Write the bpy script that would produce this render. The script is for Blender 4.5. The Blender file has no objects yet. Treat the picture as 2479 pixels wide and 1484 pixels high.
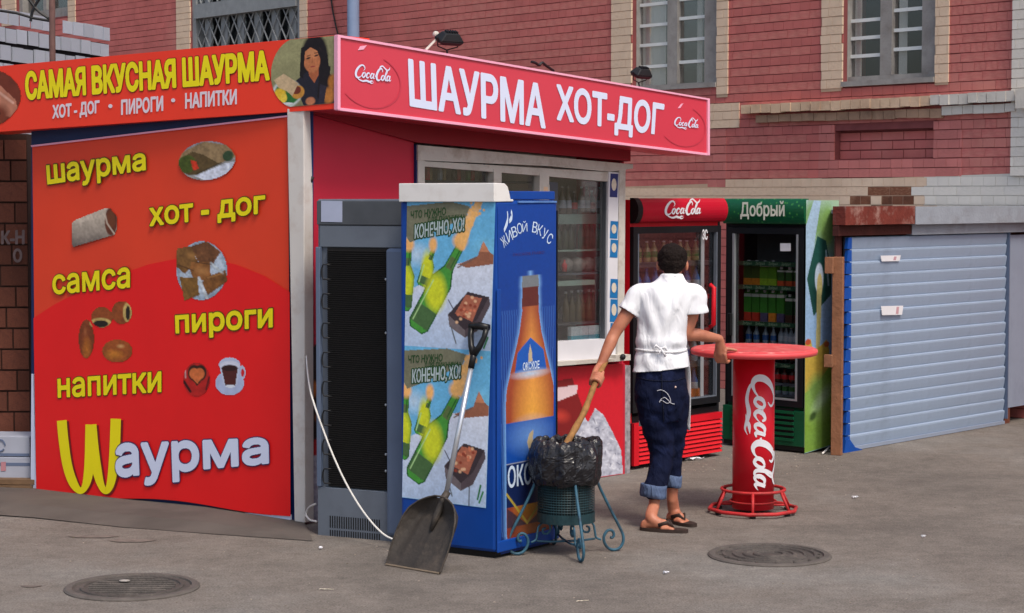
import bpy, bmesh, math, random
import numpy as np
from mathutils import Vector, Matrix
from mathutils.bvhtree import BVHTree
random.seed(7); rng = np.random.default_rng(7)
SC = bpy.context.scene
COL = SC.collection
# ---------------------------------------------------------------- camera, sky, sun, exposure
IW, IH, FPX, HORIZ, EYE = 2478.0, 1484.0, 4700.0, 480.0, 2.0
PITCH = math.atan((IH / 2 - HORIZ) / FPX)
cam_d = bpy.data.cameras.new('camera'); cam = bpy.data.objects.new('camera', cam_d); COL.objects.link(cam)
cam.location = (0, 0, EYE); cam.rotation_euler = (math.pi / 2 - PITCH, 0, 0)
cam_d.sensor_width = 36; cam_d.lens = FPX / IW * 36; cam_d.clip_start = .1; cam_d.clip_end = 2000
SC.camera = cam
SUN_EL, SUN_AZ = math.radians(56), math.radians(150)      # azimuth from +Y towards +X: behind the camera, to its right
world = bpy.data.worlds.new('World'); SC.world = world; world.use_nodes = True
wn = world.node_tree; sky = wn.nodes.new('ShaderNodeTexSky'); sky.sky_type = 'NISHITA'; sky.sun_disc = False
sky.sun_elevation = SUN_EL; sky.sun_rotation = SUN_AZ; sky.air_density = 1.0; sky.dust_density = 4.0; sky.ozone_density = .3
bg = wn.nodes['Background']; wn.links.new(sky.outputs[0], bg.inputs[0]); bg.inputs[1].default_value = .12
sun_d = bpy.data.lights.new('sun', 'SUN'); sun_d.energy = 1.5; sun_d.angle = math.radians(14); sun_d.color = (1, .93, .82)
sun = bpy.data.objects.new('sun', sun_d); COL.objects.link(sun)
sdir = Vector((math.sin(SUN_AZ) * math.cos(SUN_EL), math.cos(SUN_AZ) * math.cos(SUN_EL), math.sin(SUN_EL)))
sun.rotation_euler = sdir.to_track_quat('Z', 'Y').to_euler(); sun.location = (6, -8, 14)
SC.view_settings.view_transform = 'Standard'; SC.view_settings.look = 'None'
SC.view_settings.exposure = 0.5; SC.view_settings.gamma = 1; SC.view_settings.use_curve_mapping = False
# ---------------------------------------------------------------- measuring helpers
_F = Vector((0, math.cos(PITCH), -math.sin(PITCH))); _U = Vector((0, math.sin(PITCH), math.cos(PITCH))); _O = Vector((0, 0, EYE))
def ray(x, y): return _F + Vector((1, 0, 0)) * ((x - IW / 2) / FPX) + _U * ((IH / 2 - y) / FPX)
def G(x, y, z=0.0):
    r = ray(x, y); return _O + r * ((z - EYE) / r.z)
def AT(x, y, Y):
    r = ray(x, y); return _O + r * (Y / r.y)
def PX(p):
    d = Vector(p) - _O; f = d.dot(_F); return (IW / 2 + FPX * d.x / f, IH / 2 - FPX * d.dot(_U) / f)
class Plane:
    """vertical plane through A and B (left to right), normal towards the camera"""
    def __init__(s, A, B):
        s.A = Vector((A[0], A[1], 0)); d = Vector((B[0] - A[0], B[1] - A[1], 0)); s.L = d.length; s.e = d.normalized()
        s.n = Vector((s.e.y, -s.e.x, 0)); s.ang = math.atan2(s.e.y, s.e.x)
    def pt(s, a, z, o=0.0): return s.A + s.e * a + s.n * o + Vector((0, 0, z))
    def hit(s, x, y, o=0.0):
        r = ray(x, y); A = s.A + s.n * o; t = (A - _O).dot(s.n) / r.dot(s.n); p = _O + r * t
        return (p - s.A).dot(s.e), p.z
    def w(s, x, y, o=0.0):
        a, z = s.hit(x, y, o); return s.pt(a, z, o)
def lin(c, k=1.0):
    out = []
    for v in c[:3]:
        v = v / 255.0; v = v / 12.92 if v <= .04045 else ((v + .055) / 1.055) ** 2.4; out.append(min(v * k, .92))
    return out
# ---------------------------------------------------------------- materials
def newmat(name):
    m = bpy.data.materials.new(name); m.use_nodes = True; nt = m.node_tree; return m, nt, nt.nodes['Principled BSDF']
def M(name, c, rough=.6, var=.12, scale=6, bump=0.0, bscale=60, metal=0.0, k=1.0, dirt=None, dirt_amt=.5, dscale=2.5, rnd=0.0, spec=.3, coat=0.0):
    m, nt, b = newmat(name); N = nt.nodes; L = nt.links; col = lin(c, k)
    tc = N.new('ShaderNodeTexCoord'); n = N.new('ShaderNodeTexNoise'); n.inputs['Scale'].default_value = scale; n.inputs['Detail'].default_value = 6
    L.new(tc.outputs['Object'], n.inputs['Vector'])
    mr = N.new('ShaderNodeMapRange'); mr.inputs[1].default_value = .25; mr.inputs[2].default_value = .75
    mr.inputs[3].default_value = 1 - var; mr.inputs[4].default_value = 1 + var; L.new(n.outputs['Fac'], mr.inputs[0])
    hs = N.new('ShaderNodeHueSaturation'); hs.inputs['Color'].default_value = (*col, 1); L.new(mr.outputs[0], hs.inputs['Value']); last = hs.outputs[0]
    if rnd > 0:
        g = N.new('ShaderNodeNewGeometry'); oi = N.new('ShaderNodeObjectInfo'); ad = N.new('ShaderNodeMath'); ad.operation = 'ADD'
        fr = N.new('ShaderNodeMath'); fr.operation = 'FRACT'; L.new(g.outputs['Random Per Island'], ad.inputs[0]); L.new(oi.outputs['Random'], ad.inputs[1]); L.new(ad.outputs[0], fr.inputs[0])
        m2 = N.new('ShaderNodeMapRange'); m2.inputs[3].default_value = 1 - rnd; m2.inputs[4].default_value = 1 + rnd; L.new(fr.outputs[0], m2.inputs[0])
        h2 = N.new('ShaderNodeHueSaturation'); L.new(last, h2.inputs['Color']); L.new(m2.outputs[0], h2.inputs['Value']); last = h2.outputs[0]
    if dirt:
        n2 = N.new('ShaderNodeTexNoise'); n2.inputs['Scale'].default_value = dscale; n2.inputs['Detail'].default_value = 8; n2.inputs['Roughness'].default_value = .65
        L.new(tc.outputs['Object'], n2.inputs['Vector']); cr = N.new('ShaderNodeMapRange'); cr.inputs[1].default_value = .5; cr.inputs[2].default_value = .72; cr.inputs[4].default_value = dirt_amt
        L.new(n2.outputs['Fac'], cr.inputs[0]); mx = N.new('ShaderNodeMixRGB'); mx.inputs[2].default_value = (*lin(dirt), 1)
        L.new(cr.outputs[0], mx.inputs[0]); L.new(last, mx.inputs[1]); last = mx.outputs[0]
    L.new(last, b.inputs['Base Color']); b.inputs['Roughness'].default_value = rough; b.inputs['Metallic'].default_value = metal
    b.inputs['Specular IOR Level'].default_value = spec; b.inputs['Coat Weight'].default_value = coat
    if bump > 0:
        n3 = N.new('ShaderNodeTexNoise'); n3.inputs['Scale'].default_value = bscale; n3.inputs['Detail'].default_value = 4; L.new(tc.outputs['Object'], n3.inputs['Vector'])
        bp = N.new('ShaderNodeBump'); bp.inputs['Strength'].default_value = bump; bp.inputs['Distance'].default_value = .01; L.new(n3.outputs['Fac'], bp.inputs['Height']); L.new(bp.outputs[0], b.inputs['Normal'])
    return m
def glass_mat(name, tint=(240, 246, 244), refl=.03, rough=.03, clear=.97):
    m, nt, b = newmat(name); N = nt.nodes; L = nt.links; N.remove(b)
    t = N.new('ShaderNodeBsdfTransparent'); t.inputs[0].default_value = (*[min(1, clear * v) for v in lin(tint, 1.2)], 1)
    g = N.new('ShaderNodeBsdfGlossy'); g.inputs['Roughness'].default_value = rough
    lw = N.new('ShaderNodeLayerWeight'); lw.inputs[0].default_value = .35; mr = N.new('ShaderNodeMapRange'); mr.inputs[3].default_value = refl; mr.inputs[4].default_value = .4
    L.new(lw.outputs['Fresnel'], mr.inputs[0]); mx = N.new('ShaderNodeMixShader'); L.new(mr.outputs[0], mx.inputs[0]); L.new(t.outputs[0], mx.inputs[1]); L.new(g.outputs[0], mx.inputs[2])
    L.new(mx.outputs[0], N['Material Output'].inputs[0]); return m
def paint_mat(name, rough=.45, coat=0.0, k=1.0):
    """printed sheet: colour from the print's own colour attribute"""
    m, nt, b = newmat(name); N = nt.nodes; L = nt.links
    a = N.new('ShaderNodeAttribute'); a.attribute_name = 'Col'; tc = N.new('ShaderNodeTexCoord'); n = N.new('ShaderNodeTexNoise'); n.inputs['Scale'].default_value = 40; n.inputs['Detail'].default_value = 5
    L.new(tc.outputs['Object'], n.inputs['Vector']); mr = N.new('ShaderNodeMapRange'); mr.inputs[3].default_value = k * .9; mr.inputs[4].default_value = k * 1.1; L.new(n.outputs['Fac'], mr.inputs[0])
    hs = N.new('ShaderNodeHueSaturation'); L.new(a.outputs['Color'], hs.inputs['Color']); L.new(mr.outputs[0], hs.inputs['Value'])
    L.new(hs.outputs[0], b.inputs['Base Color']); b.inputs['Roughness'].default_value = rough; b.inputs['Specular IOR Level'].default_value = .3; b.inputs['Coat Weight'].default_value = coat; return m
MT = {}
def mats():
    A = MT
    A['brick_red'] = M('red painted brick', (192, 108, 103), .9, .14, 3, .4, 90, rnd=.05, dirt=(206, 144, 130), dirt_amt=.6, dscale=.7)
    A['brick_pink'] = M('faded pink painted brick', (196, 118, 112), .8, .10, 5, .35, 90, rnd=.09)
    A['brick_beige'] = M('beige painted brick', (224, 198, 172), .85, .08, 5, .3, 90, rnd=.02, dirt=(196, 160, 132), dirt_amt=.4, dscale=2)
    A['brick_white'] = M('white painted brick', (222, 216, 206), .8, .06, 5, .35, 90, rnd=.05)
    A['brick_stain'] = M('stained brown brick', (120, 76, 56), .85, .3, 8, .5, 70, rnd=.25, dirt=(180, 140, 110), dirt_amt=.7, dscale=5)
    A['joint'] = M('dark mortar under paint', (132, 72, 72), .95, .15, 6, .4, 80)
    A['joint_beige'] = M('beige joint', (192, 164, 140), .95, .15, 6)
    A['plaster_beige'] = M('beige painted cornice', (214, 184, 154), .85, .12, 5, .5, 60, dirt=(150, 112, 88), dirt_amt=.5, dscale=3)
    A['plaster_dark'] = M('stained cornice', (168, 136, 112), .85, .2, 5, .5, 60, dirt=(80, 60, 48), dirt_amt=.7, dscale=3)
    A['plaster_white'] = M('white painted cornice', (208, 202, 192), .85, .07, 5, .4, 60, dirt=(150, 138, 122), dirt_amt=.35, dscale=3)
    A['lime_brick'] = M('white silicate brick', (176, 182, 196), .85, .10, 20, .6, 60, rnd=.10)
    A['black_joint'] = M('black joint', (20, 20, 24), .95, .2, 10)
    A['clay_block'] = M('brown red clay block', (104, 60, 46), .85, .18, 14, .6, 60, rnd=.28, dirt=(80, 46, 36), dirt_amt=.6, dscale=4)  # base colour lowered to carry the shade this wall stands in
    A['clay_joint'] = M('dark clay joint', (58, 40, 34), .95, .2, 10)
    A['win_wood'] = M('weathered grey window wood', (156, 152, 148), .8, .2, 12, .4, 60, dirt=(88, 80, 74), dirt_amt=.6, dscale=6)
    A['win_dark'] = M('dark room behind window', (52, 58, 66), .9, .3, 2)
    A['curtain'] = M('pale curtain', (244, 246, 240), .9, .08, 4)
    A['bar_white'] = M('white window bar', (226, 230, 228), .6, .05, 8)
    A['grille_grey'] = M('grey painted grille', (142, 146, 148), .7, .12, 10)
    A['glass'] = glass_mat('window glass', refl=.04)
    A['glass_dark'] = glass_mat('old window glass', (238, 244, 244), refl=.05, rough=.06, clear=.97)
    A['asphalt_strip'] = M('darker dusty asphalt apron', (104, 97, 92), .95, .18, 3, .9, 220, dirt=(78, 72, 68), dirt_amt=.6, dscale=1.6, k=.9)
    A['pole_blue'] = M('pale blue drainpipe paint', (138, 158, 192), .5, .08, 6, k=.9)
    A['black_metal'] = M('black metal', (32, 33, 36), .5, .2, 10)
    A['black_plastic'] = M('black plastic', (26, 26, 28), .35, .2, 12)
    A['sign_orange'] = M('orange red vinyl', (240, 62, 40), .42, .03, 3)
    A['banner_up'] = M('upper banner red', (226, 66, 38), .45, .04, 3, .15, 3)
    A['banner_low'] = M('lower banner red', (232, 28, 30), .45, .04, 3, .15, 3)
    A['yellow'] = M('yellow print', (240, 224, 16), .45, .03, 4)
    A['dark_green_print'] = M('dark outline print', (92, 70, 16), .5, .1, 10)
    A['dark_red_print'] = M('dark red print', (120, 22, 26), .5, .1, 10)
    A['white_print'] = M('white print', (208, 216, 240), .45, .03, 4, k=1.05)
    A['white_text2'] = M('whitish small print', (226, 214, 224), .45, .03, 4)
    A['navy_print'] = M('navy outline print', (58, 44, 90), .5, .1, 10)
    A['sign_pink'] = M('glossy pinkish red sign face', (206, 62, 80), .3, .03, 2, coat=.3)
    A['sign_edge'] = M('pale pink sign edge', (240, 170, 196), .45, .04, 4)
    A['sign_mark'] = M('darker round print', (196, 62, 80), .35, .03, 4)
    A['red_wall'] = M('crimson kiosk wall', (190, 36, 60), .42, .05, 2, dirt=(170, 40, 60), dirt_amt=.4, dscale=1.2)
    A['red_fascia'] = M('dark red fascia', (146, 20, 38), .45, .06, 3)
    A['navy'] = M('navy kiosk panel', (18, 42, 92), .45, .12, 4)
    A['post_white'] = M('off white painted corner post', (206, 202, 198), .5, .05, 5, dirt=(150, 110, 84), dirt_amt=.35, dscale=6)
    A['roof_grey'] = M('grey sheet roof', (116, 118, 122), .6, .12, 4)
    A['frame_white'] = M('dirty white window frame', (196, 192, 184), .6, .08, 9, .1, 50, dirt=(140, 118, 98), dirt_amt=.6, dscale=7)
    A['frame_clean'] = M('white window frame', (214, 214, 220), .5, .05, 6)
    A['room_wall'] = M('kiosk interior', (205, 205, 198), .9, .25, 3)
    A['shelf_glass'] = M('pale green shelf edge', (160, 190, 178), .3, .1, 6)
    A['steel_dark'] = M('dark grey painted steel', (76, 80, 86), .45, .10, 5, dirt=(56, 60, 66), dirt_amt=.4, dscale=3)
    A['steel_grey'] = M('grey fridge steel', (104, 112, 124), .42, .07, 4, dirt=(78, 82, 92), dirt_amt=.4, dscale=3, metal=.15)
    A['steel_blue'] = M('blue grey fridge edge', (96, 110, 134), .4, .10, 4, metal=.15)
    A['coil'] = M('black condenser mesh', (24, 22, 22), .7, .2, 30)
    A['blue_fridge'] = M('royal blue fridge paint', (14, 66, 150), .4, .07, 5, dirt=(8, 44, 110), dirt_amt=.5, dscale=3)
    A['cap_white'] = M('white plastic lamp box', (226, 224, 222), .4, .03, 5, dirt=(180, 170, 160), dirt_amt=.25, dscale=9)
    A['cola_red'] = M('cola red paint', (206, 22, 38), .35, .05, 4, dirt=(160, 20, 32), dirt_amt=.35, dscale=5)
    A['cola_header'] = M('dark cola red header', (182, 20, 44), .3, .05, 4)
    A['grill_red'] = M('red grille slat', (208, 34, 44), .4, .06, 6)
    A['fridge_black'] = M('black fridge body', (22, 24, 28), .4, .2, 6)
    A['fridge_in'] = M('lightened fridge interior', (96, 102, 106), .7, .2, 6)  # colour raised in place of light inside the fridges
    A['green_header'] = None
    A['green_body'] = M('dark green fridge base', (14, 84, 54), .4, .1, 6, dirt=(8, 54, 36), dirt_amt=.4)
    A['silver'] = M('silver aluminium trim', (186, 192, 198), .35, .06, 8, metal=.6)
    A['alu_tube'] = M('brushed aluminium tube', (196, 200, 208), .3, .05, 14, metal=.7)
    A['label_strip'] = M('green price strip', (40, 84, 60), .5, .3, 25)
    A['wood'] = M('weathered brown wood', (142, 98, 72), .8, .2, 12, .5, 40, dirt=(96, 66, 48), dirt_amt=.6, dscale=5)
    A['stick_wood'] = M('old yellow brown stick wood', (146, 106, 62), .75, .25, 18, .5, 50, dirt=(96, 66, 40), dirt_amt=.6, dscale=12)
    A['shutter'] = M('pale blue grey shutter paint', (150, 168, 192), .5, .07, 3, .25, 8, dirt=(122, 136, 156), dirt_amt=.5, dscale=3, metal=.1)
    A['shutter_blue'] = M('blue painted shutter edge', (12, 74, 160), .5, .15, 8)
    A['panel_grey'] = M('blue grey sheet metal', (140, 152, 172), .5, .08, 3, dirt=(110, 120, 138), dirt_amt=.5, dscale=3)
    A['beam_grey'] = M('grey painted beam', (148, 156, 168), .6, .1, 6, .3, 40, dirt=(112, 110, 112), dirt_amt=.5, dscale=4)
    A['beam_rust'] = M('peeling rust red beam', (110, 48, 40), .8, .25, 10, .6, 40, dirt=(190, 160, 150), dirt_amt=.55, dscale=9)
    A['beam_dark'] = M('dark brown beam', (72, 34, 30), .8, .25, 8, .4, 40)
    A['table_red'] = M('worn pinkish red table top', (220, 84, 86), .4, .12, 10, dirt=(232, 172, 160), dirt_amt=.8, dscale=14)
    A['table_edge'] = M('red table edge', (232, 86, 90), .4, .06, 8)
    A['column_red'] = M('red table column', (204, 22, 40), .35, .05, 5)
    A['base_red'] = M('worn red steel frame', (186, 48, 50), .5, .15, 14, dirt=(90, 50, 46), dirt_amt=.6, dscale=12)
    A['logo_white'] = M('white script print', (222, 222, 228), .4, .03, 5)
    A['bag'] = None
    A['basket'] = M('dark teal steel mesh', (30, 56, 62), .5, .25, 30, dirt=(60, 60, 50), dirt_amt=.5, dscale=12)
    A['iron'] = M('worn blue green wrought iron', (52, 92, 112), .5, .25, 20, dirt=(42, 42, 46), dirt_amt=.8, dscale=14)
    A['shovel'] = M('dusty black plastic scoop', (60, 55, 51), .6, .25, 10, .3, 60, dirt=(104, 92, 82), dirt_amt=.6, dscale=7)
    A['shovel_rim'] = M('shovel metal edge', (120, 106, 90), .6, .2, 20)
    A['cable'] = M('white cable', (214, 212, 208), .5, .05, 5)
    A['iron_cast'] = M('cast iron cover', (76, 71, 68), .7, .22, 12, .8, 60, dirt=(112, 104, 98), dirt_amt=.6, dscale=9)
    A['iron_rim'] = M('cast iron rim', (92, 86, 82), .75, .2, 12, .7, 60)
    A['carton'] = M('white carton', (156, 160, 174), .8, .08, 5)
    A['carton_strip'] = M('carton blue strip', (92, 104, 130), .8, .1, 5)
    A['plank'] = M('old brown plank', (112, 88, 66), .85, .25, 8, .5, 40)
    A['paper'] = M('white paper', (220, 220, 226), .8, .05, 8)
    A['sticker_blue'] = M('blue sticker', (24, 110, 170), .4, .12, 20)
    A['sticker_navy'] = M('navy sticker', (44, 52, 110), .4, .2, 20)
    A['sticker_cream'] = M('cream cup print', (206, 196, 178), .5, .15, 30)
    A['skin'] = None
mats()
# ---------------------------------------------------------------- mesh building
class MB:
    def __init__(s): s.v = []; s.f = []; s.m = []
    def add(s, vs, fs, mi=0):
        b = len(s.v); s.v.extend([tuple(v) for v in vs]); s.f.extend([tuple(b + i for i in f) for f in fs]); s.m.extend([mi] * len(fs)); return s
    def quad(s, a, b, c, d, mi=0): return s.add([a, b, c, d], [(0, 1, 2, 3)], mi)
    def hexa(s, p, mi=0): return s.add(p, [(0, 3, 2, 1), (4, 5, 6, 7), (0, 1, 5, 4), (1, 2, 6, 5), (2, 3, 7, 6), (3, 0, 4, 7)], mi)
    def box(s, pl, a0, a1, z0, z1, o0, o1, mi=0):
        """box in plane coordinates: along a, up z, out o"""
        P = pl.pt; return s.hexa([P(a0, z0, o1), P(a1, z0, o1), P(a1, z0, o0), P(a0, z0, o0), P(a0, z1, o1), P(a1, z1, o1), P(a1, z1, o0), P(a0, z1, o0)], mi)
    def prism(s, pl, px, o0, o1, mi=0):
        """polygon outline given by picture points on the plane, thickness o0..o1"""
        az = [pl.hit(x, y, o1) for x, y in px]; return s.prism_az(pl, az, o0, o1, mi)
    def prism_az(s, pl, az, o0, o1, mi=0):
        n = len(az); ar = sum(az[i][0] * az[(i + 1) % n][1] - az[(i + 1) % n][0] * az[i][1] for i in range(n))
        if ar < 0: az = az[::-1]
        vs = [pl.pt(a, z, o1) for a, z in az] + [pl.pt(a, z, o0) for a, z in az]
        fs = [tuple(range(n)), tuple(range(2 * n - 1, n - 1, -1))] + [(i, i + n, (i + 1) % n + n, (i + 1) % n) for i in range(n)]
        return s.add(vs, fs, mi)
    def tube(s, pts, r, seg=8, mi=0, cap=True, closed=False):
        P = [Vector(p) for p in pts]; n = len(P); R = list(r) if isinstance(r, list) else [r] * n; R += [R[-1]] * (n - len(R))
        vs = []; prev = None
        for i in range(n):
            if closed: t = (P[(i + 1) % n] - P[i - 1])
            else: t = P[min(i + 1, n - 1)] - P[max(i - 1, 0)]
            t = t.normalized() if t.length > 1e-9 else Vector((0, 0, 1))
            if prev is None:
                a = Vector((0, 0, 1)) if abs(t.z) < .9 else Vector((1, 0, 0)); u = t.cross(a).normalized()
            else: u = (prev - t * prev.dot(t)).normalized()
            prev = u; w = t.cross(u); ri = R[i]; ru, rw = ri if isinstance(ri, tuple) else (ri, ri)
            for k in range(seg):
                c = 2 * math.pi * k / seg; vs.append(P[i] + u * math.cos(c) * ru + w * math.sin(c) * rw)
        fs = []; m = n if closed else n - 1
        for i in range(m):
            j = (i + 1) % n
            for k in range(seg): fs.append((i * seg + k, i * seg + (k + 1) % seg, j * seg + (k + 1) % seg, j * seg + k))
        if cap and not closed: fs.append(tuple(range(seg - 1, -1, -1))); fs.append(tuple(range((n - 1) * seg, n * seg)))
        return s.add(vs, fs, mi)
    def lathe(s, c, prof, seg=24, mi=0, caps=True, sx=1, sy=1):
        vs = []; n = len(prof)
        for r, z in prof:
            for k in range(seg):
                a = 2 * math.pi * k / seg; vs.append((c[0] + r * sx * math.cos(a), c[1] + r * sy * math.sin(a), c[2] + z))
        fs = [(i * seg + k, i * seg + (k + 1) % seg, (i + 1) * seg + (k + 1) % seg, (i + 1) * seg + k) for i in range(n - 1) for k in range(seg)]
        if caps: fs.append(tuple(range(seg - 1, -1, -1))); fs.append(tuple(range((n - 1) * seg, n * seg)))
        return s.add(vs, fs, mi)
    def ball(s, c, rx, ry=None, rz=None, rot=None, seg=14, rings=9, mi=0):
        ry = ry or rx; rz = rz or rx; vs = []; c = Vector(c)
        for i in range(rings + 1):
            t = math.pi * i / rings
            for k in range(seg):
                a = 2 * math.pi * k / seg; v = Vector((rx * math.sin(t) * math.cos(a), ry * math.sin(t) * math.sin(a), rz * math.cos(t)))
                if rot: v = rot @ v
                vs.append(c + v)
        fs = [(i * seg + k, (i + 1) * seg + k, (i + 1) * seg + (k + 1) % seg, i * seg + (k + 1) % seg) for i in range(rings) for k in range(seg)]
        return s.add(vs, fs, mi)
def root_loc(p):
    while p.parent: p = p.parent
    return Vector(p.location)
def obj(name, mb, mat, parent=None, smooth=False, label=None, bevel=0.0, kind=None, loc=None):
    me = bpy.data.meshes.new(name); off = root_loc(parent) if parent else (Vector(loc) if loc is not None else Vector((0, 0, 0)))
    V = np.array([tuple(v) for v in mb.v], dtype=np.float64) - np.array(off)
    me.from_pydata(V.tolist(), [], mb.f)
    for m in (mat if isinstance(mat, (list, tuple)) else [mat]): me.materials.append(m)
    if any(mb.m): me.polygons.foreach_set('material_index', mb.m)
    if smooth: me.polygons.foreach_set('use_smooth', [True] * len(me.polygons))
    me.validate(); me.update()
    o = bpy.data.objects.new(name, me); COL.objects.link(o)
    if parent: o.parent = parent
    else: o.location = off
    if bevel > 0:
        b = o.modifiers.new('edge', 'BEVEL'); b.width = bevel; b.segments = 2; b.limit_method = 'ANGLE'
    if label: o['label'] = label
    if kind: o['kind'] = kind
    return o
def tag(o, label=None, cat=None, group=None, kind=None):
    for k, v in (('label', label), ('category', cat), ('group', group), ('kind', kind)):
        if v: o[k] = v
    return o
def thing(name, label, cat, loc=(0, 0, 0), group=None):
    o = bpy.data.objects.new(name, None); COL.objects.link(o); o.empty_display_size = .1; o.location = loc; return tag(o, label, cat, group)
def copy_tree(o, parent=None):
    c = o.copy(); COL.objects.link(c)
    if parent: c.parent = parent
    for ch in list(o.children): copy_tree(ch, c)
    return c
def smooth_curve(P, n=8):
    P = [np.array(p, float) for p in P]; out = []
    for i in range(len(P) - 1):
        p0 = P[max(i - 1, 0)]; p1 = P[i]; p2 = P[i + 1]; p3 = P[min(i + 2, len(P) - 1)]
        for k in range(n):
            t = k / n; out.append(.5 * ((2 * p1) + (-p0 + p2) * t + (2 * p0 - 5 * p1 + 4 * p2 - p3) * t * t + (-p0 + 3 * p1 - 3 * p2 + p3) * t ** 3))
    out.append(P[-1]); return out
# ---- maps from (u,v) (v upwards) to a surface
def quadmap(pl, tl, tr, br, bl, off=.002):
    c = [pl.hit(*p, off) for p in (tl, tr, br, bl)]
    def f(u, v, d=0.0):
        a = (c[0][0] * (1 - u) + c[1][0] * u) * v + (c[3][0] * (1 - u) + c[2][0] * u) * (1 - v)
        z = (c[0][1] * (1 - u) + c[1][1] * u) * v + (c[3][1] * (1 - u) + c[2][1] * u) * (1 - v)
        return pl.pt(a, z, off + d)
    return f
_tc = {}
def text_geo(s):
    """outlines of a text as edges (Nx2 points, Mx2 index pairs)"""
    if s in _tc: return _tc[s]
    cu = bpy.data.curves.new('t', 'FONT'); cu.body = s; cu.fill_mode = 'NONE'; cu.resolution_u = 5; o = bpy.data.objects.new('t', cu); COL.objects.link(o)
    me = bpy.data.meshes.new_from_object(o.evaluated_get(bpy.context.evaluated_depsgraph_get())); V = np.array([v.co[:2] for v in me.vertices]); E = [tuple(e.vertices) for e in me.edges]
    bpy.data.objects.remove(o); bpy.data.curves.remove(cu); bpy.data.meshes.remove(me)
    _tc[s] = (V, E); return V, E
_rc = {}
def text_runs(s, bold_rel, asp, cell):
    """ink of a text as rows of short strips; bold_rel: stroke growth as a share of the ink height; asp: width/height of the final field"""
    key = (s, round(bold_rel, 4), round(asp, 2), cell)
    if key in _rc: return _rc[key]
    V, E = text_geo(s); lo = V.min(0); hi = V.max(0); P = (V - lo) / (hi - lo); P[:, 0] *= asp
    ny = cell; nx = max(4, int(cell * asp)); pad = r = bold_rel; w = asp + 2 * pad; h = 1 + 2 * pad; dx = w / nx; dy = h / ny
    X = -pad + (np.arange(nx) + .5) * dx; Y = -pad + (np.arange(ny) + .5) * dy; M_ = np.zeros((ny, nx), bool)
    for a, b in E:
        ax, ay = P[a]; bx, by = P[b]
        if ay != by:
            j0, j1 = np.searchsorted(Y, sorted((ay, by)))
            if j1 > j0: yy = Y[j0:j1]; xc = (bx - ax) * (yy - ay) / (by - ay) + ax; M_[j0:j1] ^= X[None, :] < xc[:, None]
    if r > 0:
        for a, b in E:
            ax, ay = P[a]; bx, by = P[b]; i0, i1 = np.searchsorted(X, [min(ax, bx) - r, max(ax, bx) + r]); j0, j1 = np.searchsorted(Y, [min(ay, by) - r, max(ay, by) + r])
            if i1 <= i0 or j1 <= j0: continue
            XX, YY = np.meshgrid(X[i0:i1], Y[j0:j1]); vx, vy = bx - ax, by - ay; t = np.clip(((XX - ax) * vx + (YY - ay) * vy) / (vx * vx + vy * vy + 1e-12), 0, 1); M_[j0:j1, i0:i1] |= np.hypot(XX - ax - t * vx, YY - ay - t * vy) < r
    runs = []; 
    for j in range(ny):
        d = np.diff(np.concatenate([[0], M_[j].astype(np.int8), [0]])); st = np.where(d == 1)[0]; en = np.where(d == -1)[0]
        for a, b in zip(st, en): runs.append(((-pad + a * dx) / asp, (-pad + b * dx) / asp, -pad + j * dy, -pad + (j + 1) * dy))
    _rc[key] = runs; return runs
def add_text(mb, s, fm, bold=0.0, grow=0.0, lift=0.0, mi=0, cell=None):
    """ink box of the text fills the unit square of the map fm; bold thickens the strokes, grow draws a wider outline copy"""
    w = (Vector(fm(1, .5)) - Vector(fm(0, .5))).length; h = (Vector(fm(.5, 1)) - Vector(fm(.5, 0))).length
    cell = cell or int(min(110, max(14, h / .0022)))
    for u0, u1, v0, v1 in text_runs(s, bold + grow, w / h, cell): mb.quad(fm(u0, v0, lift), fm(u1, v0, lift), fm(u1, v1, lift), fm(u0, v1, lift), mi)
def ribbon(mb, pts, fm, lift=0.0, mi=0, n=8, aspect=1.0):
    """pts: (x, y, width) in the map's unit square times aspect for x"""
    C = smooth_curve(pts, n); vs = []; N = len(C)
    for i in range(N):
        t = C[min(i + 1, N - 1)][:2] - C[max(i - 1, 0)][:2]; l = math.hypot(*t) or 1; nx, ny = -t[1] / l, t[0] / l; w = max(C[i][2], .002) / 2
        for sg in (-1, 1): vs.append(fm((C[i][0] + sg * nx * w) / aspect, C[i][1] + sg * ny * w, lift))
    mb.add(vs, [(2 * i, 2 * i + 1, 2 * i + 3, 2 * i + 2) for i in range(N - 1)], mi)
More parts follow.
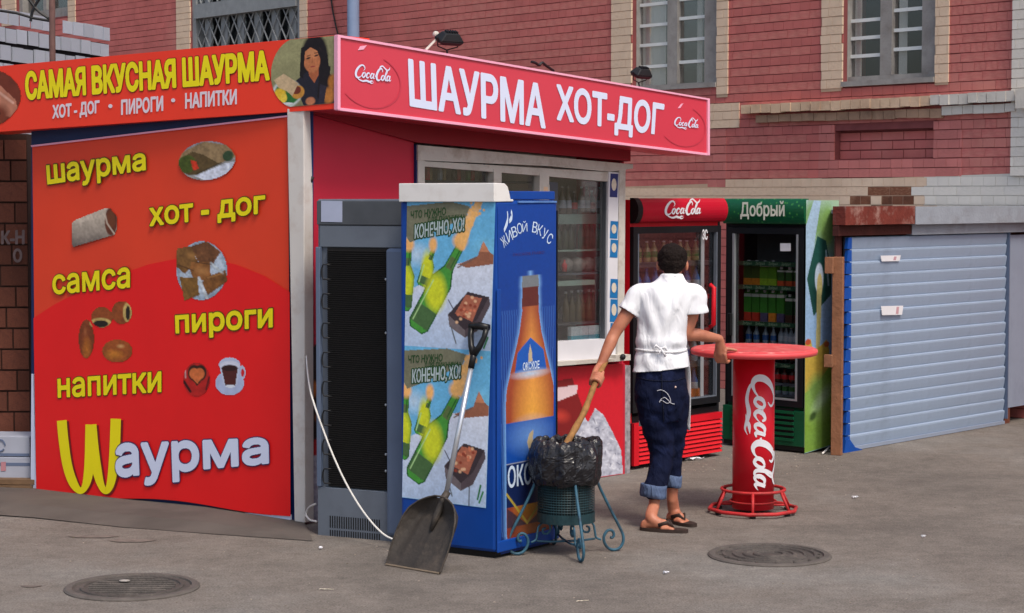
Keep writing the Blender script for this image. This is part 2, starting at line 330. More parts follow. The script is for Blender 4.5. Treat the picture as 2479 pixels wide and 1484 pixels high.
# flowing two-word script, drawn stroke by stroke in a 10 x 3.9 field
SCRIPT = [
 [(2.5, 2.35, .1), (2.85, 2.75, .2), (2.55, 3.25, .3), (1.9, 3.3, .36), (1.05, 2.75, .52), (.45, 1.9, .62), (.4, 1.15, .6), (.85, .78, .42), (1.5, .95, .22), (2.1, 1.4, .1)],
 [(.75, .95, .2), (1.1, .5, .26), (2.2, .22, .34), (3.3, .42, .42), (4.1, .25, .36), (4.75, .05, .2), (5.3, .3, .04)],
 [(3.5, .1, .02), (4.0, .22, .2), (4.5, .45, .34), (5.2, .52, .04)],
 [(2.75, 2.0, .22), (2.3, 1.75, .36), (2.1, 1.25, .38), (2.4, .98, .3), (2.8, 1.25, .32), (2.95, 1.75, .3), (2.7, 2.0, .2), (2.75, 1.8, .1), (3.3, 1.75, .1)],
 [(4.1, 1.7, .2), (3.95, 2.0, .28), (3.5, 1.8, .38), (3.25, 1.3, .4), (3.5, .98, .3), (3.95, 1.2, .12), (4.3, 1.6, .08)],
 [(5.15, 1.95, .2), (4.75, 1.95, .34), (4.4, 1.5, .4), (4.45, 1.05, .32), (4.85, 1.15, .2), (5.15, 1.7, .1)],
 [(5.35, 2.05, .3), (5.15, 1.5, .36), (5.15, 1.08, .3), (5.5, 1.15, .12)],
 [(5.55, 1.55, .2), (5.95, 1.65, .2)],
 [(7.55, 2.55, .12), (7.7, 2.9, .24), (7.35, 3.25, .34), (6.75, 2.95, .5), (6.15, 2.1, .6), (6.0, 1.3, .6), (6.4, .85, .42), (7.0, 1.0, .2), (7.4, 1.5, .1)],
 [(6.9, 3.1, .1), (7.0, 3.5, .28), (7.7, 3.75, .3), (8.5, 3.3, .3), (9.0, 3.05, .32), (9.6, 3.35, .26), (9.75, 3.75, .08)],
 [(7.95, 2.0, .2), (7.5, 1.7, .36), (7.35, 1.25, .38), (7.65, .98, .3), (8.0, 1.25, .32), (8.15, 1.75, .3), (7.95, 2.0, .2)],
 [(8.3, 1.6, .08), (8.9, 2.5, .18), (9.05, 3.0, .26), (8.8, 2.9, .28), (8.45, 2.0, .38), (8.4, 1.2, .36), (8.75, 1.0, .2), (9.1, 1.4, .08)],
 [(9.6, 1.95, .2), (9.2, 1.95, .34), (8.9, 1.5, .4), (8.95, 1.05, .32), (9.3, 1.15, .2), (9.6, 1.7, .1)],
 [(9.8, 2.05, .3), (9.6, 1.5, .36), (9.6, 1.08, .3), (9.95, 1.2, .12), (10.1, 1.35, .03)],
]
def add_script(mb, fm, mi=0, fat=1.0, lift=0.0):
    for k, st in enumerate(SCRIPT):
        ribbon(mb, [(x / 3.9, y / 3.9, w * fat / 3.9) for x, y, w in st], fm, lift + .00025 * k, mi, 6, 10.1 / 3.9)
# ---- painted prints: a fine grid whose points carry the print's colours
class Canvas:
    def __init__(s, nx, ny, base, asp=1.0):
        s.nx, s.ny, s.asp = nx, ny, asp; s.X, s.Y = np.meshgrid(np.linspace(0, 1, nx), np.linspace(0, 1, ny))   # Y downwards
        s.c = np.ones((ny, nx, 3)) * np.array(lin(base)); s.mask = np.ones((ny, nx), bool); s.px = 1.0 / nx
    def blend(s, a, col):
        a = np.clip(a, 0, 1)[..., None]; col = np.array(lin(col)) if np.ndim(col) == 1 else col; s.c = s.c * (1 - a) + col * a
    def noise(s, sc, seed=0):
        r = np.random.default_rng(seed); out = np.zeros_like(s.X); amp = 1; tot = 0
        for o in range(3):
            n = max(2, int(sc * 2 ** o)); m = max(2, int(n / s.asp)); g = r.random((m + 2, n + 2)); x = s.X * n; y = s.Y * m; i = x.astype(int); j = y.astype(int); fx = x - i; fy = y - j; fx = fx * fx * (3 - 2 * fx); fy = fy * fy * (3 - 2 * fy)
            out += amp * ((g[j, i] * (1 - fx) + g[j, i + 1] * fx) * (1 - fy) + (g[j + 1, i] * (1 - fx) + g[j + 1, i + 1] * fx) * fy); tot += amp; amp *= .5
        return out / tot
    def poly(s, pts, soft=0.0):
        X, Y = s.X, s.Y; ins = np.zeros(X.shape, bool); n = len(pts)
        for i in range(n):
            x0, y0 = pts[i]; x1, y1 = pts[(i + 1) % n]
            if y0 == y1: continue
            c = ((y0 > Y) != (y1 > Y)) & (X < (x1 - x0) * (Y - y0) / (y1 - y0) + x0); ins ^= c
        return ins.astype(float)
    def fill(s, pts, col, a=1.0): s.blend(s.poly(pts) * a, col)
    def ell(s, cx, cy, rx, ry, col, a=1.0, rot=0.0, soft=.15):
        dx = s.X - cx; dy = (s.Y - cy) / s.asp; c, n = math.cos(rot), math.sin(rot); u = (dx * c + dy * n) / rx; v = (-dx * n + dy * c) / (ry / s.asp); r = np.sqrt(u * u + v * v)
        s.blend((1 + soft / 2 - r) / soft * a if soft > 0 else (r < 1) * a, col)
    def line(s, pts, w, col, a=1.0):
        d = np.full(s.X.shape, 9.0)
        for (x0, y0), (x1, y1) in zip(pts[:-1], pts[1:]):
            ax, ay, bx, by = x0, y0 / s.asp, x1, y1 / s.asp; px, py = s.X - ax, s.Y / s.asp - ay; vx, vy = bx - ax, by - ay; t = np.clip((px * vx + py * vy) / (vx * vx + vy * vy + 1e-12), 0, 1); d = np.minimum(d, np.hypot(px - t * vx, py - t * vy))
        s.blend((w / 2 - d) / s.px + .5 if w > s.px else np.clip(1 - d / s.px, 0, 1) * a, col) if a == 1 else s.blend(np.clip((w / 2 - d) / s.px + .5, 0, 1) * a, col)
    def grain(s, sc, amp, seed=1): s.c = s.c * (1 + amp * (s.noise(sc, seed)[..., None] - .5) * 2)
    def grad(s, top, bot, y0=0, y1=1, a=1.0, mask=None):
        t = np.clip((s.Y - y0) / (y1 - y0), 0, 1)[..., None]; col = np.array(lin(top)) * (1 - t) + np.array(lin(bot)) * t; al = np.full(s.X.shape, a) if mask is None else mask * a; s.blend(al, col)
    def build(s, name, fm, mat, parent, label=None, lift=0.0):
        off = np.array(root_loc(parent)); ny, nx = s.ny, s.nx
        P00, P10, P01, P11 = [np.array(fm(u, v, lift)) for u, v in ((0, 0), (1, 0), (0, 1), (1, 1))]
        if getattr(fm, 'curved', False): V = np.array([fm(x, 1 - y, lift) for x, y in zip(s.X.ravel(), s.Y.ravel())])
        else:
            U = s.X.ravel()[:, None]; W = 1 - s.Y.ravel()[:, None]; V = (P00 * (1 - U) + P10 * U) * (1 - W) + (P01 * (1 - U) + P11 * U) * W
        V = V - off; i, j = np.meshgrid(np.arange(nx - 1), np.arange(ny - 1)); a = (j * nx + i).ravel(); F = np.stack([a, a + nx, a + nx + 1, a + 1], 1)
        m = s.mask.ravel(); F = F[m[F].all(1)]
        me = bpy.data.meshes.new(name); me.vertices.add(len(V)); me.vertices.foreach_set('co', V.astype(np.float32).ravel())
        me.loops.add(F.size); me.loops.foreach_set('vertex_index', F.ravel().astype(np.int32)); me.polygons.add(len(F)); me.polygons.foreach_set('loop_start', np.arange(0, F.size, 4, dtype=np.int32)); me.polygons.foreach_set('loop_total', np.full(len(F), 4, np.int32))
        me.update(calc_edges=True); ca = me.color_attributes.new('Col', 'FLOAT_COLOR', 'POINT'); ca.data.foreach_set('color', np.concatenate([np.clip(s.c.reshape(-1, 3), 0, 1), np.ones((nx * ny, 1))], 1).astype(np.float32).ravel())
        me.materials.append(mat); o = bpy.data.objects.new(name, me); COL.objects.link(o); o.parent = parent
        if label: o['label'] = label
        return o
PM = paint_mat('printed vinyl', .42, .15); PMD = paint_mat('dull print', .6)
# ================================================================ SETTING
def gz(x, y):
    a = min(max((-x - 1.3) / 1.5, 0), 1); b = min(max((y - 11.6) / 1.6, 0), 1); return -.05 * a * b
def asphalt():
    m, nt, b = newmat('asphalt'); N = nt.nodes; L = nt.links; tc = N.new('ShaderNodeTexCoord')
    def nz(sc, det=6, ro=.6):
        n = N.new('ShaderNodeTexNoise'); n.inputs['Scale'].default_value = sc; n.inputs['Detail'].default_value = det; n.inputs['Roughness'].default_value = ro; L.new(tc.outputs['Object'], n.inputs['Vector']); return n
    def ramp(src, stops):
        r = N.new('ShaderNodeValToRGB'); r.color_ramp.elements.remove(r.color_ramp.elements[0])
        r.color_ramp.elements[0].position = stops[0][0]; r.color_ramp.elements[0].color = (*lin(stops[0][1]), 1)
        for p, c in stops[1:]: e = r.color_ramp.elements.new(p); e.color = (*lin(c), 1)
        L.new(src, r.inputs[0]); return r
    big = ramp(nz(.55, 4).outputs['Fac'], [(.3, (106, 100, 95)), (.5, (118, 111, 105)), (.72, (129, 126, 122))])
    mid = nz(3.2, 7, .7); mr = N.new('ShaderNodeMapRange'); mr.inputs[1].default_value = .3; mr.inputs[2].default_value = .7; mr.inputs[3].default_value = .80; mr.inputs[4].default_value = 1.18; L.new(mid.outputs['Fac'], mr.inputs[0])
    fine = nz(90, 5, .7); m2 = N.new('ShaderNodeMapRange'); m2.inputs[1].default_value = .3; m2.inputs[2].default_value = .7; m2.inputs[3].default_value = .55; m2.inputs[4].default_value = 1.45; L.new(fine.outputs['Fac'], m2.inputs[0])
    mu = N.new('ShaderNodeMath'); mu.operation = 'MULTIPLY'; L.new(mr.outputs[0], mu.inputs[0]); L.new(m2.outputs[0], mu.inputs[1])
    n18 = nz(16, 6, .75); m9 = N.new('ShaderNodeMapRange'); m9.inputs[1].default_value = .3; m9.inputs[2].default_value = .7; m9.inputs[3].default_value = .82; m9.inputs[4].default_value = 1.18; L.new(n18.outputs['Fac'], m9.inputs[0]); mu0 = mu; mu = N.new('ShaderNodeMath'); mu.operation = 'MULTIPLY'; L.new(mu0.outputs[0], mu.inputs[0]); L.new(m9.outputs[0], mu.inputs[1])
    hs = N.new('ShaderNodeHueSaturation'); L.new(big.outputs[0], hs.inputs['Color']); L.new(mu.outputs[0], hs.inputs['Value'])
    st = nz(1.7, 8, .75); sr_ = N.new('ShaderNodeMapRange'); sr_.inputs[1].default_value = .62; sr_.inputs[2].default_value = .74; sr_.inputs[4].default_value = .55; L.new(st.outputs['Fac'], sr_.inputs[0])
    mx = N.new('ShaderNodeMixRGB'); mx.inputs[2].default_value = (*lin((84, 76, 72)), 1); L.new(sr_.outputs[0], mx.inputs[0]); L.new(hs.outputs[0], mx.inputs[1])
    # pale grit
    vo = N.new('ShaderNodeTexVoronoi'); vo.inputs['Scale'].default_value = 45; L.new(tc.outputs['Object'], vo.inputs['Vector']); g = N.new('ShaderNodeMapRange'); g.inputs[1].default_value = .06; g.inputs[2].default_value = .10; g.inputs[3].default_value = .5; g.inputs[4].default_value = 0; L.new(vo.outputs['Distance'], g.inputs[0])
    m3 = N.new('ShaderNodeMixRGB'); m3.inputs[2].default_value = (*lin((176, 166, 160)), 1); L.new(g.outputs[0], m3.inputs[0]); L.new(mx.outputs[0], m3.inputs[1])
    L.new(m3.outputs[0], b.inputs['Base Color']); b.inputs['Roughness'].default_value = .95; b.inputs['Specular IOR Level'].default_value = .15
    bp = N.new('ShaderNodeBump'); bp.inputs['Strength'].default_value = .8; bp.inputs['Distance'].default_value = .006; L.new(fine.outputs['Fac'], bp.inputs['Height']); b2 = N.new('ShaderNodeBump'); b2.inputs['Strength'].default_value = .5; b2.inputs['Distance'].default_value = .02; L.new(mid.outputs['Fac'], b2.inputs['Height']); L.new(bp.outputs[0], b2.inputs['Normal']); L.new(b2.outputs[0], b.inputs['Normal'])
    return m
xs = [-600, -200, -60, -20, -9] + [x * .25 for x in range(-28, 33)] + [12, 25, 60, 200, 600]
ys = [-600, -200, -60, -20, -5, 2, 6] + [8 + y * .2 for y in range(0, 56)] + [22, 30, 60, 200, 600]
g = MB(); nx = len(xs)
g.v = [(x, y, gz(x, y)) for y in ys for x in xs]; g.f = [(j * nx + i, j * nx + i + 1, (j + 1) * nx + i + 1, (j + 1) * nx + i) for j in range(len(ys) - 1) for i in range(nx - 1)]; g.m = [0] * len(g.f)
obj('ground', g, asphalt(), smooth=True, kind='structure')

# ---------------------------------------------------------------- brick laying
def unit_brick(mat):
    v = [(0, -1, 0), (1, -1, 0), (1, 0, 0), (0, 0, 0), (0, -1, 1), (1, -1, 1), (1, 0, 1), (0, 0, 1)]
    me = bpy.data.meshes.new('brick'); me.from_pydata(v, [], [(0, 3, 2, 1), (4, 5, 6, 7), (0, 1, 5, 4), (1, 2, 6, 5), (2, 3, 7, 6), (3, 0, 4, 7)]); me.materials.append(mat); return me
_ub = {}
def lay(parent, pl, bricks, name='brick', limit=300, rest='brick_courses'):
    """bricks: (a0,a1,z0,z1,matkey,proud)"""
    sc = []
    for i, b in enumerate(bricks):
        p0 = PX(pl.pt(b[0], b[2], b[5])); p1 = PX(pl.pt(b[1], b[3], b[5])); cx, cy = (p0[0] + p1[0]) / 2, (p0[1] + p1[1]) / 2
        vis = 0 <= cx <= IW and -5 <= cy <= HORIZ + 20 if len(bricks) > 320 else True
        sc.append((-abs((p1[0] - p0[0]) * (p1[1] - p0[1])) if vis else 1, i))
    sc.sort(); single = set(i for s, i in sc[:limit]); mb = MB(); keys = []; rl = root_loc(parent)
    for i, (a0, a1, z0, z1, mk, pr) in enumerate(bricks):
        if i in single:
            if mk not in _ub: _ub[mk] = unit_brick(MT[mk])
            o = bpy.data.objects.new(name, _ub[mk]); COL.objects.link(o); o.parent = parent; o.location = pl.pt(a0, z0, 0) - rl
            o.rotation_euler = (0, 0, pl.ang); o.scale = (a1 - a0, pr, z1 - z0)
        else:
            if mk not in keys: keys.append(mk)
            mb.box(pl, a0, a1, z0, z1, -.002, pr, keys.index(mk))
    if mb.v: obj(rest, mb, [MT[k] for k in keys], parent, kind='stuff')

FA = Vector((4.64, 17.6, 0)); fe = Vector((.661, -.75, 0)).normalized()
FAC = Plane(FA - fe * 30, FA + fe * 4.5)
fc = thing('brick_building', 'old red painted brick building with beige trim behind the kiosk and the fridges', 'building', FAC.pt(0, 0))
def rect(x0, x1, yt, yb, off=0):
    a0, _ = FAC.hit(x0, yb, off); a1, _ = FAC.hit(x1, yb, off); z0 = FAC.hit((x0 + x1) / 2, yb, off)[1]; z1 = FAC.hit((x0 + x1) / 2, yt, off)[1]; return [a0, a1, z0, z1]
W0 = rect(40, 167, 0, 47); W0[3] = 7.0
W1 = rect(463, 728, 0, 110); W1[2] = 3.4; W1[3] = 6.6
W2 = rect(1530, 1736, 0, 217); W2[3] = 5.2
W3 = rect(2040, 2264, 0, 205); W3[3] = 5.1
RC = rect(2020, 2260, 313, 384)
OPEN = [W0, W1, W2, W3, RC]
HT = 8.0
# backing wall with real openings
wall = MB(); ss = sorted(set([0, FAC.L] + [w[0] for w in OPEN] + [w[1] for w in OPEN])); zs = sorted(set([0, HT] + [w[2] for w in OPEN] + [w[3] for w in OPEN]))
for a0, a1 in zip(ss[:-1], ss[1:]):
    for z0, z1 in zip(zs[:-1], zs[1:]):
        if not any(w[0] - 1e-6 <= a0 and a1 <= w[1] + 1e-6 and w[2] - 1e-6 <= z0 and z1 <= w[3] + 1e-6 for w in OPEN):
            P = FAC.pt; wall.quad(P(a0, z0), P(a1, z0), P(a1, z1), P(a0, z1))
for k, w in enumerate(OPEN):
    d = -.09 if w is RC else -.35; P = FAC.pt
    wall.quad(P(w[0], w[2]), P(w[0], w[3]), P(w[0], w[3], d), P(w[0], w[2], d)); wall.quad(P(w[1], w[2]), P(w[1], w[2], d), P(w[1], w[3], d), P(w[1], w[3]))
    wall.quad(P(w[0], w[2]), P(w[0], w[2], d), P(w[1], w[2], d), P(w[1], w[2])); wall.quad(P(w[0], w[3]), P(w[1], w[3]), P(w[1], w[3], d), P(w[0], w[3], d))
    wall.quad(P(w[0], w[2], d), P(w[1], w[2], d), P(w[1], w[3], d), P(w[0], w[3], d), 1 if w is not RC else 0)
for x0, x1, yt, yb in ((8, 39, -40, 60), (168, 186, -40, 60), (430, 462, -40, 400), (729, 746, -40, 400), (1482, 1529, -40, 219), (1737, 1764, -40, 236), (1990, 2039, -40, 222), (2265, 2298, -40, 206), (1716, 1792, 254, 308)):
    a0, a1 = FAC.hit(x0, 150)[0], FAC.hit(x1, 150)[0]; zb_, zt_ = FAC.hit((x0 + x1) / 2, yb)[1], FAC.hit((x0 + x1) / 2, yt)[1]; wall.quad(FAC.pt(a0, zb_, .0165), FAC.pt(a1, zb_, .0165), FAC.pt(a1, zt_, .0165), FAC.pt(a0, zt_, .0165), 2)
for x0, x1, mi in ((1400, 2238, 2), (2238, 2600, 3)):
    a0, a1 = FAC.hit(x0, 450)[0], FAC.hit(x1, 450)[0]; q = [FAC.hit(x0, 452 - (x0 - 1515) * .034)[1], FAC.hit(x1, 452 - (x1 - 1515) * .034)[1]]; wall.quad(FAC.pt(a0, 1.9, .0120), FAC.pt(min(a1, FAC.L), 1.9, .0120), FAC.pt(min(a1, FAC.L), q[1], .0120), FAC.pt(a0, q[0], .0120), mi)
wall.quad(FAC.pt(FAC.hit(2456, 200)[0], 2.2, .042), FAC.pt(FAC.hit(2700, 200)[0], 2.2, .042), FAC.pt(FAC.hit(2700, 200)[0], 7.9, .042), FAC.pt(FAC.hit(2456, 200)[0], 7.9, .042), 3)
MT['joint_white'] = M('white joint', (200, 195, 186), .95, .1, 6)
obj('wall', wall, [MT['joint'], MT['win_dark'], MT['joint_beige'], MT['joint_white']], fc)
def zone(x, y, z):
    """paint zone of the brick at picture point x,y: (material, proud)"""
    if 2456 < x < 2700 and y < 426: return 'brick_white', .05
    if z < 1.88: return 'brick_red', .007
    if y > 405 and x > 1400:
        yt = 452 - (x - 1515) * .034
        if y > yt:
            if 2060 < x < 2215 and y > 462 - .02 * (x - 2060) and (x * 7 + y * 13) % 5 > .6: return 'brick_stain', .012
            if x > 2238 + 10 * math.sin(y * .2): return 'brick_white', .016
            return 'brick_beige', .014
    for x0, x1, yb in ((8, 39, 60), (168, 186, 60), (430, 462, 400), (729, 746, 400), (1482, 1529, 219), (1737, 1764, 236), (1990, 2039, 222), (2265, 2298, 206)):
        if x0 <= x <= x1 and y < yb: return 'brick_beige', .02
    if 1716 < x < 1792 and 254 < y < 308: return 'brick_beige', .02
    if 1764 < x < 1990 and 0 < y: pass
    if 2005 < x < 2330 and 286 < y < 318: return 'brick_pink', .012
    if 2262 < x < 2332 and 318 < y < 430: return 'brick_pink', .012
    if 1985 < x < 2019 and 296 < y < 430: return 'brick_pink', .012
    if 1985 < x < 2332 and y >= 384: return 'brick_pink', .012
    if 1715 < x < 1760 and y > 308: return 'brick_pink', .012
    return 'brick_red', .007
CUTS = sorted((FAC.hit(x, 150, 0)[0], y0, y1) for x, y0, y1 in ((8, -99, 60), (39, -99, 60), (168, -99, 60), (186, -99, 60), (430, -99, 400), (462, -99, 400), (729, -99, 400), (746, -99, 400), (1482, -99, 219), (1529, -99, 219), (1737, -99, 236), (1764, -99, 236), (1990, -99, 222), (2039, -99, 222), (2265, -99, 206), (2298, -99, 206), (2456, -99, 426), (1716, 254, 308), (1792, 254, 308), (1985, 290, 430), (2332, 286, 430), (1760, 308, 430)))
br = []; H = .088
for k in range(int(7.95 / H)):
    z0 = k * H + .004; z1 = (k + 1) * H - .004; a = -.07 * (k % 2) - .02 * (k % 3); hdr = (k % 2 == 0)
    while a < FAC.L:
        L = (.26 if (not hdr) else .128); a0, a1 = max(a + .0018, .01), min(a + L - .0018, FAC.L); a += L
        if a1 - a0 < .03: continue
        segs = [(a0, a1)]; zm = (z0 + z1) / 2
        for w in OPEN:
            if w[2] - .03 < zm < w[3] + .03:
                ns = []
                for s0, s1 in segs:
                    if s1 <= w[0] or s0 >= w[1]: ns.append((s0, s1)); continue
                    if s0 < w[0]: ns.append((s0, w[0]))
                    if s1 > w[1]: ns.append((w[1], s1))
                segs = ns
        ns = []
        for s0, s1 in segs:
            cs = [s0] + [c for c, y0, y1 in CUTS if s0 + .01 < c < s1 - .01 and y0 < PX(FAC.pt(c, zm))[1] < y1] + [s1]; ns += list(zip(cs[:-1], cs[1:]))
        for s0, s1 in ns:
            if s1 - s0 < .012: continue
            p = PX(FAC.pt((s0 + s1) / 2, zm))
            if not (-1200 < p[0] < 4200): continue
            mk, pr = zone(p[0], p[1], zm); br.append((s0, s1, z0 + random.uniform(-.0015, .0015), z1 + random.uniform(-.0015, .0015), mk, pr + random.uniform(0, .002)))
lay(fc, FAC, br)
# bricks inside the recessed field
rb = MB()
for k in range(int((RC[3] - RC[2]) / H) + 1):
    z0 = RC[2] + k * H + .006; z1 = min(z0 + H - .012, RC[3] - .004); a = RC[0] - .13 * (k % 2)
    while a < RC[1] and z1 - z0 > .02:
        a0, a1 = max(a, RC[0] + .004), min(a + .25, RC[1] - .004); a += .26
        if a1 > a0 + .02: rb.box(FAC, a0, a1, z0, z1, -.092, -.08)
obj('recessed_bricks', rb, MT['brick_red'], fc, kind='stuff')
# cornice: upper course and the lower, stained moulding; white towards the right end
def pxbox(mb, x0, x1, yt, yb, o0, o1, mi=0, ybr=None, ytr=None, pl=FAC):
    mb.prism(pl, [(x0, yt), (x1, ytr if ytr is not None else yt), (x1, ybr if ybr is not None else yb), (x0, yb)], o0, o1, mi)
def cornice_row(x0, x1, yt0, yt1, yb0, yb1, o1, mk, name, nseg):
    for i in range(nseg):
        t0, t1 = i / nseg, (i + 1) / nseg; xa, xb = x0 + (x1 - x0) * t0, x0 + (x1 - x0) * t1; j = random.uniform(-1.5, 1.5)
        mb = MB(); pxbox(mb, xa + .6, xb - .6, yt0 + (yt1 - yt0) * t0 + j * .4, yb0 + (yb1 - yb0) * t0 + j, .015, o1 + random.uniform(-.006, .006), 0, yb0 + (yb1 - yb0) * t1 + j, yt0 + (yt1 - yt0) * t1 + j * .4)
        obj(name, mb, MT[mk], fc)
cornice_row(1792, 2250, 255, 232, 276, 256, .10, 'plaster_beige', 'cornice_block', 19)
cornice_row(2250, 2456, 231, 219, 255, 244, .11, 'plaster_white', 'cornice_block', 9)
cornice_row(1828, 2278, 279, 262, 296, 284, .055, 'plaster_dark', 'cornice_block', 16)
cornice_row(2278, 2456, 258, 250, 280, 270, .07, 'plaster_white', 'cornice_block', 7)
cornice_row(2456, 2600, 217, 209, 262, 258, .15, 'plaster_white', 'cornice_block', 4)
mb = MB(); pxbox(mb, 1765, 2600, 236, 240, .012, .03, 0, 205, 201); 
# windows of the facade
def wbox(name, mat, par, x0, x1, yt, yb, o0, o1, **k):
    mb = MB(); pxbox(mb, x0, x1, yt, yb, o0, o1); return obj(name, mb, mat, par, **k)
def facade_window(w, bars, curtains, mull, lp, rp, bot):
    x0, x1 = PX(FAC.pt(w[0], w[2]))[0], PX(FAC.pt(w[1], w[2]))[0]; dz = .0
    f = MB(); a0, a1, z0, z1 = w; m0, m1 = FAC.hit(mull[0], 100, -.12)[0], FAC.hit(mull[1], 100, -.12)[0]; l0, l1 = FAC.hit(lp[0], 100, -.12)[0], FAC.hit(lp[1], 100, -.12)[0]; r0, r1 = FAC.hit(rp[0], 100, -.12)[0], FAC.hit(rp[1], 100, -.12)[0]
    zb = FAC.hit((x0 + x1) / 2, bot, -.12)[1]
    f.box(FAC, a0 + .003, l0, z0 + .003, z1 - .003, -.2, -.06); f.box(FAC, r1, a1 - .003, z0 + .003, z1 - .003, -.2, -.061); f.box(FAC, l0, r1, z0 + .003, zb, -.2, -.07); f.box(FAC, l0, r1, z1 - .08, z1 - .003, -.2, -.07)
    win = obj('window', f, MT['win_wood'], fc)
    mb = MB(); mb.box(FAC, l1, r0, zb + .002, z1 - .083, -.18, -.08); obj('mullion', mb, MT['win_wood'], win)
    for p0, p1 in ((l0, l1), (r0, r1)):
        mb = MB(); mb.box(FAC, p0 + .001, p1 - .001, zb + .001, z1 - .081, -.135, -.13); obj('pane', mb, MT['glass_dark'], win)
    for side, ylist in bars:
        p0, p1 = (l0, l1) if side == 'l' else (r0, r1)
        for yb in ylist:
            z = FAC.hit((x0 + x1) / 2, yb, -.15)[1]; mb = MB(); mb.box(FAC, p0, p1, z - .017, z + .017, -.128, -.11); obj('bar', mb, MT['bar_white'], win)
    for xa, xb in curtains:
        c0, c1 = FAC.hit(xa, 100, -.165)[0], FAC.hit(xb, 100, -.165)[0]; mb = MB(); n = 12
        vs = []
        for i in range(n + 1):
            a = c0 + (c1 - c0) * i / n; o = -.165 + .014 * math.sin(i * 2.1); vs += [FAC.pt(a, zb, o), FAC.pt(a, z1 - .05, o)]
        mb.add(vs, [(2 * i, 2 * i + 2, 2 * i + 3, 2 * i + 1) for i in range(n)]); obj('curtain', mb, MT['curtain'], win, smooth=True)
    sl = MB(); sl.box(FAC, a0, a1, z0 + .001, z0 + .05, -.058, .035); obj('sill', sl, MT['win_wood'], win)
    return win
facade_window(W2, [('l', (6, 57, 105, 158)), ('r', (2, 48, 100, 153))], [(1549, 1612), (1688, 1700)], (1622, 1643), (1547, 1621), (1645, 1714), 204)
facade_window(W3, [('l', (45, 88, 132)), ('r', (28, 76, 122))], [(2054, 2086), (2176, 2196)], (2138, 2160), (2054, 2136), (2164, 2240), 182)
# grey grilled window (left) with lozenge ironwork
def grilled(w, rail_y, lx, rx):
    a0, a1, z0, z1 = w; f = MB(); f.box(FAC, a0 + .003, a0 + .10, z0 + .003, z1 - .003, -.2, -.02); f.box(FAC, a1 - .10, a1 - .003, z0 + .003, z1 - .003, -.2, -.02); f.box(FAC, a0 + .1, a1 - .1, z0 + .003, z0 + .12, -.2, -.02); f.box(FAC, a0 + .1, a1 - .1, z1 - .1, z1 - .003, -.2, -.02)
    win = obj('window', f, MT['grille_grey'], fc)
    mb = MB(); mb.box(FAC, a0 + .101, a1 - .101, z0 + .121, z1 - .101, -.16, -.155); obj('pane', mb, MT['glass_dark'], win)
    if rail_y:
        zr = FAC.hit((lx + rx) / 2, rail_y, 0)[1]; mb = MB(); mb.box(FAC, a0 + .101, a1 - .101, zr, zr + .2, -.14, .015); obj('rail', mb, MT['grille_grey'], win)
    n = 12; step = (a1 - a0 - .2) / n; zz = z0 + .12; lz = step * 1.5; k = 0
    while zz < z1 - .3 and k < 40:
        mb = MB()
        for i in range(n):
            ac = a0 + .1 + step * (i + .5 + (k % 2) * .5)
            if ac > a1 - .12: continue
            pts = [FAC.pt(ac, zz, -.05), FAC.pt(ac + step * .5, zz + lz * .5, -.05), FAC.pt(ac, zz + lz, -.05), FAC.pt(ac - step * .5, zz + lz * .5, -.05)]
            mb.tube(pts, .012, 5, closed=True)
        obj('grille_row', mb, MT['grille_grey'], win, kind='stuff'); zz += lz * .5; k += 1
    for i in range(0, n, 2):
        mb = MB(); a = a0 + .1 + step * (i + .7); mb.box(FAC, a, a + step * .8, z0 + .12, z1 - .1, -.1, -.075); obj('board', mb, MT['grille_grey'], win)
grilled(W1, 30, 463, 728)
f = MB(); a0, a1, z0, z1 = W0; f.box(FAC, a0 + .003, a0 + .12, z0 + .003, z1, -.2, -.05); f.box(FAC, a1 - .12, a1 - .003, z0 + .003, z1, -.2, -.05); f.box(FAC, a0 + .12, a1 - .12, z0 + .003, z0 + .15, -.2, -.05)
f.box(FAC, (a0 + a1) / 2 - .05, (a0 + a1) / 2 + .05, z0 + .15, z1, -.2, -.05); win = obj('window', f, MT['win_wood'], fc)
mb = MB(); mb.box(FAC, a0 + .121, a1 - .121, z0 + .151, z1 - .01, -.16, -.155); obj('pane', mb, MT['glass_dark'], win)
# drainpipe and thin wires on the facade
def on_fac(x, y, off): return FAC.w(x, y, off)
dp = MB(); a, _ = FAC.hit(855, 60, .16); dp.tube([FAC.pt(a, z, .16) for z in (0.3, 2, 4, 6, 7.8)], .078, 14)
dpo = obj('drainpipe', dp, MT['pole_blue'], smooth=True, loc=FAC.pt(a, 0, .16)); tag(dpo, 'pale blue drainpipe running up the red brick wall behind the kiosk corner', 'drainpipe')
for z in (3.2, 4.9): mb = MB(); mb.tube([FAC.pt(a, z - .02, .16), FAC.pt(a, z + .02, .16)], .086, 14); obj('bracket', mb, MT['pole_blue'], dpo, smooth=True)
mb = MB(); mb.tube([on_fac(800, -10, .03), on_fac(806, 30, .03), on_fac(812, 60, .03), on_fac(822, 100, .03)], .012, 6)
tag(obj('wall_wire', mb, MT['black_metal'], loc=on_fac(822, 100, .03)), 'thin dark wire hanging down the brick wall left of the drainpipe', 'wire')

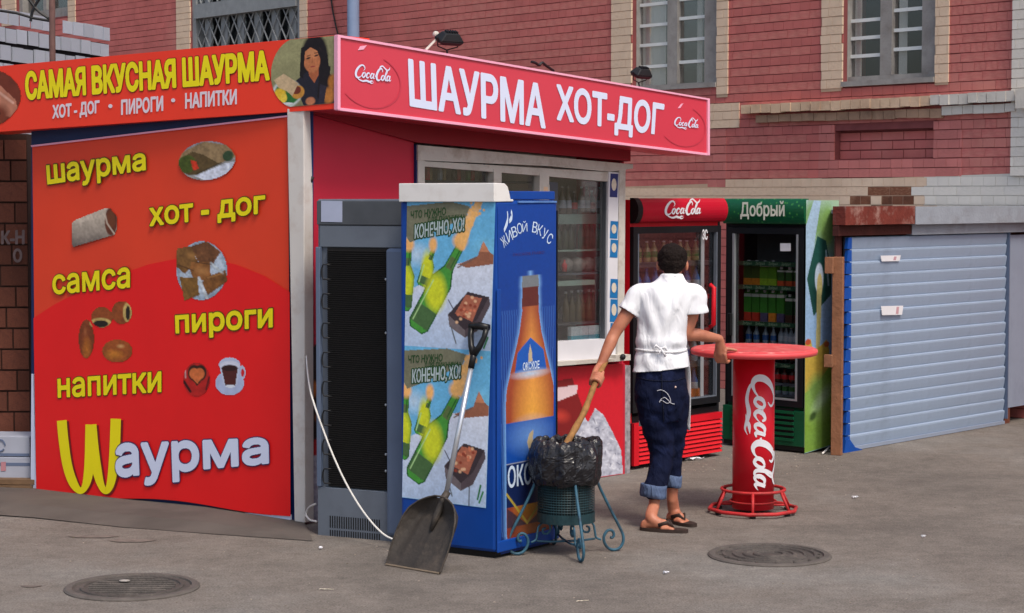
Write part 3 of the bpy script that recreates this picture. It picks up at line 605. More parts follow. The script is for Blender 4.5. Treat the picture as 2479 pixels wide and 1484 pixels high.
# ---------------------------------------------------------------- white silicate brick wall, top left
wa = AT(-60, 100, 15.6); WP = Plane(wa, wa + Vector((.275, .961, 0)) * 2.28)
wt = thing('white_brick_wall', 'white brick wall with black joints above the left end of the kiosk sign', 'wall', WP.pt(0, 0))
bk = MB(); bk.box(WP, 0, WP.L - .02, 0, 3.40, -.25, -.012); obj('mortar', bk, MT['black_joint'], wt)
wb = []
rows = 24; ph = .148
for k in range(rows):
    z0 = 3.56 - ph * (k + 1); a = -.09 * (k % 2) - (.04 if k % 3 == 0 else 0)
    if z0 < 0: break
    while a < WP.L:
        L = .18; a0, a1 = max(a + .010, 0), min(a + L - .010, WP.L - random.uniform(0, .05)); a += L
        if a1 - a0 < .06: continue
        if k == 0 and (1.1 < a0 < 1.25): continue
        wb.append((a0, a1, z0 + .016 + random.uniform(-.005, .004), z0 + ph - .014 + random.uniform(-.007, .004), 'lime_brick', .010 + random.uniform(-.006, .010)))
lay(wt, WP, wb)
pp = thing('rusty_post', 'rusty brown post with two wires standing before the white brick wall', 'post', AT(129, 400, 15.4) * 1 - Vector((0, 0, AT(129, 400, 15.4).z)))
b = AT(129, 400, 15.4); mb = MB(); mb.tube([(b.x, b.y, 0), (b.x, b.y, 2), (b.x + .01, b.y, 4.2)], .024, 10); obj('pole', mb, M('rusty brown post', (92, 66, 62), .8, .3, 20, dirt=(60, 50, 52)), pp, smooth=True)
for pts in ([(64, -10), (84, 18), (96, 30), (128, 52)], [(100, -10), (86, 12), (78, 30), (74, 52)], [(0, 26), (40, 32), (80, 44), (128, 52)]):
    mb = MB(); mb.tube([AT(x, y, 15.42) for x, y in pts], .012, 6); obj('wire', mb, MT['black_metal'], pp)
# ---------------------------------------------------------------- clay block wall left of the kiosk
CP = Plane(AT(-260, 700, 13.9), AT(70, 700, 13.95)); cw = thing('clay_block_wall', 'brown red clay block wall in the shade left of the kiosk banner', 'wall', CP.pt(0, 0))
bk = MB(); bk.box(CP, 0, CP.L, -.05, 2.46, -.3, 0); obj('mortar', bk, MT['clay_joint'], cw)
cb = []; hh = .1507; zt = CP.hit(40, 388, 0)[1]
for k in range(-1, 17):
    z1 = zt - hh * k; z0 = z1 - hh
    if z0 < -.05 or z1 > 2.46: continue
    a = CP.L - [.115, .2, .09, .16][k % 4]; cuts = [CP.L + .001]
    while a > 0: cuts.append(a); a -= .19
    cuts.append(0)
    for i in range(len(cuts) - 1):
        if cuts[i] - cuts[i + 1] > .03: cb.append((cuts[i + 1] + .006, cuts[i] - .006, z0 + .007, z1 - .007, 'clay_block', .014 + random.uniform(-.005, .008)))
lay(cw, CP, cb)
mb = MB(); add_text(mb, 'К-Н', quadmap(CP, (4, 560), (58, 558), (58, 590), (4, 590), .026), .05); add_text(mb, 'О', quadmap(CP, (33, 603), (52, 603), (52, 634), (33, 634), .026), .05); obj('chalk_letters', mb, M('faint chalk', (112, 96, 96), .9, .2, 20), cw)  # letters dimmed to match the shade put into the wall colour
# cartons and planks at its foot
def carton(x0, x1, yt, yb, Y, label, strip, word=None):
    pl = Plane(AT(x0, yb, Y), AT(x1, yb, Y - .03)); z0, z1 = pl.hit(x0, yb)[1], pl.hit(x0, yt)[1]; t = thing('carton', label, 'carton', pl.pt(0, z0)); mb = MB(); mb.box(pl, 0, pl.L, z0, z1, -.3, 0); obj('box', mb, MT['carton'], t, bevel=.004)
    mb = MB(); mb.box(pl, .002, pl.L - .002, z0 + (z1 - z0) * strip, z0 + (z1 - z0) * (strip + .14), .0, .002); obj('printed_strip', mb, MT['carton_strip'], t)
    if word == 'e': mb = MB(); mb.tube([pl.pt(pl.L * .5 + .035 * math.cos(q), z0 + (z1 - z0) * .55 + .04 * math.sin(q), .003) for q in np.linspace(0, 5.6, 16)], .006, 5); obj('printed_mark', mb, MT['carton_strip'], t)
    else: mb = MB(); mb.prism(pl, [(2, 1118), (14, 1118), (14, 1140), (2, 1140)], .002, .004); obj('printed_mark', mb, M('faded red mark', (170, 120, 128), .8), t)
    return t
carton(-90, 74, 1106, 1160, 13.55, 'lower white carton on the planks left of the kiosk banner', .62)
carton(-70, 72, 1056, 1104, 13.56, 'upper white carton stacked on another beside the kiosk banner', .02, 'e')
z = AT(40, 1160, 13.5).z
for i, (y0, y1, lab) in enumerate(((1162, 1174, 'upper old brown plank under the cartons'), (1176, 1192, 'lower old brown plank lying on the ground under the cartons'))):
    pl = Plane(AT(-200, y1, 13.45), AT(84, y1, 13.4)); zt, zb_ = pl.hit(40, y0)[1], pl.hit(40, y1)[1]; mb = MB(); mb.box(pl, 0, pl.L - .02 * i, zb_ - (0 if i == 0 else .02), zt, -.35, -.02 + .02 * i); tag(obj('plank', mb, MT['plank'], loc=pl.pt(0, zb_)), lab, 'plank')


# ---------------------------------------------------------------- metal shed with roller shutter, right
SH = Plane(G(2046, 1094), G(2433, 1026)); sh = thing('shutter_shed', 'low metal shed with a pale blue grey roller shutter below the brick building', 'shed', SH.pt(0, 0))
aR = SH.hit(2433, 800)[0]; aE = SH.hit(2620, 800)[0]; aL = SH.hit(2018, 800)[0]; zt = SH.hit(2050, 574)[1]
s0 = SH.hit(2056, 700)[0]
n = 17; ph = (zt - .03) / n
def slat_mesh():
    mb = MB(); L = aR - s0 - .01; prof = [(0, .0), (.004, .12), (.010, .45), (.015, .80), (.013, .93), (0, 1.0), (-.006, 1.0), (-.006, 0)]
    vs = [(0, -o, z * ph) for o, z in prof] + [(L, -o, z * ph) for o, z in prof]; k = len(prof)
    mb.add(vs, [(i, (i + 1) % k, (i + 1) % k + k, i + k) for i in range(k)] + [tuple(range(k))[::-1], tuple(range(k, 2 * k))]); me = bpy.data.meshes.new('slat'); me.from_pydata([tuple(v) for v in mb.v], [], mb.f); me.materials.append(MT['shutter']); return me
sm = slat_mesh()
sf = MB(); sf.box(SH, s0 - .001, aR, .0, zt, -.06, -.012); shut = obj('shutter', sf, MT['panel_grey'], sh)
for i in range(n):
    o = bpy.data.objects.new('slat', sm); COL.objects.link(o); o.parent = shut; o.location = SH.pt(s0 + .002, .03 + i * ph, -.008 + random.uniform(-.002, .002)) - sh.location; o.rotation_euler = (0, 0, SH.ang)
mb = MB(); mb.box(SH, s0, aR - .01, .004, .032, -.02, .012); obj('bottom_bar', mb, MT['panel_grey'], shut)
for i in range(n):   # blue edge, one lug per slat
    mb = MB(); z0 = .03 + i * ph; j = .02 * math.sin(i * .9) ; mb.prism_az(SH, [(s0 - .085 + j, z0 + .006), (s0 - .002, z0 + .002), (s0 - .002, z0 + ph - .004), (s0 - .07 + j, z0 + ph - .004)], -.01, .018); obj('edge_lug', mb, MT['shutter_blue'], shut)
mb = MB(); mb.prism_az(SH, [(s0 - .10, 0.0), (s0 + .17, 0.0), (s0 + .06, .03), (s0 - .02, .10), (s0 - .08, .10)], .0, .03); obj('edge_foot', mb, MT['shutter_blue'], shut)
for xa, ya, xb, yb in ((2131, 619, 2180, 632), (2132, 741, 2186, 762)):
    mb = MB(); mb.prism(SH, [(xa, ya), (xb, ya - 1), (xb - 3, yb), (xa + 3, yb + 1)], .018, .0215); st = obj('torn_sticker', mb, MT['paper'], shut)
    mb = MB(); mb.prism(SH, [(xb - 16, ya + 2), (xb - 10, ya + 2), (xb - 12, yb - 2), (xb - 18, yb - 2)], .0216, .0225); obj('red_mark', mb, M('faint sticker mark', (190, 150, 160), .6), st)
mb = MB(); mb.box(SH, aR + .012, aE, .14, zt - .02, -.05, .0); obj('sheet_panel', mb, MT['panel_grey'], sh)
mb = MB(); mb.box(SH, aR - .002, aR + .011, .05, zt + .02, -.03, .03); obj('guide_rail', mb, MT['steel_blue'], sh)
mb = MB(); mb.box(SH, aR + .03, aR + .12, -.01, .139, -.06, -.01); obj('brick_foot', mb, MT['clay_block'], sh)
zb0 = SH.hit(2250, 542)[1]; zb1 = SH.hit(2250, 500)[1]; x0s = SH.hit(2190, 520)[0]; 
mb = MB(); mb.box(SH, x0s, aE, zb0, zb1, -.02, .10); obj('beam', mb, MT['beam_grey'], sh)
mb = MB(); mb.box(SH, aL, x0s - .001, zb0 + .005, zb1 + .006, -.02, .095); obj('beam', mb, MT['beam_rust'], sh, label='rust red beam end with peeling white paint')
mb = MB(); mb.box(SH, x0s + .05, aE, zt + .005, zb0 - .001, -.02, .04); obj('lintel', mb, MT['beam_grey'], sh)
mb = MB(); mb.box(SH, aL + .0, x0s + .049, zt + .012, zb0 - .001, -.02, .035); obj('lintel', mb, MT['beam_dark'], sh, label='dark brown lintel end')
mb = MB(); mb.box(SH, aL + .05, s0 - .09, 0, zt + .01, -.035, -.02); obj('jamb', mb, MT['beam_dark'], sh)
roof = MB(); q = [SH.pt(aL, zb1, -.25), SH.pt(aE, zb1, -.25)]; zr = zb1 - .02
fl, fr = FAC.pt(FAC.hit(2010, 480)[0], zr, .06), FAC.pt(FAC.hit(2600, 480)[0], zr, .06)
a = SH.pt(aL, zr, -.03); c = SH.pt(aE, zr, -.03)
roof.hexa([(a.x, a.y, zr - .03), (c.x, c.y, zr - .03), (fr.x, fr.y, zr - .03), (fl.x, fl.y, zr - .03), (a.x, a.y, zr), (c.x, c.y, zr), (fr.x, fr.y, zr), (fl.x, fl.y, zr)]); obj('roof', roof, MT['beam_grey'], sh)
sd = Plane(fl, SH.pt(aL + .10, 0, -.04)); mb = MB(); mb.box(sd, 0, sd.L, 0, zr - .031, -.03, 0); obj('side_wall', mb, MT['beam_dark'], sh)
# propped brown board with two hinge blocks beside the green fridge
WB = Plane(AT(2008, 900, 15.06), AT(2037, 900, 15.02)); wbp = thing('wooden_board', 'tall weathered brown board standing between the green fridge and the shutter', 'board', WB.pt(0, 0))
mb = MB(); z1 = WB.hit(2020, 622)[1]; mb.box(WB, .012, WB.L, 0, z1, -.05, 0); obj('board', mb, MT['wood'], wbp, bevel=.004)
for y0, y1 in ((622, 662), (858, 888)):
    mb = MB(); mb.box(WB, -.035, .03, WB.hit(2010, y1)[1], WB.hit(2010, y0)[1], .002, .05); obj('block', mb, MT['wood'], wbp, bevel=.004)
# ================================================================ KIOSK
C0 = G(735, 1268, 0.0); R0 = G(1512, 1147, 0.0); L0 = AT(80, 1195, 13.45)
KR = Plane(C0, R0); KL = Plane(L0, C0)
kiosk = thing('kiosk', 'red shawarma and hot dog kiosk with orange and pink sign boxes', 'kiosk', (C0.x, C0.y, 0))
def tagp(o, lab): o['label'] = lab; return o
WL, WR = KR.hit(1010, 500)[0], KR.L     # glazed part of the front
def pr(name, pl, pts, o0, o1, mat, par=kiosk, **k):
    mb = MB(); mb.prism(pl, pts, o0, o1); return obj(name, mb, mat, par, **k)
# front wall
zr0, zr1 = KR.hit(740, 270)[1], KR.hit(1525, 360)[1]
mb = MB(); mb.prism_az(KR, [(.06, -.02), (WL - .03, -.02), (WL - .03, KR.hit(1005, 345)[1]), (.06, 2.62)], -.06, 0); obj('front_wall', mb, MT['red_wall'], kiosk)
mb = MB(); mb.prism_az(KR, [(WL - .028, -.02), (KR.L, -.02), (KR.L, KR.hit(1512, 880)[1]), (WL - .028, KR.hit(1010, 905)[1])], -.06, .0); obj('front_wall', mb, MT['red_wall'], kiosk)
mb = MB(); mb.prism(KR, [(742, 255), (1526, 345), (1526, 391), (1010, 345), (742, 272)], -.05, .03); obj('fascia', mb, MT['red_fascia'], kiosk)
mb = MB(); mb.box(KR, WL - .029, WL - .004, .0, KR.hit(1008, 350)[1], -.05, .02); obj('edge_strip', mb, MT['navy'], kiosk)
# left wall with fascia, back and right walls, floor, roof
zl = 2.50
mb = MB(); mb.prism(KL, [(76, 1194), (76, 318), (700, 240), (742, 240), (742, 1262)], -.06, 0); obj('side_wall', mb, MT['navy'], kiosk)
nl = KL.n; nr = KR.n
bl = L0 - nl * 0 + nr * -2.2; bl.z = 0; KBk = Plane(KR.pt(KR.L, 0, -2.3), KL.pt(0, 0, -.1) + KR.e * .6)
e1 = KR.pt(KR.L, 0, -.06); e2 = KR.pt(KR.L, 0, -2.1); KE = Plane(e1, e2); KE2 = Plane(e2, e1)
mb = MB(); mb.box(KE2, 0, KE2.L, -.02, 2.4, -.05, -.001); mb2 = MB(); mb.box(KE, 0, KE.L, -.02, 2.4, 0.0, .03); obj('end_wall', mb, MT['red_wall'], kiosk)
KB = Plane(e2, KL.pt(.05, 0, -.07)); mb = MB(); mb.box(KB, 0, KB.L, -.02, 2.45, 0, .05); obj('back_wall', mb, MT['room_wall'], kiosk)
mb = MB(); fl = [KL.pt(.06, 0, -.06), KR.pt(.06, 0, -.06), KR.pt(KR.L, 0, -.06), e2]
mb.hexa([(p.x, p.y, .04) for p in fl] + [(p.x, p.y, .10) for p in fl]); obj('floor', mb, MT['steel_dark'], kiosk)
mb = MB(); mb.hexa([(p.x, p.y, 2.40 if i < 2 else 2.30) for i, p in enumerate(fl)] + [(p.x, p.y, 2.46 if i < 2 else 2.36) for i, p in enumerate(fl)]); obj('ceiling', mb, MT['room_wall'], kiosk)
# corner post
mb = MB(); q = [KL.w(699, 500, .045), KR.w(737, 500, .03)]
PO = Plane(AT(703, 900, 11.86), AT(738, 900, 11.80)); mb.prism(PO, [(694, 262), (735, 262), (738, 1266), (712, 1262), (706, 900)], -.09, 0); obj('corner_post', mb, MT['post_white'], kiosk, bevel=.006)
# banner on the left wall, its lower red field, loose edges
def KLm(off): return lambda x, y: KL.w(x, y, off)
ban = MB(); N = 28; top = [(78 + (697 - 78) * i / N, 352 - (352 - 281) * i / N) for i in range(N + 1)]; botx = np.linspace(88, 703, N + 1)
def by(x): t = (x - 88) / 615; return 1194 + 55 * t ** .9 - 9 * math.sin(t * 3.1) + 5 * math.sin(t * 9)
bot = [(x, by(x)) for x in botx]; rows_ = 22; vs = []
for j in range(rows_ + 1):
    for i in range(N + 1):
        t = j / rows_; x = top[i][0] * (1 - t) + bot[i][0] * t; y = top[i][1] * (1 - t) + bot[i][1] * t
        o = .018 + .004 * math.sin(i * .7 + j * .2) * math.sin(j * .35); vs.append(KL.w(x, y, o))
ban.add(vs, [(j * (N + 1) + i, (j + 1) * (N + 1) + i, (j + 1) * (N + 1) + i + 1, j * (N + 1) + i + 1) for j in range(rows_) for i in range(N)])
banner = obj('banner', ban, MT['banner_up'], kiosk, smooth=True)
arc = [(78, 772), (130, 738), (200, 702), (280, 668), (360, 640), (430, 626), (500, 627), (570, 640), (640, 668), (702, 708)]
lowf = MB(); NN = 60; rr = 16; vs = []
for j in range(rr + 1):
    for i in range(NN + 1):
        xb = 88 + 615 * i / NN; xt = 81 + 620 * i / NN; ya = np.interp(xt, [a[0] for a in arc], [a[1] for a in arc]); t = j / rr; x = xt * (1 - t) + xb * t; y = ya * (1 - t) + (by(xb) - 1) * t; vs.append(KL.w(x, y, .0245))
lowf.add(vs, [(j * (NN + 1) + i, (j + 1) * (NN + 1) + i, (j + 1) * (NN + 1) + i + 1, j * (NN + 1) + i + 1) for j in range(rr) for i in range(NN)]); obj('red_field', lowf, MT['banner_low'], banner, smooth=True)
mb = MB(); mb.prism(KL, [(76, 905), (80, 905), (88, 1193), (74, 1193)], .0, .012); obj('loose_hem', mb, MT['white_print'], banner)
mb = MB(); mb.prism(KL, [(560, 1240), (640, 1243), (702, 1246), (702, 1262), (640, 1258), (600, 1248)], .002, .016); obj('loose_hem', mb, MT['white_print'], banner)
mb = MB(); mb.prism(KL, [(74, 352), (697, 279), (697, 283), (76, 356)], .012, .03); obj('top_hem', mb, MT['sign_edge'], banner)
def word(par, pl, s, tl, tr, br_, bl_, mat, omat=None, bold=.02, grow=.03, off=.03, name='lettering', px=2.2, shadow=None):
    fm = quadmap(pl, tl, tr, br_, bl_, off)
    if omat: mb = MB(); add_text(mb, s, fm, bold, grow, -.0015); obj(name + '_outline', mb, omat, par)
    if shadow:
        f2 = quadmap(pl, *[(p[0] + shadow[0], p[1] + shadow[1]) for p in (tl, tr, br_, bl_)], off - .003); mb = MB(); add_text(mb, s, f2, bold, grow, 0); obj(name + '_shadow', mb, omat, par)
    mb = MB(); add_text(mb, s, fm, bold); return obj(name, mb, mat, par)
Yl, Dg = MT['yellow'], MT['dark_green_print']
word(banner, KL, 'шаурма', (113, 402), (350, 372), (352, 424), (117, 460), Yl, Dg, .045, .05)
word(banner, KL, 'хот - дог', (362, 505), (640, 474), (640, 525), (364, 557), Yl, Dg, .045, .05)
word(banner, KL, 'самса', (127, 668), (313, 648), (313, 695), (129, 712), Yl, Dg, .045, .05)
word(banner, KL, 'пироги', (425, 765), (658, 748), (658, 806), (427, 820), Yl, Dg, .045, .05)
word(banner, KL, 'напитки', (140, 918), (389, 900), (389, 948), (141, 962), Yl, Dg, .045, .05)
# big two-arched letter and the white rest of the word
def arch_letter(mb, off, dx=0, dy=0, wk=1.0):
    fm = quadmap(KL, (dx, dy), (1000 + dx, dy), (1000 + dx, 1400 + dy), (dx, 1400 + dy), off)
    k = 0
    for st in ([(175, 1012, 27), (180, 1060, 27), (190, 1120, 26), (205, 1162, 24), (222, 1183, 17), (236, 1178, 17), (246, 1150, 24), (251, 1100, 27), (253, 1022, 27)],
               [(256, 1022, 26), (262, 1080, 26), (272, 1140, 24), (284, 1176, 17), (297, 1184, 16), (308, 1160, 22), (316, 1100, 27), (320, 1008, 27)]):
        C = smooth_curve([(x, y, w * wk) for x, y, w in st], 8); vs = []; n = len(C)
        for i in range(n):
            t = C[min(i + 1, n - 1)][:2] - C[max(i - 1, 0)][:2]; l = math.hypot(*t); nx_, ny_ = -t[1] / l, t[0] / l; w = C[i][2] / 2
            for sg in (-1, 1): x, y = C[i][0] + sg * nx_ * w, C[i][1] + sg * ny_ * w; vs.append(fm(x / 1000, 1 - y / 1400, .0004 * k))
        mb.add(vs, [(2 * i, 2 * i + 1, 2 * i + 3, 2 * i + 2) for i in range(n - 1)]); k += 1
mb = MB(); arch_letter(mb, .0275, 4, 3, 1.12); obj('arched_letter_shadow', mb, MT['dark_red_print'], banner)
mb = MB(); arch_letter(mb, .0295); obj('arched_letter', mb, Yl, banner)
word(banner, KL, 'аурма', (280, 1078), (646, 1062), (648, 1140), (284, 1178), MT['white_print'], MT['navy_print'], .055, .03, off=.034)
# ---- food pictures printed on the banner
def pic(x0, y0, x1, y1, nx, ny, draw, name='food_picture', sk=0, off=.0265, pl=None, par=None, base=(200, 40, 36)):
    cv = Canvas(nx, ny, base, (y1 - y0) and (x1 - x0) / (y1 - y0)); cv.mask[:] = False; draw(cv)
    fm = quadmap(pl or KL, (x0, y0), (x1, y0 - sk), (x1, y1 - sk), (x0, y1), off); return cv.build(name, fm, PMD, par or banner)
def mask_ell(c, cx, cy, rx, ry): c.mask |= ((c.X - cx) / rx) ** 2 + ((c.Y - cy) / ry) ** 2 < 1
def mask_poly(c, p): c.mask |= c.poly(p) > 0
def d_wrap_plate(c):
    mask_ell(c, .5, .5, .49, .49); c.c[:] = lin((196, 190, 184)); c.grad((150, 150, 160), (150, 150, 150), 0, .3); c.fill([(0, .3), (.45, .02), (1, .2), (1, .45), (.4, .75), (.2, .8), (0, .7)], (146, 122, 88)); c.fill([(0, .45), (.25, .25), (.45, .35), (.72, .6), (.35, .82), (.18, .82), (.02, .7)], (92, 74, 44)); c.ell(.16, .55, .16, .22, (70, 84, 30)); c.fill([(.22, .45), (.32, .5), (.37, .68), (.27, .72)], (196, 54, 30)); c.ell(.86, .42, .09, .13, (54, 76, 50)); c.fill([(.3, .86), (.8, .6), (1, .56), (.9, .9), (.5, 1.0)], (206, 212, 228)); c.line([(.33, .8), (.75, .58)], .02, (60, 50, 30)); c.grain(14, .35); c.grain(30, .35, 4)
def d_lavash(c):
    p = [(.02, .38), (.12, .3), (.72, .03), (.84, .02), (.98, .2), (1.0, .5), (.94, .68), (.05, .98), (.02, .85)]; mask_poly(c, p); c.c[:] = lin((176, 158, 144)); c.grad((196, 182, 166), (86, 76, 74), .25, 1.0); c.ell(.86, .35, .13, .34, (96, 50, 34)); c.grain(9, .3); c.grain(26, .25, 4); c.ell(.86, .3, .09, .22, (110, 60, 36), .6); c.line([(.72, .1), (.78, .4), (.95, .68)], .03, (196, 178, 160))
def d_samsa(c):
    mask_ell(c, .5, .5, .49, .49); c.c[:] = lin((150, 170, 190)); c.ell(.5, .5, .42, .42, (176, 190, 206))
    for i, p in enumerate(([(.02, .12), (.3, .1), (.42, .35), (.18, .55), (.0, .42)], [(.3, .1), (.6, .02), (.86, .2), (.7, .42), (.42, .34)], [(.3, .35), (.66, .36), (.68, .66), (.36, .66), (.28, .5)], [(.08, .6), (.42, .62), (.46, .9), (.16, 1.0)], [(.6, .6), (.95, .5), (1.0, .68), (.62, .9), (.5, .7)])):
        mask_poly(c, p); c.fill(p, [(120, 84, 44), (112, 72, 44), (142, 92, 48), (128, 92, 44), (124, 80, 40)][i])
    c.line([(.45, .62), (.6, .95)], .05, (200, 208, 214)); c.line([(.68, .38), (.9, .55)], .04, (190, 200, 206)); c.grain(10, .45); c.grain(28, .4, 4); c.line([(.05, .4), (.35, .5)], .02, (80, 50, 26)); c.line([(.4, .36), (.68, .4)], .02, (80, 50, 26)); c.line([(.62, .62), (.9, .55)], .02, (170, 120, 70)); c.ell(.3, .25, .1, .05, (176, 126, 70), .6, .4, 1); c.ell(.5, .5, .12, .06, (184, 130, 76), .6, .2, 1)
def d_pies(c):
    for i, (a) in enumerate(([.16, .62, .15, .33, 0], [.44, .26, .2, .18, 0], [.8, .18, .19, .2, 0], [.72, .82, .28, .2, 0])): mask_ell(c, *a[:4])
    c.c[:] = lin((140, 72, 34)); c.ell(.16, .6, .15, .33, (124, 60, 30)); c.ell(.17, .78, .07, .16, (190, 112, 40), .7, 0, 1.0); c.ell(.72, .82, .28, .20, (150, 78, 34)); c.ell(.66, .88, .14, .07, (196, 124, 44), .7, 0, 1.0)
    c.ell(.42, .36, .2, .09, (196, 168, 100)); c.ell(.42, .37, .14, .06, (40, 34, 28)); c.ell(.9, .18, .08, .16, (196, 168, 100)); c.ell(.91, .19, .04, .12, (40, 34, 28)); c.grain(12, .3); c.grain(30, .3, 4); c.ell(.78, .74, .06, .03, (220, 170, 110), .6, 0, 1); c.ell(.14, .5, .03, .06, (170, 100, 60), .6, 0, 1)
def d_tea(c):
    mask_ell(c, .5, .55, .44, .44); c.c[:] = lin((184, 30, 30)); c.ell(.5, .55, .42, .42, (180, 34, 30)); c.ell(.42, .38, .2, .2, (50, 30, 20)); c.ell(.62, .38, .2, .2, (50, 30, 20)); c.fill([(.24, .42), (.8, .42), (.52, .72)], (60, 34, 20)); c.ell(.42, .4, .15, .14, (206, 110, 60)); c.ell(.6, .4, .15, .14, (206, 110, 60)); c.fill([(.29, .44), (.74, .44), (.52, .66)], (206, 110, 60)); c.line([(.1, .6), (.3, .85)], .08, (50, 12, 14)); c.line([(.9, .5), (.8, .8)], .06, (90, 16, 20)); c.line([(.12, .1), (.15, .5)], .04, (200, 160, 160)); c.grain(10, .3)
def d_coffee(c):
    mask_ell(c, .45, .68, .45, .32); mask_ell(c, .45, .22, .34, .2); mask_ell(c, .82, .42, .12, .2); mask_poly(c, [(.12, .22), (.78, .22), (.7, .7), (.24, .7)])
    c.c[:] = lin((186, 196, 224)); c.ell(.45, .7, .44, .3, (176, 188, 222)); c.fill([(.14, .2), (.76, .2), (.68, .72), (.26, .72)], (196, 204, 228)); c.ell(.45, .24, .3, .12, (210, 214, 232)); c.fill([(.2, .3), (.7, .3), (.62, .74), (.32, .74)], (82, 36, 34)); c.ell(.45, .3, .24, .08, (50, 26, 24)); c.ell(.47, .76, .15, .04, (220, 226, 240)); c.ell(.84, .42, .05, .1, (200, 34, 40)); c.grain(8, .1)
pic(430, 345, 572, 443, 60, 44, d_wrap_plate, sk=10)
pic(170, 500, 285, 602, 56, 48, d_lavash)
pic(425, 582, 552, 730, 56, 64, d_samsa, sk=2)
pic(188, 730, 322, 876, 60, 66, d_pies)
pic(438, 866, 514, 962, 40, 48, d_tea)
pic(520, 862, 600, 958, 44, 50, d_coffee)
# ---- left sign box
b0 = FP = None
CC = KR.pt(0, 0, .34) + KL.e * .02; t_ = (818 - IW / 2) / FPX
# slide the corner along the sign front until it sits on the picture column 818
a_, _z = Plane(KR.pt(0, 0, .33), KR.pt(KR.L, 0, .33)).hit(818, 200); CC = KR.pt(0, 0, .33) + KR.e * a_
SR = Plane(CC, CC + KR.e * 4); LE = AT(-60, 300, 13.55); LE.z = 0; SL = Plane(LE, CC)
sb = MB(); pts = [(-60, 166), (816, 85), (816, 263), (-60, 323)]
sb.prism(SL, pts, -.30, 0); sign_l = obj('side_sign_box', sb, MT['sign_orange'], kiosk)
word(sign_l, SL, 'САМАЯ ВКУСНАЯ ШАУРМА', (62, 176), (648, 124), (650, 192), (64, 240), Yl, MT['dark_red_print'], .055, .03, off=.005)
wt2 = MT['white_text2']
word(sign_l, SL, 'ХОТ - ДОГ', (128, 256), (240, 244), (240, 278), (128, 292), wt2, None, .045, off=.004)
word(sign_l, SL, 'ПИРОГИ', (294, 243), (394, 233), (394, 268), (294, 278), wt2, None, .045, off=.004)
word(sign_l, SL, 'НАПИТКИ', (449, 227), (572, 217), (572, 251), (449, 262), wt2, None, .045, off=.004)
for x, y in ((267, 257), (419, 243)): mb = MB(); mb.prism(SL, [(x + 5 * math.cos(q), y + 5 * math.sin(q)) for q in np.linspace(0, 6.28, 11)[:-1]], .003, .004); obj('dot', mb, wt2, sign_l)
def d_woman(c):
    # round-edged panel: olive ground, dark-haired woman holding a plate with a wrap
    X, Y = c.X, c.Y; c.mask[:] = (((X - .40) / .40) ** 2 + ((Y - .5) / .52) ** 2 < 1) | (X > .36); c.c[:] = lin((146, 142, 104)); c.grad((150, 148, 108), (120, 118, 88), .3, 1); c.blend(np.clip((X - .75) * 2, 0, .35), (116, 112, 84))
    c.ell(.66, .30, .20, .36, (26, 20, 24), 1, 0, .2); c.fill([(.47, .22), (.85, .25), (.9, .7), (.84, .95), (.44, .6), (.46, .45)], (26, 20, 24)); c.fill([(.38, .62), (.55, .5), (.8, .5), (.97, .62), (1.0, 1.0), (.5, 1.0), (.42, .8)], (36, 34, 46))
    c.fill([(.57, .46), (.72, .44), (.72, .56), (.66, .68), (.58, .56)], (170, 96, 62)); c.ell(.62, .33, .125, .19, (188, 116, 76), 1, -.1, .12); c.ell(.62, .22, .1, .08, (206, 140, 96), .6, 0, .9); c.ell(.57, .30, .035, .012, (40, 22, 22), .9, -.25, .4); c.ell(.69, .27, .035, .012, (40, 22, 22), .9, -.25, .4)
    c.line([(.63, .3), (.625, .38)], .012, (150, 84, 56), .7); c.ell(.635, .43, .04, .011, (150, 60, 56), .9, -.1, .4); c.line([(.55, .27), (.6, .255)], .01, (30, 20, 20)); c.line([(.66, .235), (.73, .225)], .01, (30, 20, 20))
    c.fill([(.46, .14), (.60, .08), (.70, .1), (.80, .28), (.84, .6), (.76, .56), (.745, .32), (.70, .2), (.60, .14), (.52, .2), (.505, .4), (.49, .6), (.44, .55)], (26, 20, 24)); c.fill([(.74, .4), (.9, .45), (.84, .95), (.7, .9)], (28, 22, 26))
    c.ell(.93, .68, .07, .11, (176, 112, 48), .9, 0, .4); c.ell(.87, .88, .09, .12, (186, 120, 56), .9, 0, .4); c.ell(.60, .94, .07, .06, (186, 118, 84), 1, 0, .3); c.fill([(.74, .7), (.84, .74), (.8, 1), (.72, 1)], (46, 42, 56))
    c.ell(.24, .80, .23, .21, (200, 208, 206)); c.ell(.25, .8, .2, .17, (44, 110, 52)); c.ell(.14, .8, .09, .09, (222, 184, 50), 1, 0, .3); c.ell(.2, .86, .05, .07, (226, 196, 70)); c.ell(.41, .79, .10, .10, (196, 138, 60)); c.ell(.39, .76, .07, .06, (112, 48, 34)); c.ell(.24, .95, .1, .02, (214, 216, 220))
    c.fill([(.05, .58), (.2, .5), (.34, .6), (.42, .66), (.33, .84), (.24, .76), (.12, .70)], (198, 172, 136)); c.grain(16, .16, 5); c.grain(44, .2, 6)
pic(655, 100, 817, 263, 150, 150, d_woman, 'printed_woman_with_plate', sk=14, off=.003, pl=SL, par=sign_l, base=(146, 142, 104))
def d_hand(c):
    X, Y = c.X, c.Y; c.mask[:] = ((X / .98) ** 2 + ((Y - .5) / .5) ** 2 < 1); c.c[:] = lin((112, 50, 34)); c.fill([(0, .1), (.5, .3), (.85, .55), (.95, .85), (.6, .8), (0, 1)], (186, 122, 98)); c.ell(.4, .8, .3, .2, (120, 56, 36), .9, 0, .5); c.line([(.3, .3), (.8, .6)], .05, (220, 170, 150)); c.line([(.2, .45), (.5, .75)], .05, (70, 30, 24)); c.grain(8, .25)
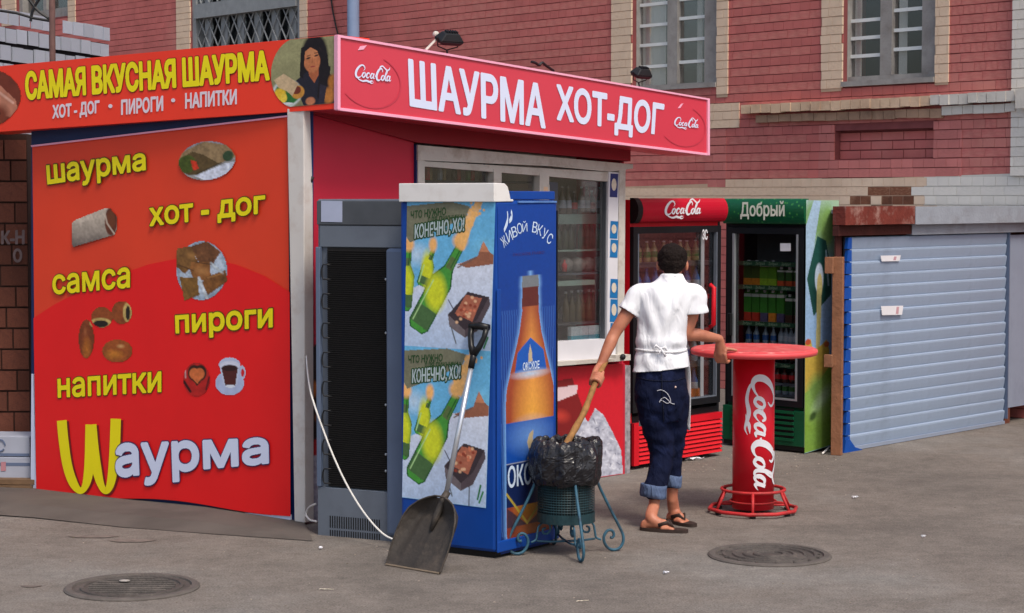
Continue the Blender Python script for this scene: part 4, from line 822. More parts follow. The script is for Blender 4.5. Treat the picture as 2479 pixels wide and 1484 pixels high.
pic(-55, 164, 54, 318, 50, 60, d_hand, 'printed_food_detail', sk=9, off=.003, pl=SL, par=sign_l)
# ---- right sign box
sb = MB(); sb.prism(SR, [(818, 85), (1717, 240), (1717, 376), (818, 265)], -.36, 0); sign_r = obj('front_sign_box', sb, MT['sign_pink'], kiosk)
for nm, pts in (('top_trim', [(818, 84), (1718, 239), (1718, 243), (818, 90)]), ('bottom_trim', [(818, 260), (1718, 371.5), (1718, 377), (818, 267)]), ('left_trim', [(817, 86), (824, 87), (824, 266), (817, 265)]), ('right_trim', [(1713, 241), (1718, 241), (1718, 376), (1713, 375)])):
    mb = MB(); mb.prism(SR, pts, -.02, .012 if 'l' in nm[:2] or 'r' in nm[:2] else .010); obj(nm, mb, MT['sign_edge'], sign_r)
WP_ = MT['white_print']
word(sign_r, SR, 'ШАУРМА', (990, 146), (1318, 208), (1318, 308), (994, 254), WP_, None, .035, off=.004)
word(sign_r, SR, 'ХОТ-ДОГ', (1348, 206), (1606, 254), (1600, 340), (1350, 305), WP_, None, .035, off=.004)
def disc_ring(cx, cy, rx, ry, sl):
    mb = MB(); n = 40; vs = []
    for i in range(n + 1):
        q = -1.1 + 3.6 * i / n
        for r in (1, .955): x = cx + rx * r * math.cos(q); vs.append(SR.w(x, cy + ry * r * math.sin(q) + sl * (x - cx), .0035))
    mb.add(vs, [(2 * i, 2 * i + 1, 2 * i + 3, 2 * i + 2) for i in range(n)]); obj('round_print', mb, MT['sign_mark'], sign_r)
disc_ring(896, 196, 76, 66, .16); disc_ring(1653, 305, 56, 50, .13)
for q4 in (((858, 148), (946, 162), (946, 210), (858, 196)), ((1631, 278), (1690, 287), (1690, 318), (1631, 309))):
    mb = MB(); add_script(mb, quadmap(SR, *q4, .005), fat=.9); obj('script_lettering', mb, WP_, sign_r)
for p in ([(866, 122), (872, 112), (888, 110), (880, 120)], [(1640, 262), (1648, 252), (1654, 250), (1646, 262)]): mb = MB(); mb.prism(SR, p, .003, .004); obj('gleam_print', mb, MT['sign_edge'], sign_r)
# soffit and roof slab
a0, zA = SR.hit(830, 255); a1, zB = SR.hit(1700, 365)
mb = MB(); f0 = SR.pt(.02, zA + .05, -.361); f1 = SR.pt(a1, zB + .05, -.361); k0 = KL.pt(0, 2.52, -.02); k1 = KR.pt(KR.L, 2.36, -2.0)
mb.hexa([f0 - Vector((0, 0, .02)), f1 - Vector((0, 0, .02)), k1 - Vector((0, 0, .02)), k0 - Vector((0, 0, .02)), f0 + Vector((0, 0, .04)), f1 + Vector((0, 0, .04)), k1 + Vector((0, 0, .06)), k0 + Vector((0, 0, .04))]); obj('roof', mb, MT['roof_grey'], kiosk)
# small dark hook on the wall
mb = MB(); mb.tube([KR.w(744, 396, .01), KR.w(744, 436, .012), KR.w(752, 440, .03), KR.w(757, 428, .04)], .012, 6); obj('hook', mb, MT['black_metal'], kiosk, smooth=True)
# ---- glazed front: frame, panes, sill
FW, FCn = MT['frame_white'], MT['frame_clean']
pr('window_header', KR, [(1012, 351), (1532, 398), (1532, 408), (1476, 416), (1328, 402), (1012, 388)], -.05, .035, FW)
wf = pr('window_frame', KR, [(1012, 352), (1028, 353), (1028, 900), (1012, 900)], -.05, .03, FW)
def fr(pts, mat=FW, o0=-.05, o1=.022, name='frame_bar'): mb = MB(); mb.prism(KR, pts, o0, o1); return obj(name, mb, mat, wf)
fr([(1028, 390), (1474, 417), (1474, 440), (1328, 427), (1028, 403)]); fr([(1195, 410), (1214, 412), (1214, 893), (1195, 895)], o1=.026); fr([(1306, 420), (1329, 422), (1329, 888), (1306, 890)], o1=.026)
fr([(1473, 416), (1497, 418), (1493, 820), (1469, 822)], FCn, o1=.028); fr([(1499, 408), (1514, 409), (1510, 872), (1494, 872)], FW, o1=.034)
fr([(1028, 846), (1469, 820), (1490, 820), (1490, 872), (1028, 902)], FCn, o1=.02, name='sill_panel')
fr([(1340, 887), (1526, 872), (1526, 858), (1490, 860), (1490, 868), (1340, 876)], FW, .02, .09, name='sill_ledge')
mb = MB(); mb.ball(KR.w(1507, 864, .10), .022, .022, .022); obj('bolt', mb, MT['black_metal'], wf, smooth=True)
for pts in ([(1028, 403), (1195, 413), (1195, 895), (1028, 846)], [(1214, 415), (1306, 424), (1306, 888), (1214, 893)], [(1329, 428), (1472, 440), (1468, 824), (1329, 834)]):
    mb = MB(); mb.prism(KR, pts, -.03, -.024); obj('pane', mb, MT['glass'], wf)
mb = MB(); mb.prism(KR, [(1466, 440), (1472, 440), (1468, 824), (1461, 824)], -.022, .01); obj('gasket', mb, MT['steel_dark'], wf)
mb = MB(); mb.prism(KR, [(1329, 440), (1350, 442), (1350, 832), (1329, 834)], -.022, .006); obj('gasket', mb, MT['steel_dark'], wf)
for (y0, y1, mk) in ((420, 478, 'sticker_navy'), (535, 578, 'sticker_blue'), (580, 624, 'sticker_blue'), (675, 722, 'sticker_blue'), (724, 780, 'sticker_blue'), (782, 818, 'sticker_blue')):
    mb = MB(); mb.prism(KR, [(1478, y0), (1496, y0 + 1), (1494, y1), (1476, y1 - 1)], .0285, .0305); st = obj('sticker', mb, MT[mk], wf)
    if mk == 'sticker_blue' or y0 == 420:
        mb = MB(); cy = (y0 + y1) / 2 - 2; mb.prism(KR, [(1486 + 6.0 * math.cos(q), cy + (y1 - y0) * .26 * math.sin(q)) for q in np.linspace(0, 6.28, 13)[:-1]], .031, .032); obj('cup_print', mb, MT['sticker_cream'], st)
mb = MB(); mb.prism(KR, [(1312, 445), (1330, 447), (1330, 470), (1312, 470)], .027, .029); obj('price_card', mb, MT['frame_white'], wf)
mb = MB(); mb.prism(KR, [(1316, 452), (1326, 453), (1326, 466), (1316, 466)], .0295, .0305); obj('price_card', mb, MT['plaster_beige'], wf, label='small yellow picture on the price card')
# shelves behind the glass
def shelf(name, x0, x1, y, o0, o1, mat, lip=0, th=.012):
    a0, z = KR.hit(x0, y, o1); a1 = KR.hit(x1, y, o1)[0]; mb = MB(); mb.box(KR, a0, a1, z - th, z, o0, o1)
    if lip: mb.box(KR, a0, a1, z - lip, z - th, o1 - .008, o1)
    return obj(name, mb, mat, kiosk)
shelf('shelf', 1026, 1340, 437, -.45, -.10, MT['steel_dark'])
shelf('shelf', 1352, 1462, 519, -.45, -.16, MT['shelf_glass'], .07)
shelf('shelf', 1348, 1468, 606, -.45, -.14, MT['shelf_glass'])
shelf('shelf', 1330, 1470, 664, -.45, -.10, MT['steel_grey'], .012)
shelf('shelf', 1330, 1440, 682, -.45, -.09, MT['shelf_glass'], .035)
shelf('shelf', 1330, 1470, 786, -.45, -.08, MT['steel_dark'])
mb = MB(); mb.prism(KR, [(1334, 690), (1460, 684), (1455, 700), (1380, 720), (1334, 770)], -.30, -.29); obj('reflection_panel', mb, MT['steel_dark'], kiosk)  # grey sheet standing in for a reflection in the right pane
mb = MB(); mb.prism(KR, [(1030, 300), (1500, 300), (1500, 900), (1030, 900)], -.50, -.48); obj('display_back', mb, MT['room_wall'], kiosk)
# printed lower wall: bottle in ice (right of the blue fridge) and left strip
def d_ice(c):
    X, Y = c.X, c.Y; c.mask[:] = True; c.c[:] = lin((206, 30, 46)); c.fill([(0, .12), (.28, .1), (.36, .25), (.45, .42), (.1, .75), (0, .8)], (128, 30, 32)); c.fill([(.02, .18), (.36, .16), (.34, .24), (.05, .3)], (226, 200, 206)); c.ell(.12, .42, .12, .05, (190, 60, 50), .7, .4, .8)
    ice = c.poly([(0, .86), (.08, .66), (.3, .6), (.42, .42), (.5, .5), (.6, .38), (.72, .45), (.84, .6), (.97, .78), (1.0, 1.0), (0, 1.0)]); n1 = c.noise(16, 3); n2 = c.noise(40, 4); v = np.clip(n1 * .9 + n2 * .5 - .15, 0, 1)[..., None]; col = np.array(lin((112, 116, 140))) * (1 - v) + np.array(lin((226, 230, 244))) * v; cc = c.c.copy(); a = ice[..., None]; c.c = cc * (1 - a) + col * a
    for i in range(60):
        r = rng.random(4); x, y = r[0], .45 + .55 * r[1]
        if c.poly([(0, .9), (.1, .7), (.3, .62), (.42, .46), (.6, .42), (.84, .62), (.97, .8), (1, 1), (0, 1)])[min(int(y * c.ny), c.ny - 1), min(int(x * c.nx), c.nx - 1)]: c.line([(x, y), (x + .08 * (r[2] - .5), y + .05 * (r[3] - .2))], .008, (90, 94, 120) if i % 2 else (236, 238, 250))
cv = Canvas(90, 120, (206, 30, 46), .6); d_ice(cv); cv.build('printed_bottle_in_ice', quadmap(KR, (1335, 890), (1508, 880), (1508, 1147), (1335, 1172), .004), PM, kiosk)
def d_strip(c):
    c.mask[:] = True; c.c[:] = lin((190, 36, 60)); c.fill([(0, .08), (1, .06), (1, .62), (0, .64)], (34, 22, 24)); c.grain(6, .9, 3); c.ell(.3, .3, .2, .04, (196, 110, 50), .8, 0, .5); c.ell(.6, .45, .25, .03, (150, 90, 60), .8, 0, .5); c.fill([(0, .6), (1, .5), (1, .62), (0, .75)], (176, 34, 44)); ice = c.poly([(0, .66), (1, .62), (1, 1), (0, 1)]); n = c.noise(9, 2)[..., None]; col = np.array(lin((110, 104, 122))) * (1 - n) + np.array(lin((196, 192, 206))) * n; c.c = c.c * (1 - ice[..., None]) + col * ice[..., None]
cv = Canvas(24, 110, (190, 36, 60), .12); d_strip(cv); cv.build('printed_strip_with_ice', quadmap(KR, (741, 800), (800, 805), (800, 1262), (741, 1268), .004), PM, kiosk)
mb = MB(); mb.box(KR, KR.L + .004, KR.L + .07, 0, KR.hit(1508, 880)[1] - .02, -.15, -.01); obj('end_strip', mb, M('grey printed strip', (150, 146, 152), .5, .5, 28), kiosk)
# asphalt apron at the foot of the left wall
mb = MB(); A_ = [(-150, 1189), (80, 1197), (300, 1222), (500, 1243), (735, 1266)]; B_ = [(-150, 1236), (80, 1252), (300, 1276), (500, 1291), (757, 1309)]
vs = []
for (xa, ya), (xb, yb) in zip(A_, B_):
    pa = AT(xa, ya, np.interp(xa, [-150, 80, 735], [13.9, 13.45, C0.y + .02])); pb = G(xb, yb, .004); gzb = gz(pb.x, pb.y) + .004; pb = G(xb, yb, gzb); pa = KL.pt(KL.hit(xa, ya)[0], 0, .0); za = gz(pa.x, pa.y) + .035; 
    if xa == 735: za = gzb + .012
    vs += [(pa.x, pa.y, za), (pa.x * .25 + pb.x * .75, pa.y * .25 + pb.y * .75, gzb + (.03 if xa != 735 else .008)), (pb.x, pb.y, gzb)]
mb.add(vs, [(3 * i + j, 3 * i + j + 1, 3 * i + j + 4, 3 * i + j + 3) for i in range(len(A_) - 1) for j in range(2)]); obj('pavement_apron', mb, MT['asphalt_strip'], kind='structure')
ORD = ['leftmost', 'second from the left', 'third from the left', 'fourth from the left', 'fifth from the left', 'sixth from the left', 'seventh from the left', 'eighth from the left', 'ninth from the left']
# ================================================================ FRIDGES AND THEIR GOODS
# grey fridge seen from the back
A_ = Vector((-1.157, 11.47, 0)); B_ = Vector((-.60, 11.20, 0)); GF = Plane(A_, B_); W = GF.L
g1 = thing('grey_fridge', 'grey display fridge turned with its black condenser back to the street', 'fridge', GF.pt(0, 0))
mb = MB(); mb.box(GF, 0, W, .03, 1.995, -.48, -.02); obj('body', mb, MT['steel_grey'], g1, bevel=.008)
ax = lambda x, y=900: GF.hit(x, y)[0]; zy = lambda y, x=870: GF.hit(x, y)[1]
mb = MB(); mb.box(GF, .005, W - .005, zy(545), 1.985, -.018, .0); obj('top_panel', mb, MT['steel_dark'], g1, bevel=.004)
mb = MB(); mb.box(GF, .025, W - .005, zy(598), zy(547), -.018, -.004); obj('back_panel', mb, MT['steel_grey'], g1)
mb = MB(); mb.box(GF, .003, W - .10, zy(1312, 780), zy(1185), -.018, .004); obj('lower_panel', mb, MT['steel_grey'], g1, bevel=.004)
mb = MB(); mb.box(GF, ax(940), W, .035, zy(600), -.018, .035); obj('side_column', mb, MT['steel_blue'], g1, bevel=.02)
mb = MB(); mb.box(GF, .004, ax(778), zy(1184), zy(599), -.018, .015); obj('side_column', mb, MT['steel_blue'], g1, bevel=.004)
mb = MB(); mb.box(GF, ax(792), ax(939), zy(1183), zy(600), -.018, -.008); cp = obj('condenser_back', mb, MT['coil'], g1)
mb = MB(); z = zy(1180)
while z < zy(604):
    mb.box(GF, ax(794), ax(937), z, z + .005, -.006, .006); z += .0125
obj('condenser_wires', mb, MT['coil'], g1, kind='stuff')
tz0, tz1 = zy(1175), zy(606); n = 17; P = []
for i in range(n):
    z = tz1 - (tz1 - tz0) * i / (n - 1); xl, xr = ax(784), ax(932); P += [(xl, z), (xr, z)] if i % 2 == 0 else [(xr, z), (xl, z)]
for i in range(1, n - 1, 2):
    z0 = tz1 - (tz1 - tz0) * i / (n - 1); z1 = tz1 - (tz1 - tz0) * (i + 1) / (n - 1); s_ = 1 if i % 2 == 0 else -1; xe = ax(932) if i % 2 == 0 else ax(787); xs_ = ax(786) if i % 2 == 0 else ax(932)
    pts = [GF.pt(xe + .045, z0, .0), GF.pt(xe, z0, .014)] + [GF.pt(xe + s_ * .014 * math.sin(q), (z0 + z1) / 2 + (z0 - z1) / 2 * math.cos(q), .012) for q in np.linspace(.4, 2.8, 5)] + [GF.pt(xe, z1, .014), GF.pt(xe + .045, z1, .0)]
    mb = MB(); mb.tube(pts, .0045, 6); obj('tube_loop', mb, MT['black_metal'], g1, smooth=True)
mb = MB(); mb.prism(GF, [(777, 486), (828, 487), (828, 538), (777, 537)], .001, .003); obj('paper_label', mb, M('faint blue label', (164, 172, 196), .6, .08, 8), g1)
for y in (676, 806, 980, 1100, 1140): mb = MB(); mb.ball(GF.w(934, y, .010), .008, .008, .008, seg=8, rings=5); obj('screw', mb, MT['silver'], g1)
for r0, r1 in ((1254, 1290), (1288, 1318)):
    mb = MB()
    for i in range(22): a = ax(797) + (ax(916) - ax(797)) * i / 21; mb.box(GF, a, a + .008, zy(r1 - 4, 850) + .012, zy(r0 + 2, 850) + .01, .0045, .0052)
    obj('vent_slots', mb, MT['black_plastic'], g1, kind='stuff')
mb = MB(); [mb.box(GF, a, a + .05, 0, .032, -.45, -.40) for a in (.02, W - .08)]; [mb.box(GF, a, a + .05, 0, .032, -.08, -.03) for a in (.02, W - .08)]; obj('feet', mb, MT['black_plastic'], g1)

# blue fridge: poster side and printed side
Cb = Vector((-.089, 10.68, 0)); Db = Cb + Vector((-.548, .345, 0)); Eb = Cb + Vector((.351, .47, 0)); BL = Plane(Db, Cb); BR = Plane(Cb, Eb)
bf = thing('blue_fridge', 'royal blue fridge with a beer bottle on its side and a white box on top', 'fridge', (Cb.x, Cb.y, 0))
Fb = Db + (Eb - Cb)
def quadbox(pts, z0, z1): m = MB(); m.hexa([(p.x, p.y, z0) for p in pts] + [(p.x, p.y, z1) for p in pts]); return m
obj('body', quadbox([Db, Cb, Eb, Fb], .035, 1.99), MT['blue_fridge'], bf, bevel=.02)
obj('plinth', quadbox([Db.lerp(Eb, .05), Cb.lerp(Fb, .05), Eb.lerp(Db, .05), Fb.lerp(Cb, .05)], 0, .034), MT['black_plastic'], bf)
# frame around the printed side
zb = lambda y, x=1270: BR.hit(x, y)[1]
mb = MB(); mb.prism(BL, [(985, 447), (992, 443), (1200, 443), (1200, 489), (985, 487)], -.012, .02); mb2 = MB()
pl = Plane(BL.pt(0.005, 0, 0), BL.pt(BL.L + .0, 0, 0)); az = [(0, 0)]
ca = MB(); prof = [BR.hit(x, y, .004) for x, y in ((1200, 489), (1200, 443), (1222, 444), (1229, 452), (1233, 466), (1236, 482), (1243, 483), (1243, 488))]
vs = [Vector(BR.pt(max(a, -.0) if i > 1 else -.02, z, .004)) for i, (a, z) in enumerate(prof)]; off = BL.e * -(BL.L - .006); k = len(vs)
ca.add(vs + [v + off for v in vs], [tuple(range(k))[::-1], tuple(range(k, 2 * k))] + [(i, (i + 1) % k, (i + 1) % k + k, i + k) for i in range(k)]); obj('lamp_box', ca, MT['cap_white'], bf, bevel=.004)
mb = MB(); mb.box(BR, BR.hit(1240, 475)[0], BR.L - .012, 1.992, BR.hit(1300, 463)[1], -.35, -.01); obj('hinge_cover', mb, MT['blue_fridge'], bf, bevel=.005)
mb = MB(); mb.box(BR, BR.hit(1252, 475)[0], BR.L - .02, 1.975, 1.985, .0, .008); obj('scuffed_edge', mb, M('pale scuffed blue', (90, 130, 190), .5, .3, 20), bf)
mb = MB(); mb.box(BR, BR.L, BR.L + .008, .1, 1.93, -.3, -.004); obj('door_gasket', mb, MT['black_plastic'], bf)
# poster with two repeats
def beer(c, y0, y1):
    T = lambda pts: [(x, y0 + (y1 - y0) * y) for x, y in pts]; S = lambda y: y0 + (y1 - y0) * y; sy = (y1 - y0)
    inb = ((c.Y >= y0) & (c.Y <= y1)).astype(float); c.blend(inb, (104, 178, 222)); c.ell(.12, S(.36), .12, .06 * sy, (190, 214, 236), .8, 0, 1.4); c.ell(.9, S(.3), .12, .05 * sy, (120, 190, 226), .8, 0, 1.2)
    snow = c.poly(T([(.0, .62), (.3, .52), (.55, .42), (1.0, .36), (1.0, 1.0), (0, 1.0)])); c.grad((216, 222, 238), (176, 196, 226), S(.4), S(1.0), .97, snow)
    c.fill(T([(.6, .42), (.82, .36), (.87, .27), (.95, .33), (1.0, .35), (1.0, .41), (.7, .44)]), (150, 96, 74)); c.fill(T([(.84, .33), (.88, .26), (.95, .33)]), (196, 130, 96)); c.line(T([(.6, .44), (.8, .37)]), .014, (110, 90, 84))
    # green bottles with spouting foam
    for (bx, by, tx, ty, w, lime) in ((-.02, .72, .03, .33, .17, 1), (.2, .56, .31, .33, .13, 1), (.16, .84, .62, .30, .23, 1)):
        dx, dy = tx - bx, (ty - by); asp = c.asp; L_ = math.hypot(dx, dy * sy / asp); ux, uy = dx / L_, dy / L_; nx_, ny_ = -(dy * sy / asp) / L_, dx / L_ * asp / sy
        def bp(t, h): return (bx + dx * t + nx_ * w * h, by + dy * t + ny_ * w * h)
        out = [bp(-.06, -.30), bp(0, -.5), bp(.55, -.5), bp(.72, -.2), bp(1.0, -.16), bp(1.0, .16), bp(.72, .2), bp(.55, .5), bp(0, .5), bp(-.06, .30)]
        c.fill(T([bp(-.07, -.36), bp(0, -.56), bp(.56, -.56), bp(.73, -.25), bp(1.01, -.2), bp(1.01, .2), bp(.73, .25), bp(.56, .56), bp(0, .56), bp(-.07, .36)]), (24, 84, 34)); c.fill(T(out), (70, 148, 58)); c.line(T([bp(.0, .32), bp(.5, .32)]), .016, (30, 96, 40)); c.line(T([bp(.1, .0), bp(.2, .3)]), .02, (150, 176, 140))
        m = bp(.42, 0); c.ell(m[0], S(m[1]), w * .50, .125 * sy, (206, 214, 44), 1, 0, .6); c.fill(T([bp(.0, -.5), bp(.22, -.5), bp(.22, .5), bp(.0, .5)]), (70, 104, 62)); c.fill(T([bp(.72, -.16), bp(.86, -.15), bp(.86, .15), bp(.72, .17)]), (90, 110, 64)); c.line(T([bp(.02, -.38), bp(.52, -.38)]), .012, (176, 220, 150)); c.line(T([bp(.75, .08), bp(.98, .08)]), .012, (20, 90, 30))
        c.ell(tx + .0, S(ty - .04), w * .35, .05 * sy, (240, 180, 110), 1, 0, .6)
    for i in range(46):
        r = rng.random(4); t = r[0]; x = .60 + .22 * t + (r[1] - .5) * .16 * (t + .3); y = .28 - .27 * t + (r[2] - .5) * .10; c.ell(x, S(y), .012 + .03 * (1 - t) * r[3], (.008 + .016 * (1 - t)) * sy, (236, 176, 104), .95, r[1] * 3, .5)
    c.fill(T([(.56, .28), (.62, .16), (.78, .0), (.86, .0), (.74, .18), (.68, .3)]), (240, 184, 112), .9)
    # grill with skewers
    c.fill(T([(.72, .60), (.96, .63), (.84, .78), (.70, .86), (.50, .76)]), (58, 48, 54)); c.fill(T([(.50, .76), (.70, .86), (.70, .91), (.52, .84)]), (110, 100, 104)); c.fill(T([(.96, .63), (.98, .68), (.84, .86), (.70, .91), (.70, .86), (.84, .78)]), (84, 72, 78))
    c.fill(T([(.70, .62), (.88, .64), (.78, .80), (.58, .75)]), (170, 100, 78))
    for i in range(26): r = rng.random(3); x = .60 + .24 * r[0]; y = .64 + .13 * r[1] - .05 * (r[0] - .5) + (.8 - x) * .1; c.ell(x, S(y), .018, .010 * sy, [(222, 178, 140), (140, 60, 44), (206, 120, 90)][i % 3], .9, 0, .6)
    c.line(T([(.54, .84), (.60, .95)]), .014, (90, 96, 104)); c.line(T([(.80, .88), (.80, 1.0)]), .014, (90, 96, 104)); c.line(T([(.56, .72), (.50, .66)]), .01, (40, 40, 60)); c.line(T([(.93, .86), (.9, .95)]), .02, (30, 110, 50)); c.line(T([(.96, .9), (.92, .97)]), .02, (40, 120, 60))
    c.fill(T([(.0, .03), (.5, .0), (.72, .03), (.68, .10), (.2, .24), (.04, .28), (0, .24)]), (116, 116, 96))
cv = Canvas(150, 380, (150, 180, 216), .33); cv.mask[:] = True; beer(cv, .0, .49); beer(cv, .485, 1.0); cv.grain(60, .16, 8); cv.grain(24, .12, 18)
pq = ((985, 488), (1199, 489), (1176, 1230), (973, 1204)); fmP = quadmap(BL, *pq, .003)
poster = cv.build('poster', fmP, PM, bf)
def sub(fm, u0, v0, u1, v1, du=0):
    return lambda u, v, d=0.0: fm(u0 + (u1 - u0) * u + du * (v), v0 + (v1 - v0) * v + du * .35 * u, d + .002)
dgp, wpr = M('dark green letters', (34, 70, 34), .5), M('silver green letters', (170, 186, 190), .5)
for base in (1.0, .515):
    for s_, u0, v0, u1, v1, mt in (('ЧТО НУЖНО', .05, -.045, .45, -.020, dgp), ('ДЛЯ ПИКНИКА?', .24, -.062, .66, -.040, dgp), ('КОНЕЧНО, ХО!', .10, -.118, .66, -.066, wpr)):
        fm = sub(fmP, u0, base + v0 - .012, u1, base + v1 - .012); f3 = (lambda u, v, d=0.0, fm=fm: fm(u, v + .55 * u, d))
        if mt is wpr: mb = MB(); add_text(mb, s_, lambda u, v, d=0.0: f3(u, v, d - .0008), .03, .07); obj('poster_lettering_outline', mb, dgp, poster)
        mb = MB(); add_text(mb, s_, f3, .02); obj('poster_lettering', mb, mt, poster)
# printed beer bottle on the right-hand side
cv = Canvas(120, 360, (10, 58, 146), .24); cv.mask[:] = True; X, Y = cv.X, cv.Y
cv.grad((12, 64, 152), (10, 40, 104), 0, 1)
prof = [(.300, .09), (.318, .105), (.345, .10), (.36, .115), (.41, .12), (.42, .10), (.50, .15), (.58, .22), (.66, .31), (.74, .345), (.80, .35), (1.0, .36)]
prof = [(.205, .14), (.235, .155), (.245, .14), (.29, .155), (.305, .145), (.37, .20), (.42, .27), (.48, .36), (.53, .43), (.58, .45), (.95, .45), (.985, .40)]
hw = np.interp(Y, [p[0] for p in prof], [p[1] for p in prof], left=0, right=0); cx = .56; d = np.abs(X - cx); ins = (d < hw).astype(float)
glow = np.clip(1 - (d - hw) / .09, 0, 1) * (Y > .19) * (Y < .98) * (1 - ins); cv.blend(glow ** 2 * .9, (120, 170, 226))
rays = (np.sin((X - cx) * 150 + (Y) * 20 * np.sign(X - cx)) > .3) * (Y > .3) * (Y < .95) * (1 - ins) * .28; cv.blend(rays, (90, 140, 210))
t = np.clip((X - cx) / np.maximum(hw, 1e-3), -1, 1); am = np.array(lin((150, 66, 40))) * np.ones_like(cv.c); hi = np.array(lin((222, 150, 70))); k = np.clip(1 - np.abs(t - .1) * 1.1, 0, 1)[..., None]; am = am * (1 - k) + hi * k
up = np.clip((.42 - Y) * 6, 0, .75)[..., None]; am = am * (1 - up) + np.array(lin((146, 68, 50))) * up; bo = np.clip((Y - .5) * 4, 0, .6)[..., None] * k; am = am * (1 - bo) + np.array(lin((232, 176, 60))) * bo
low = np.clip((Y - .84) * 10, 0, .85)[..., None]; am = am * (1 - low) + np.array(lin((110, 44, 34))) * low
cv.blend(ins, am); cv.blend(ins * (Y < .238) * (Y > .2), (112, 118, 124)); cv.blend(ins * (Y < .295) * (Y >= .238), (92, 40, 36))
cv.fill([(.33, .425), (.56, .385), (.80, .425), (.86, .482), (.28, .482)], (24, 86, 176)); cv.ell(.56, .49, .28, .012, (176, 196, 220), .7, 0, 1)
cv.blend(ins * (Y > .625) * (Y < .87), (20, 72, 160)); cv.ell(.56, .67, .3, .04, (110, 156, 214), .6, 0, 1.4); cv.fill([(.5, .69), (.54, .665), (.62, .655), (.60, .70), (.66, .735), (.50, .74), (.54, .715)], (176, 160, 128)); cv.line([(.12, .745), (1.0, .745)], .012, (190, 190, 180)); cv.blend(ins * (Y > .745) * (Y < .80), (14, 40, 96)); cv.blend(ins * (Y > .80) * (Y < .87), (18, 34, 80))
cv.line([(.12, .83), (.5, .925)], .03, (170, 150, 60)); cv.line([(.98, .83), (.5, .925)], .03, (150, 140, 60)); cv.fill([(.12, .87), (.5, .93), (.98, .87), (1.0, .93), (.12, .93)], (24, 40, 60), .8)
cv.fill([(.53, .43), (.555, .405), (.59, .43), (.60, .455), (.52, .455)], (186, 170, 140)); cv.grain(50, .10, 9)
fmB = quadmap(BR, (1204, 500), (1344, 492), (1337, 1312), (1212, 1342), .002); side = cv.build('printed_beer_bottle', fmB, PM, bf)
ltr = M('pale blue letters', (196, 214, 236), .5)
word_s = 'ЖИВОЙ ВКУС'
for i, ch in enumerate(word_s):
    if ch == ' ': continue
    t = i / 9; u = .10 + .80 * t; v = .895 + .048 * math.sin(math.pi * (t * .9 + .03)) - .008 * t; ang = (.5 - t) * 1.1; mb = MB()
    def fl(uu, vv, d=0.0, u=u, v=v, ang=ang):
        lx, ly = (uu - .5) * .036, (vv - .5) * .058; x = lx * math.cos(ang) - ly * math.sin(ang); y = lx * math.sin(ang) + ly * math.cos(ang); return fmB(u + x / .42, v + y / 1.85, d + .002)
    add_text(mb, ch, fl, .0); obj('lettering', mb, ltr, side)
for i, (u0, v0, u1, v1) in enumerate(((.10, .93, .16, .985), (.19, .955, .22, .985))):
    mb = MB(); ribbon(mb, [(u0, v0, .012), ((u0 + u1) / 2 + .03, (v0 + v1) / 2, .02), (u1, v1, .012)], lambda u, v, d=0.0: fmB(u, v, d + .002)); obj('lettering', mb, ltr, side)
mb = MB(); add_text(mb, 'ОКСКОЕ', lambda u, v, d=0.0: fmB(.42 + .30 * u, .522 + .022 * v, d + .002), .02); obj('lettering', mb, ltr, side)
mb = MB(); add_text(mb, 'ОКСКОЕ', lambda u, v, d=0.0: fmB(.14 + .86 * u, .188 + .062 * v, d + .002), .02); obj('lettering', mb, ltr, side)
mb = MB(); add_text(mb, 'ОКСКОЕ ПИВО', lambda u, v, d=0.0: fmB(.25 + .55 * u, .855 + .008 * v, d + .002), .0); obj('lettering', mb, M('faint red letters', (70, 50, 110), .5), side)
# frame bars round the print (lower rounded bezel)
mb = MB(); mb.box(BR, .0, .035, .05, 1.5, .001, .012); obj('bezel', mb, MT['blue_fridge'], bf, bevel=.008)
mb = MB(); mb.box(BR, .0, BR.L, .035, .10, .001, .014); obj('bezel', mb, MT['blue_fridge'], bf, bevel=.01)

# ---- display fridges with glass doors
def carcass(t, pl, W, D, m_out, m_in, z0, z1, zt, base_m):
    """open-fronted body: two sides, back, top, bottom"""
    for nm, a0, a1, mm in (('side', 0, .03, m_out), ('side', W - .03, W, MT['fridge_black'])): mb = MB(); mb.box(pl, a0, a1, .05, zt, -D, -.03); obj(nm, mb, mm, t, bevel=.004)
    mb = MB(); mb.box(pl, .031, W - .031, z0 - .05, z1 + .05, -D + .001, -D + .03); obj('back', mb, m_in, t)
    mb = MB(); mb.box(pl, .031, W - .031, z1 + .051, zt - .002, -D + .002, -.031); obj('top', mb, m_out, t)
    mb = MB(); mb.box(pl, .031, W - .031, .052, z0 - .051, -D + .002, -.031); obj('machine_box', mb, base_m, t)
def door(t, pl, a0, a1, z0, z1, fm_, inner, fw=.05, o=0.0, sl=.018):
    d = MB(); d.box(pl, a0, a0 + fw, z0, z1, -.03, o); d.box(pl, a1 - fw, a1, z0, z1, -.03, o); d.box(pl, a0 + fw, a1 - fw, z0, z0 + fw, -.03, o); d.box(pl, a0 + fw, a1 - fw, z1 - fw, z1, -.03, o); dd = obj('door', d, fm_, t)
    if inner:
        q = MB(); b0, b1, y0, y1 = a0 + fw, a1 - fw, z0 + fw, z1 - fw; q.box(pl, b0, b0 + sl, y0, y1, -.02, o + .003); q.box(pl, b1 - sl, b1, y0, y1, -.02, o + .003); q.box(pl, b0 + sl, b1 - sl, y0, y0 + sl * .7, -.02, o + .003); obj('trim', q, inner, dd)
    q = MB(); q.box(pl, a0 + fw, a1 - fw, z0 + fw, z1 - fw, -.026, -.020); obj('pane', q, MT['glass'], dd); return dd
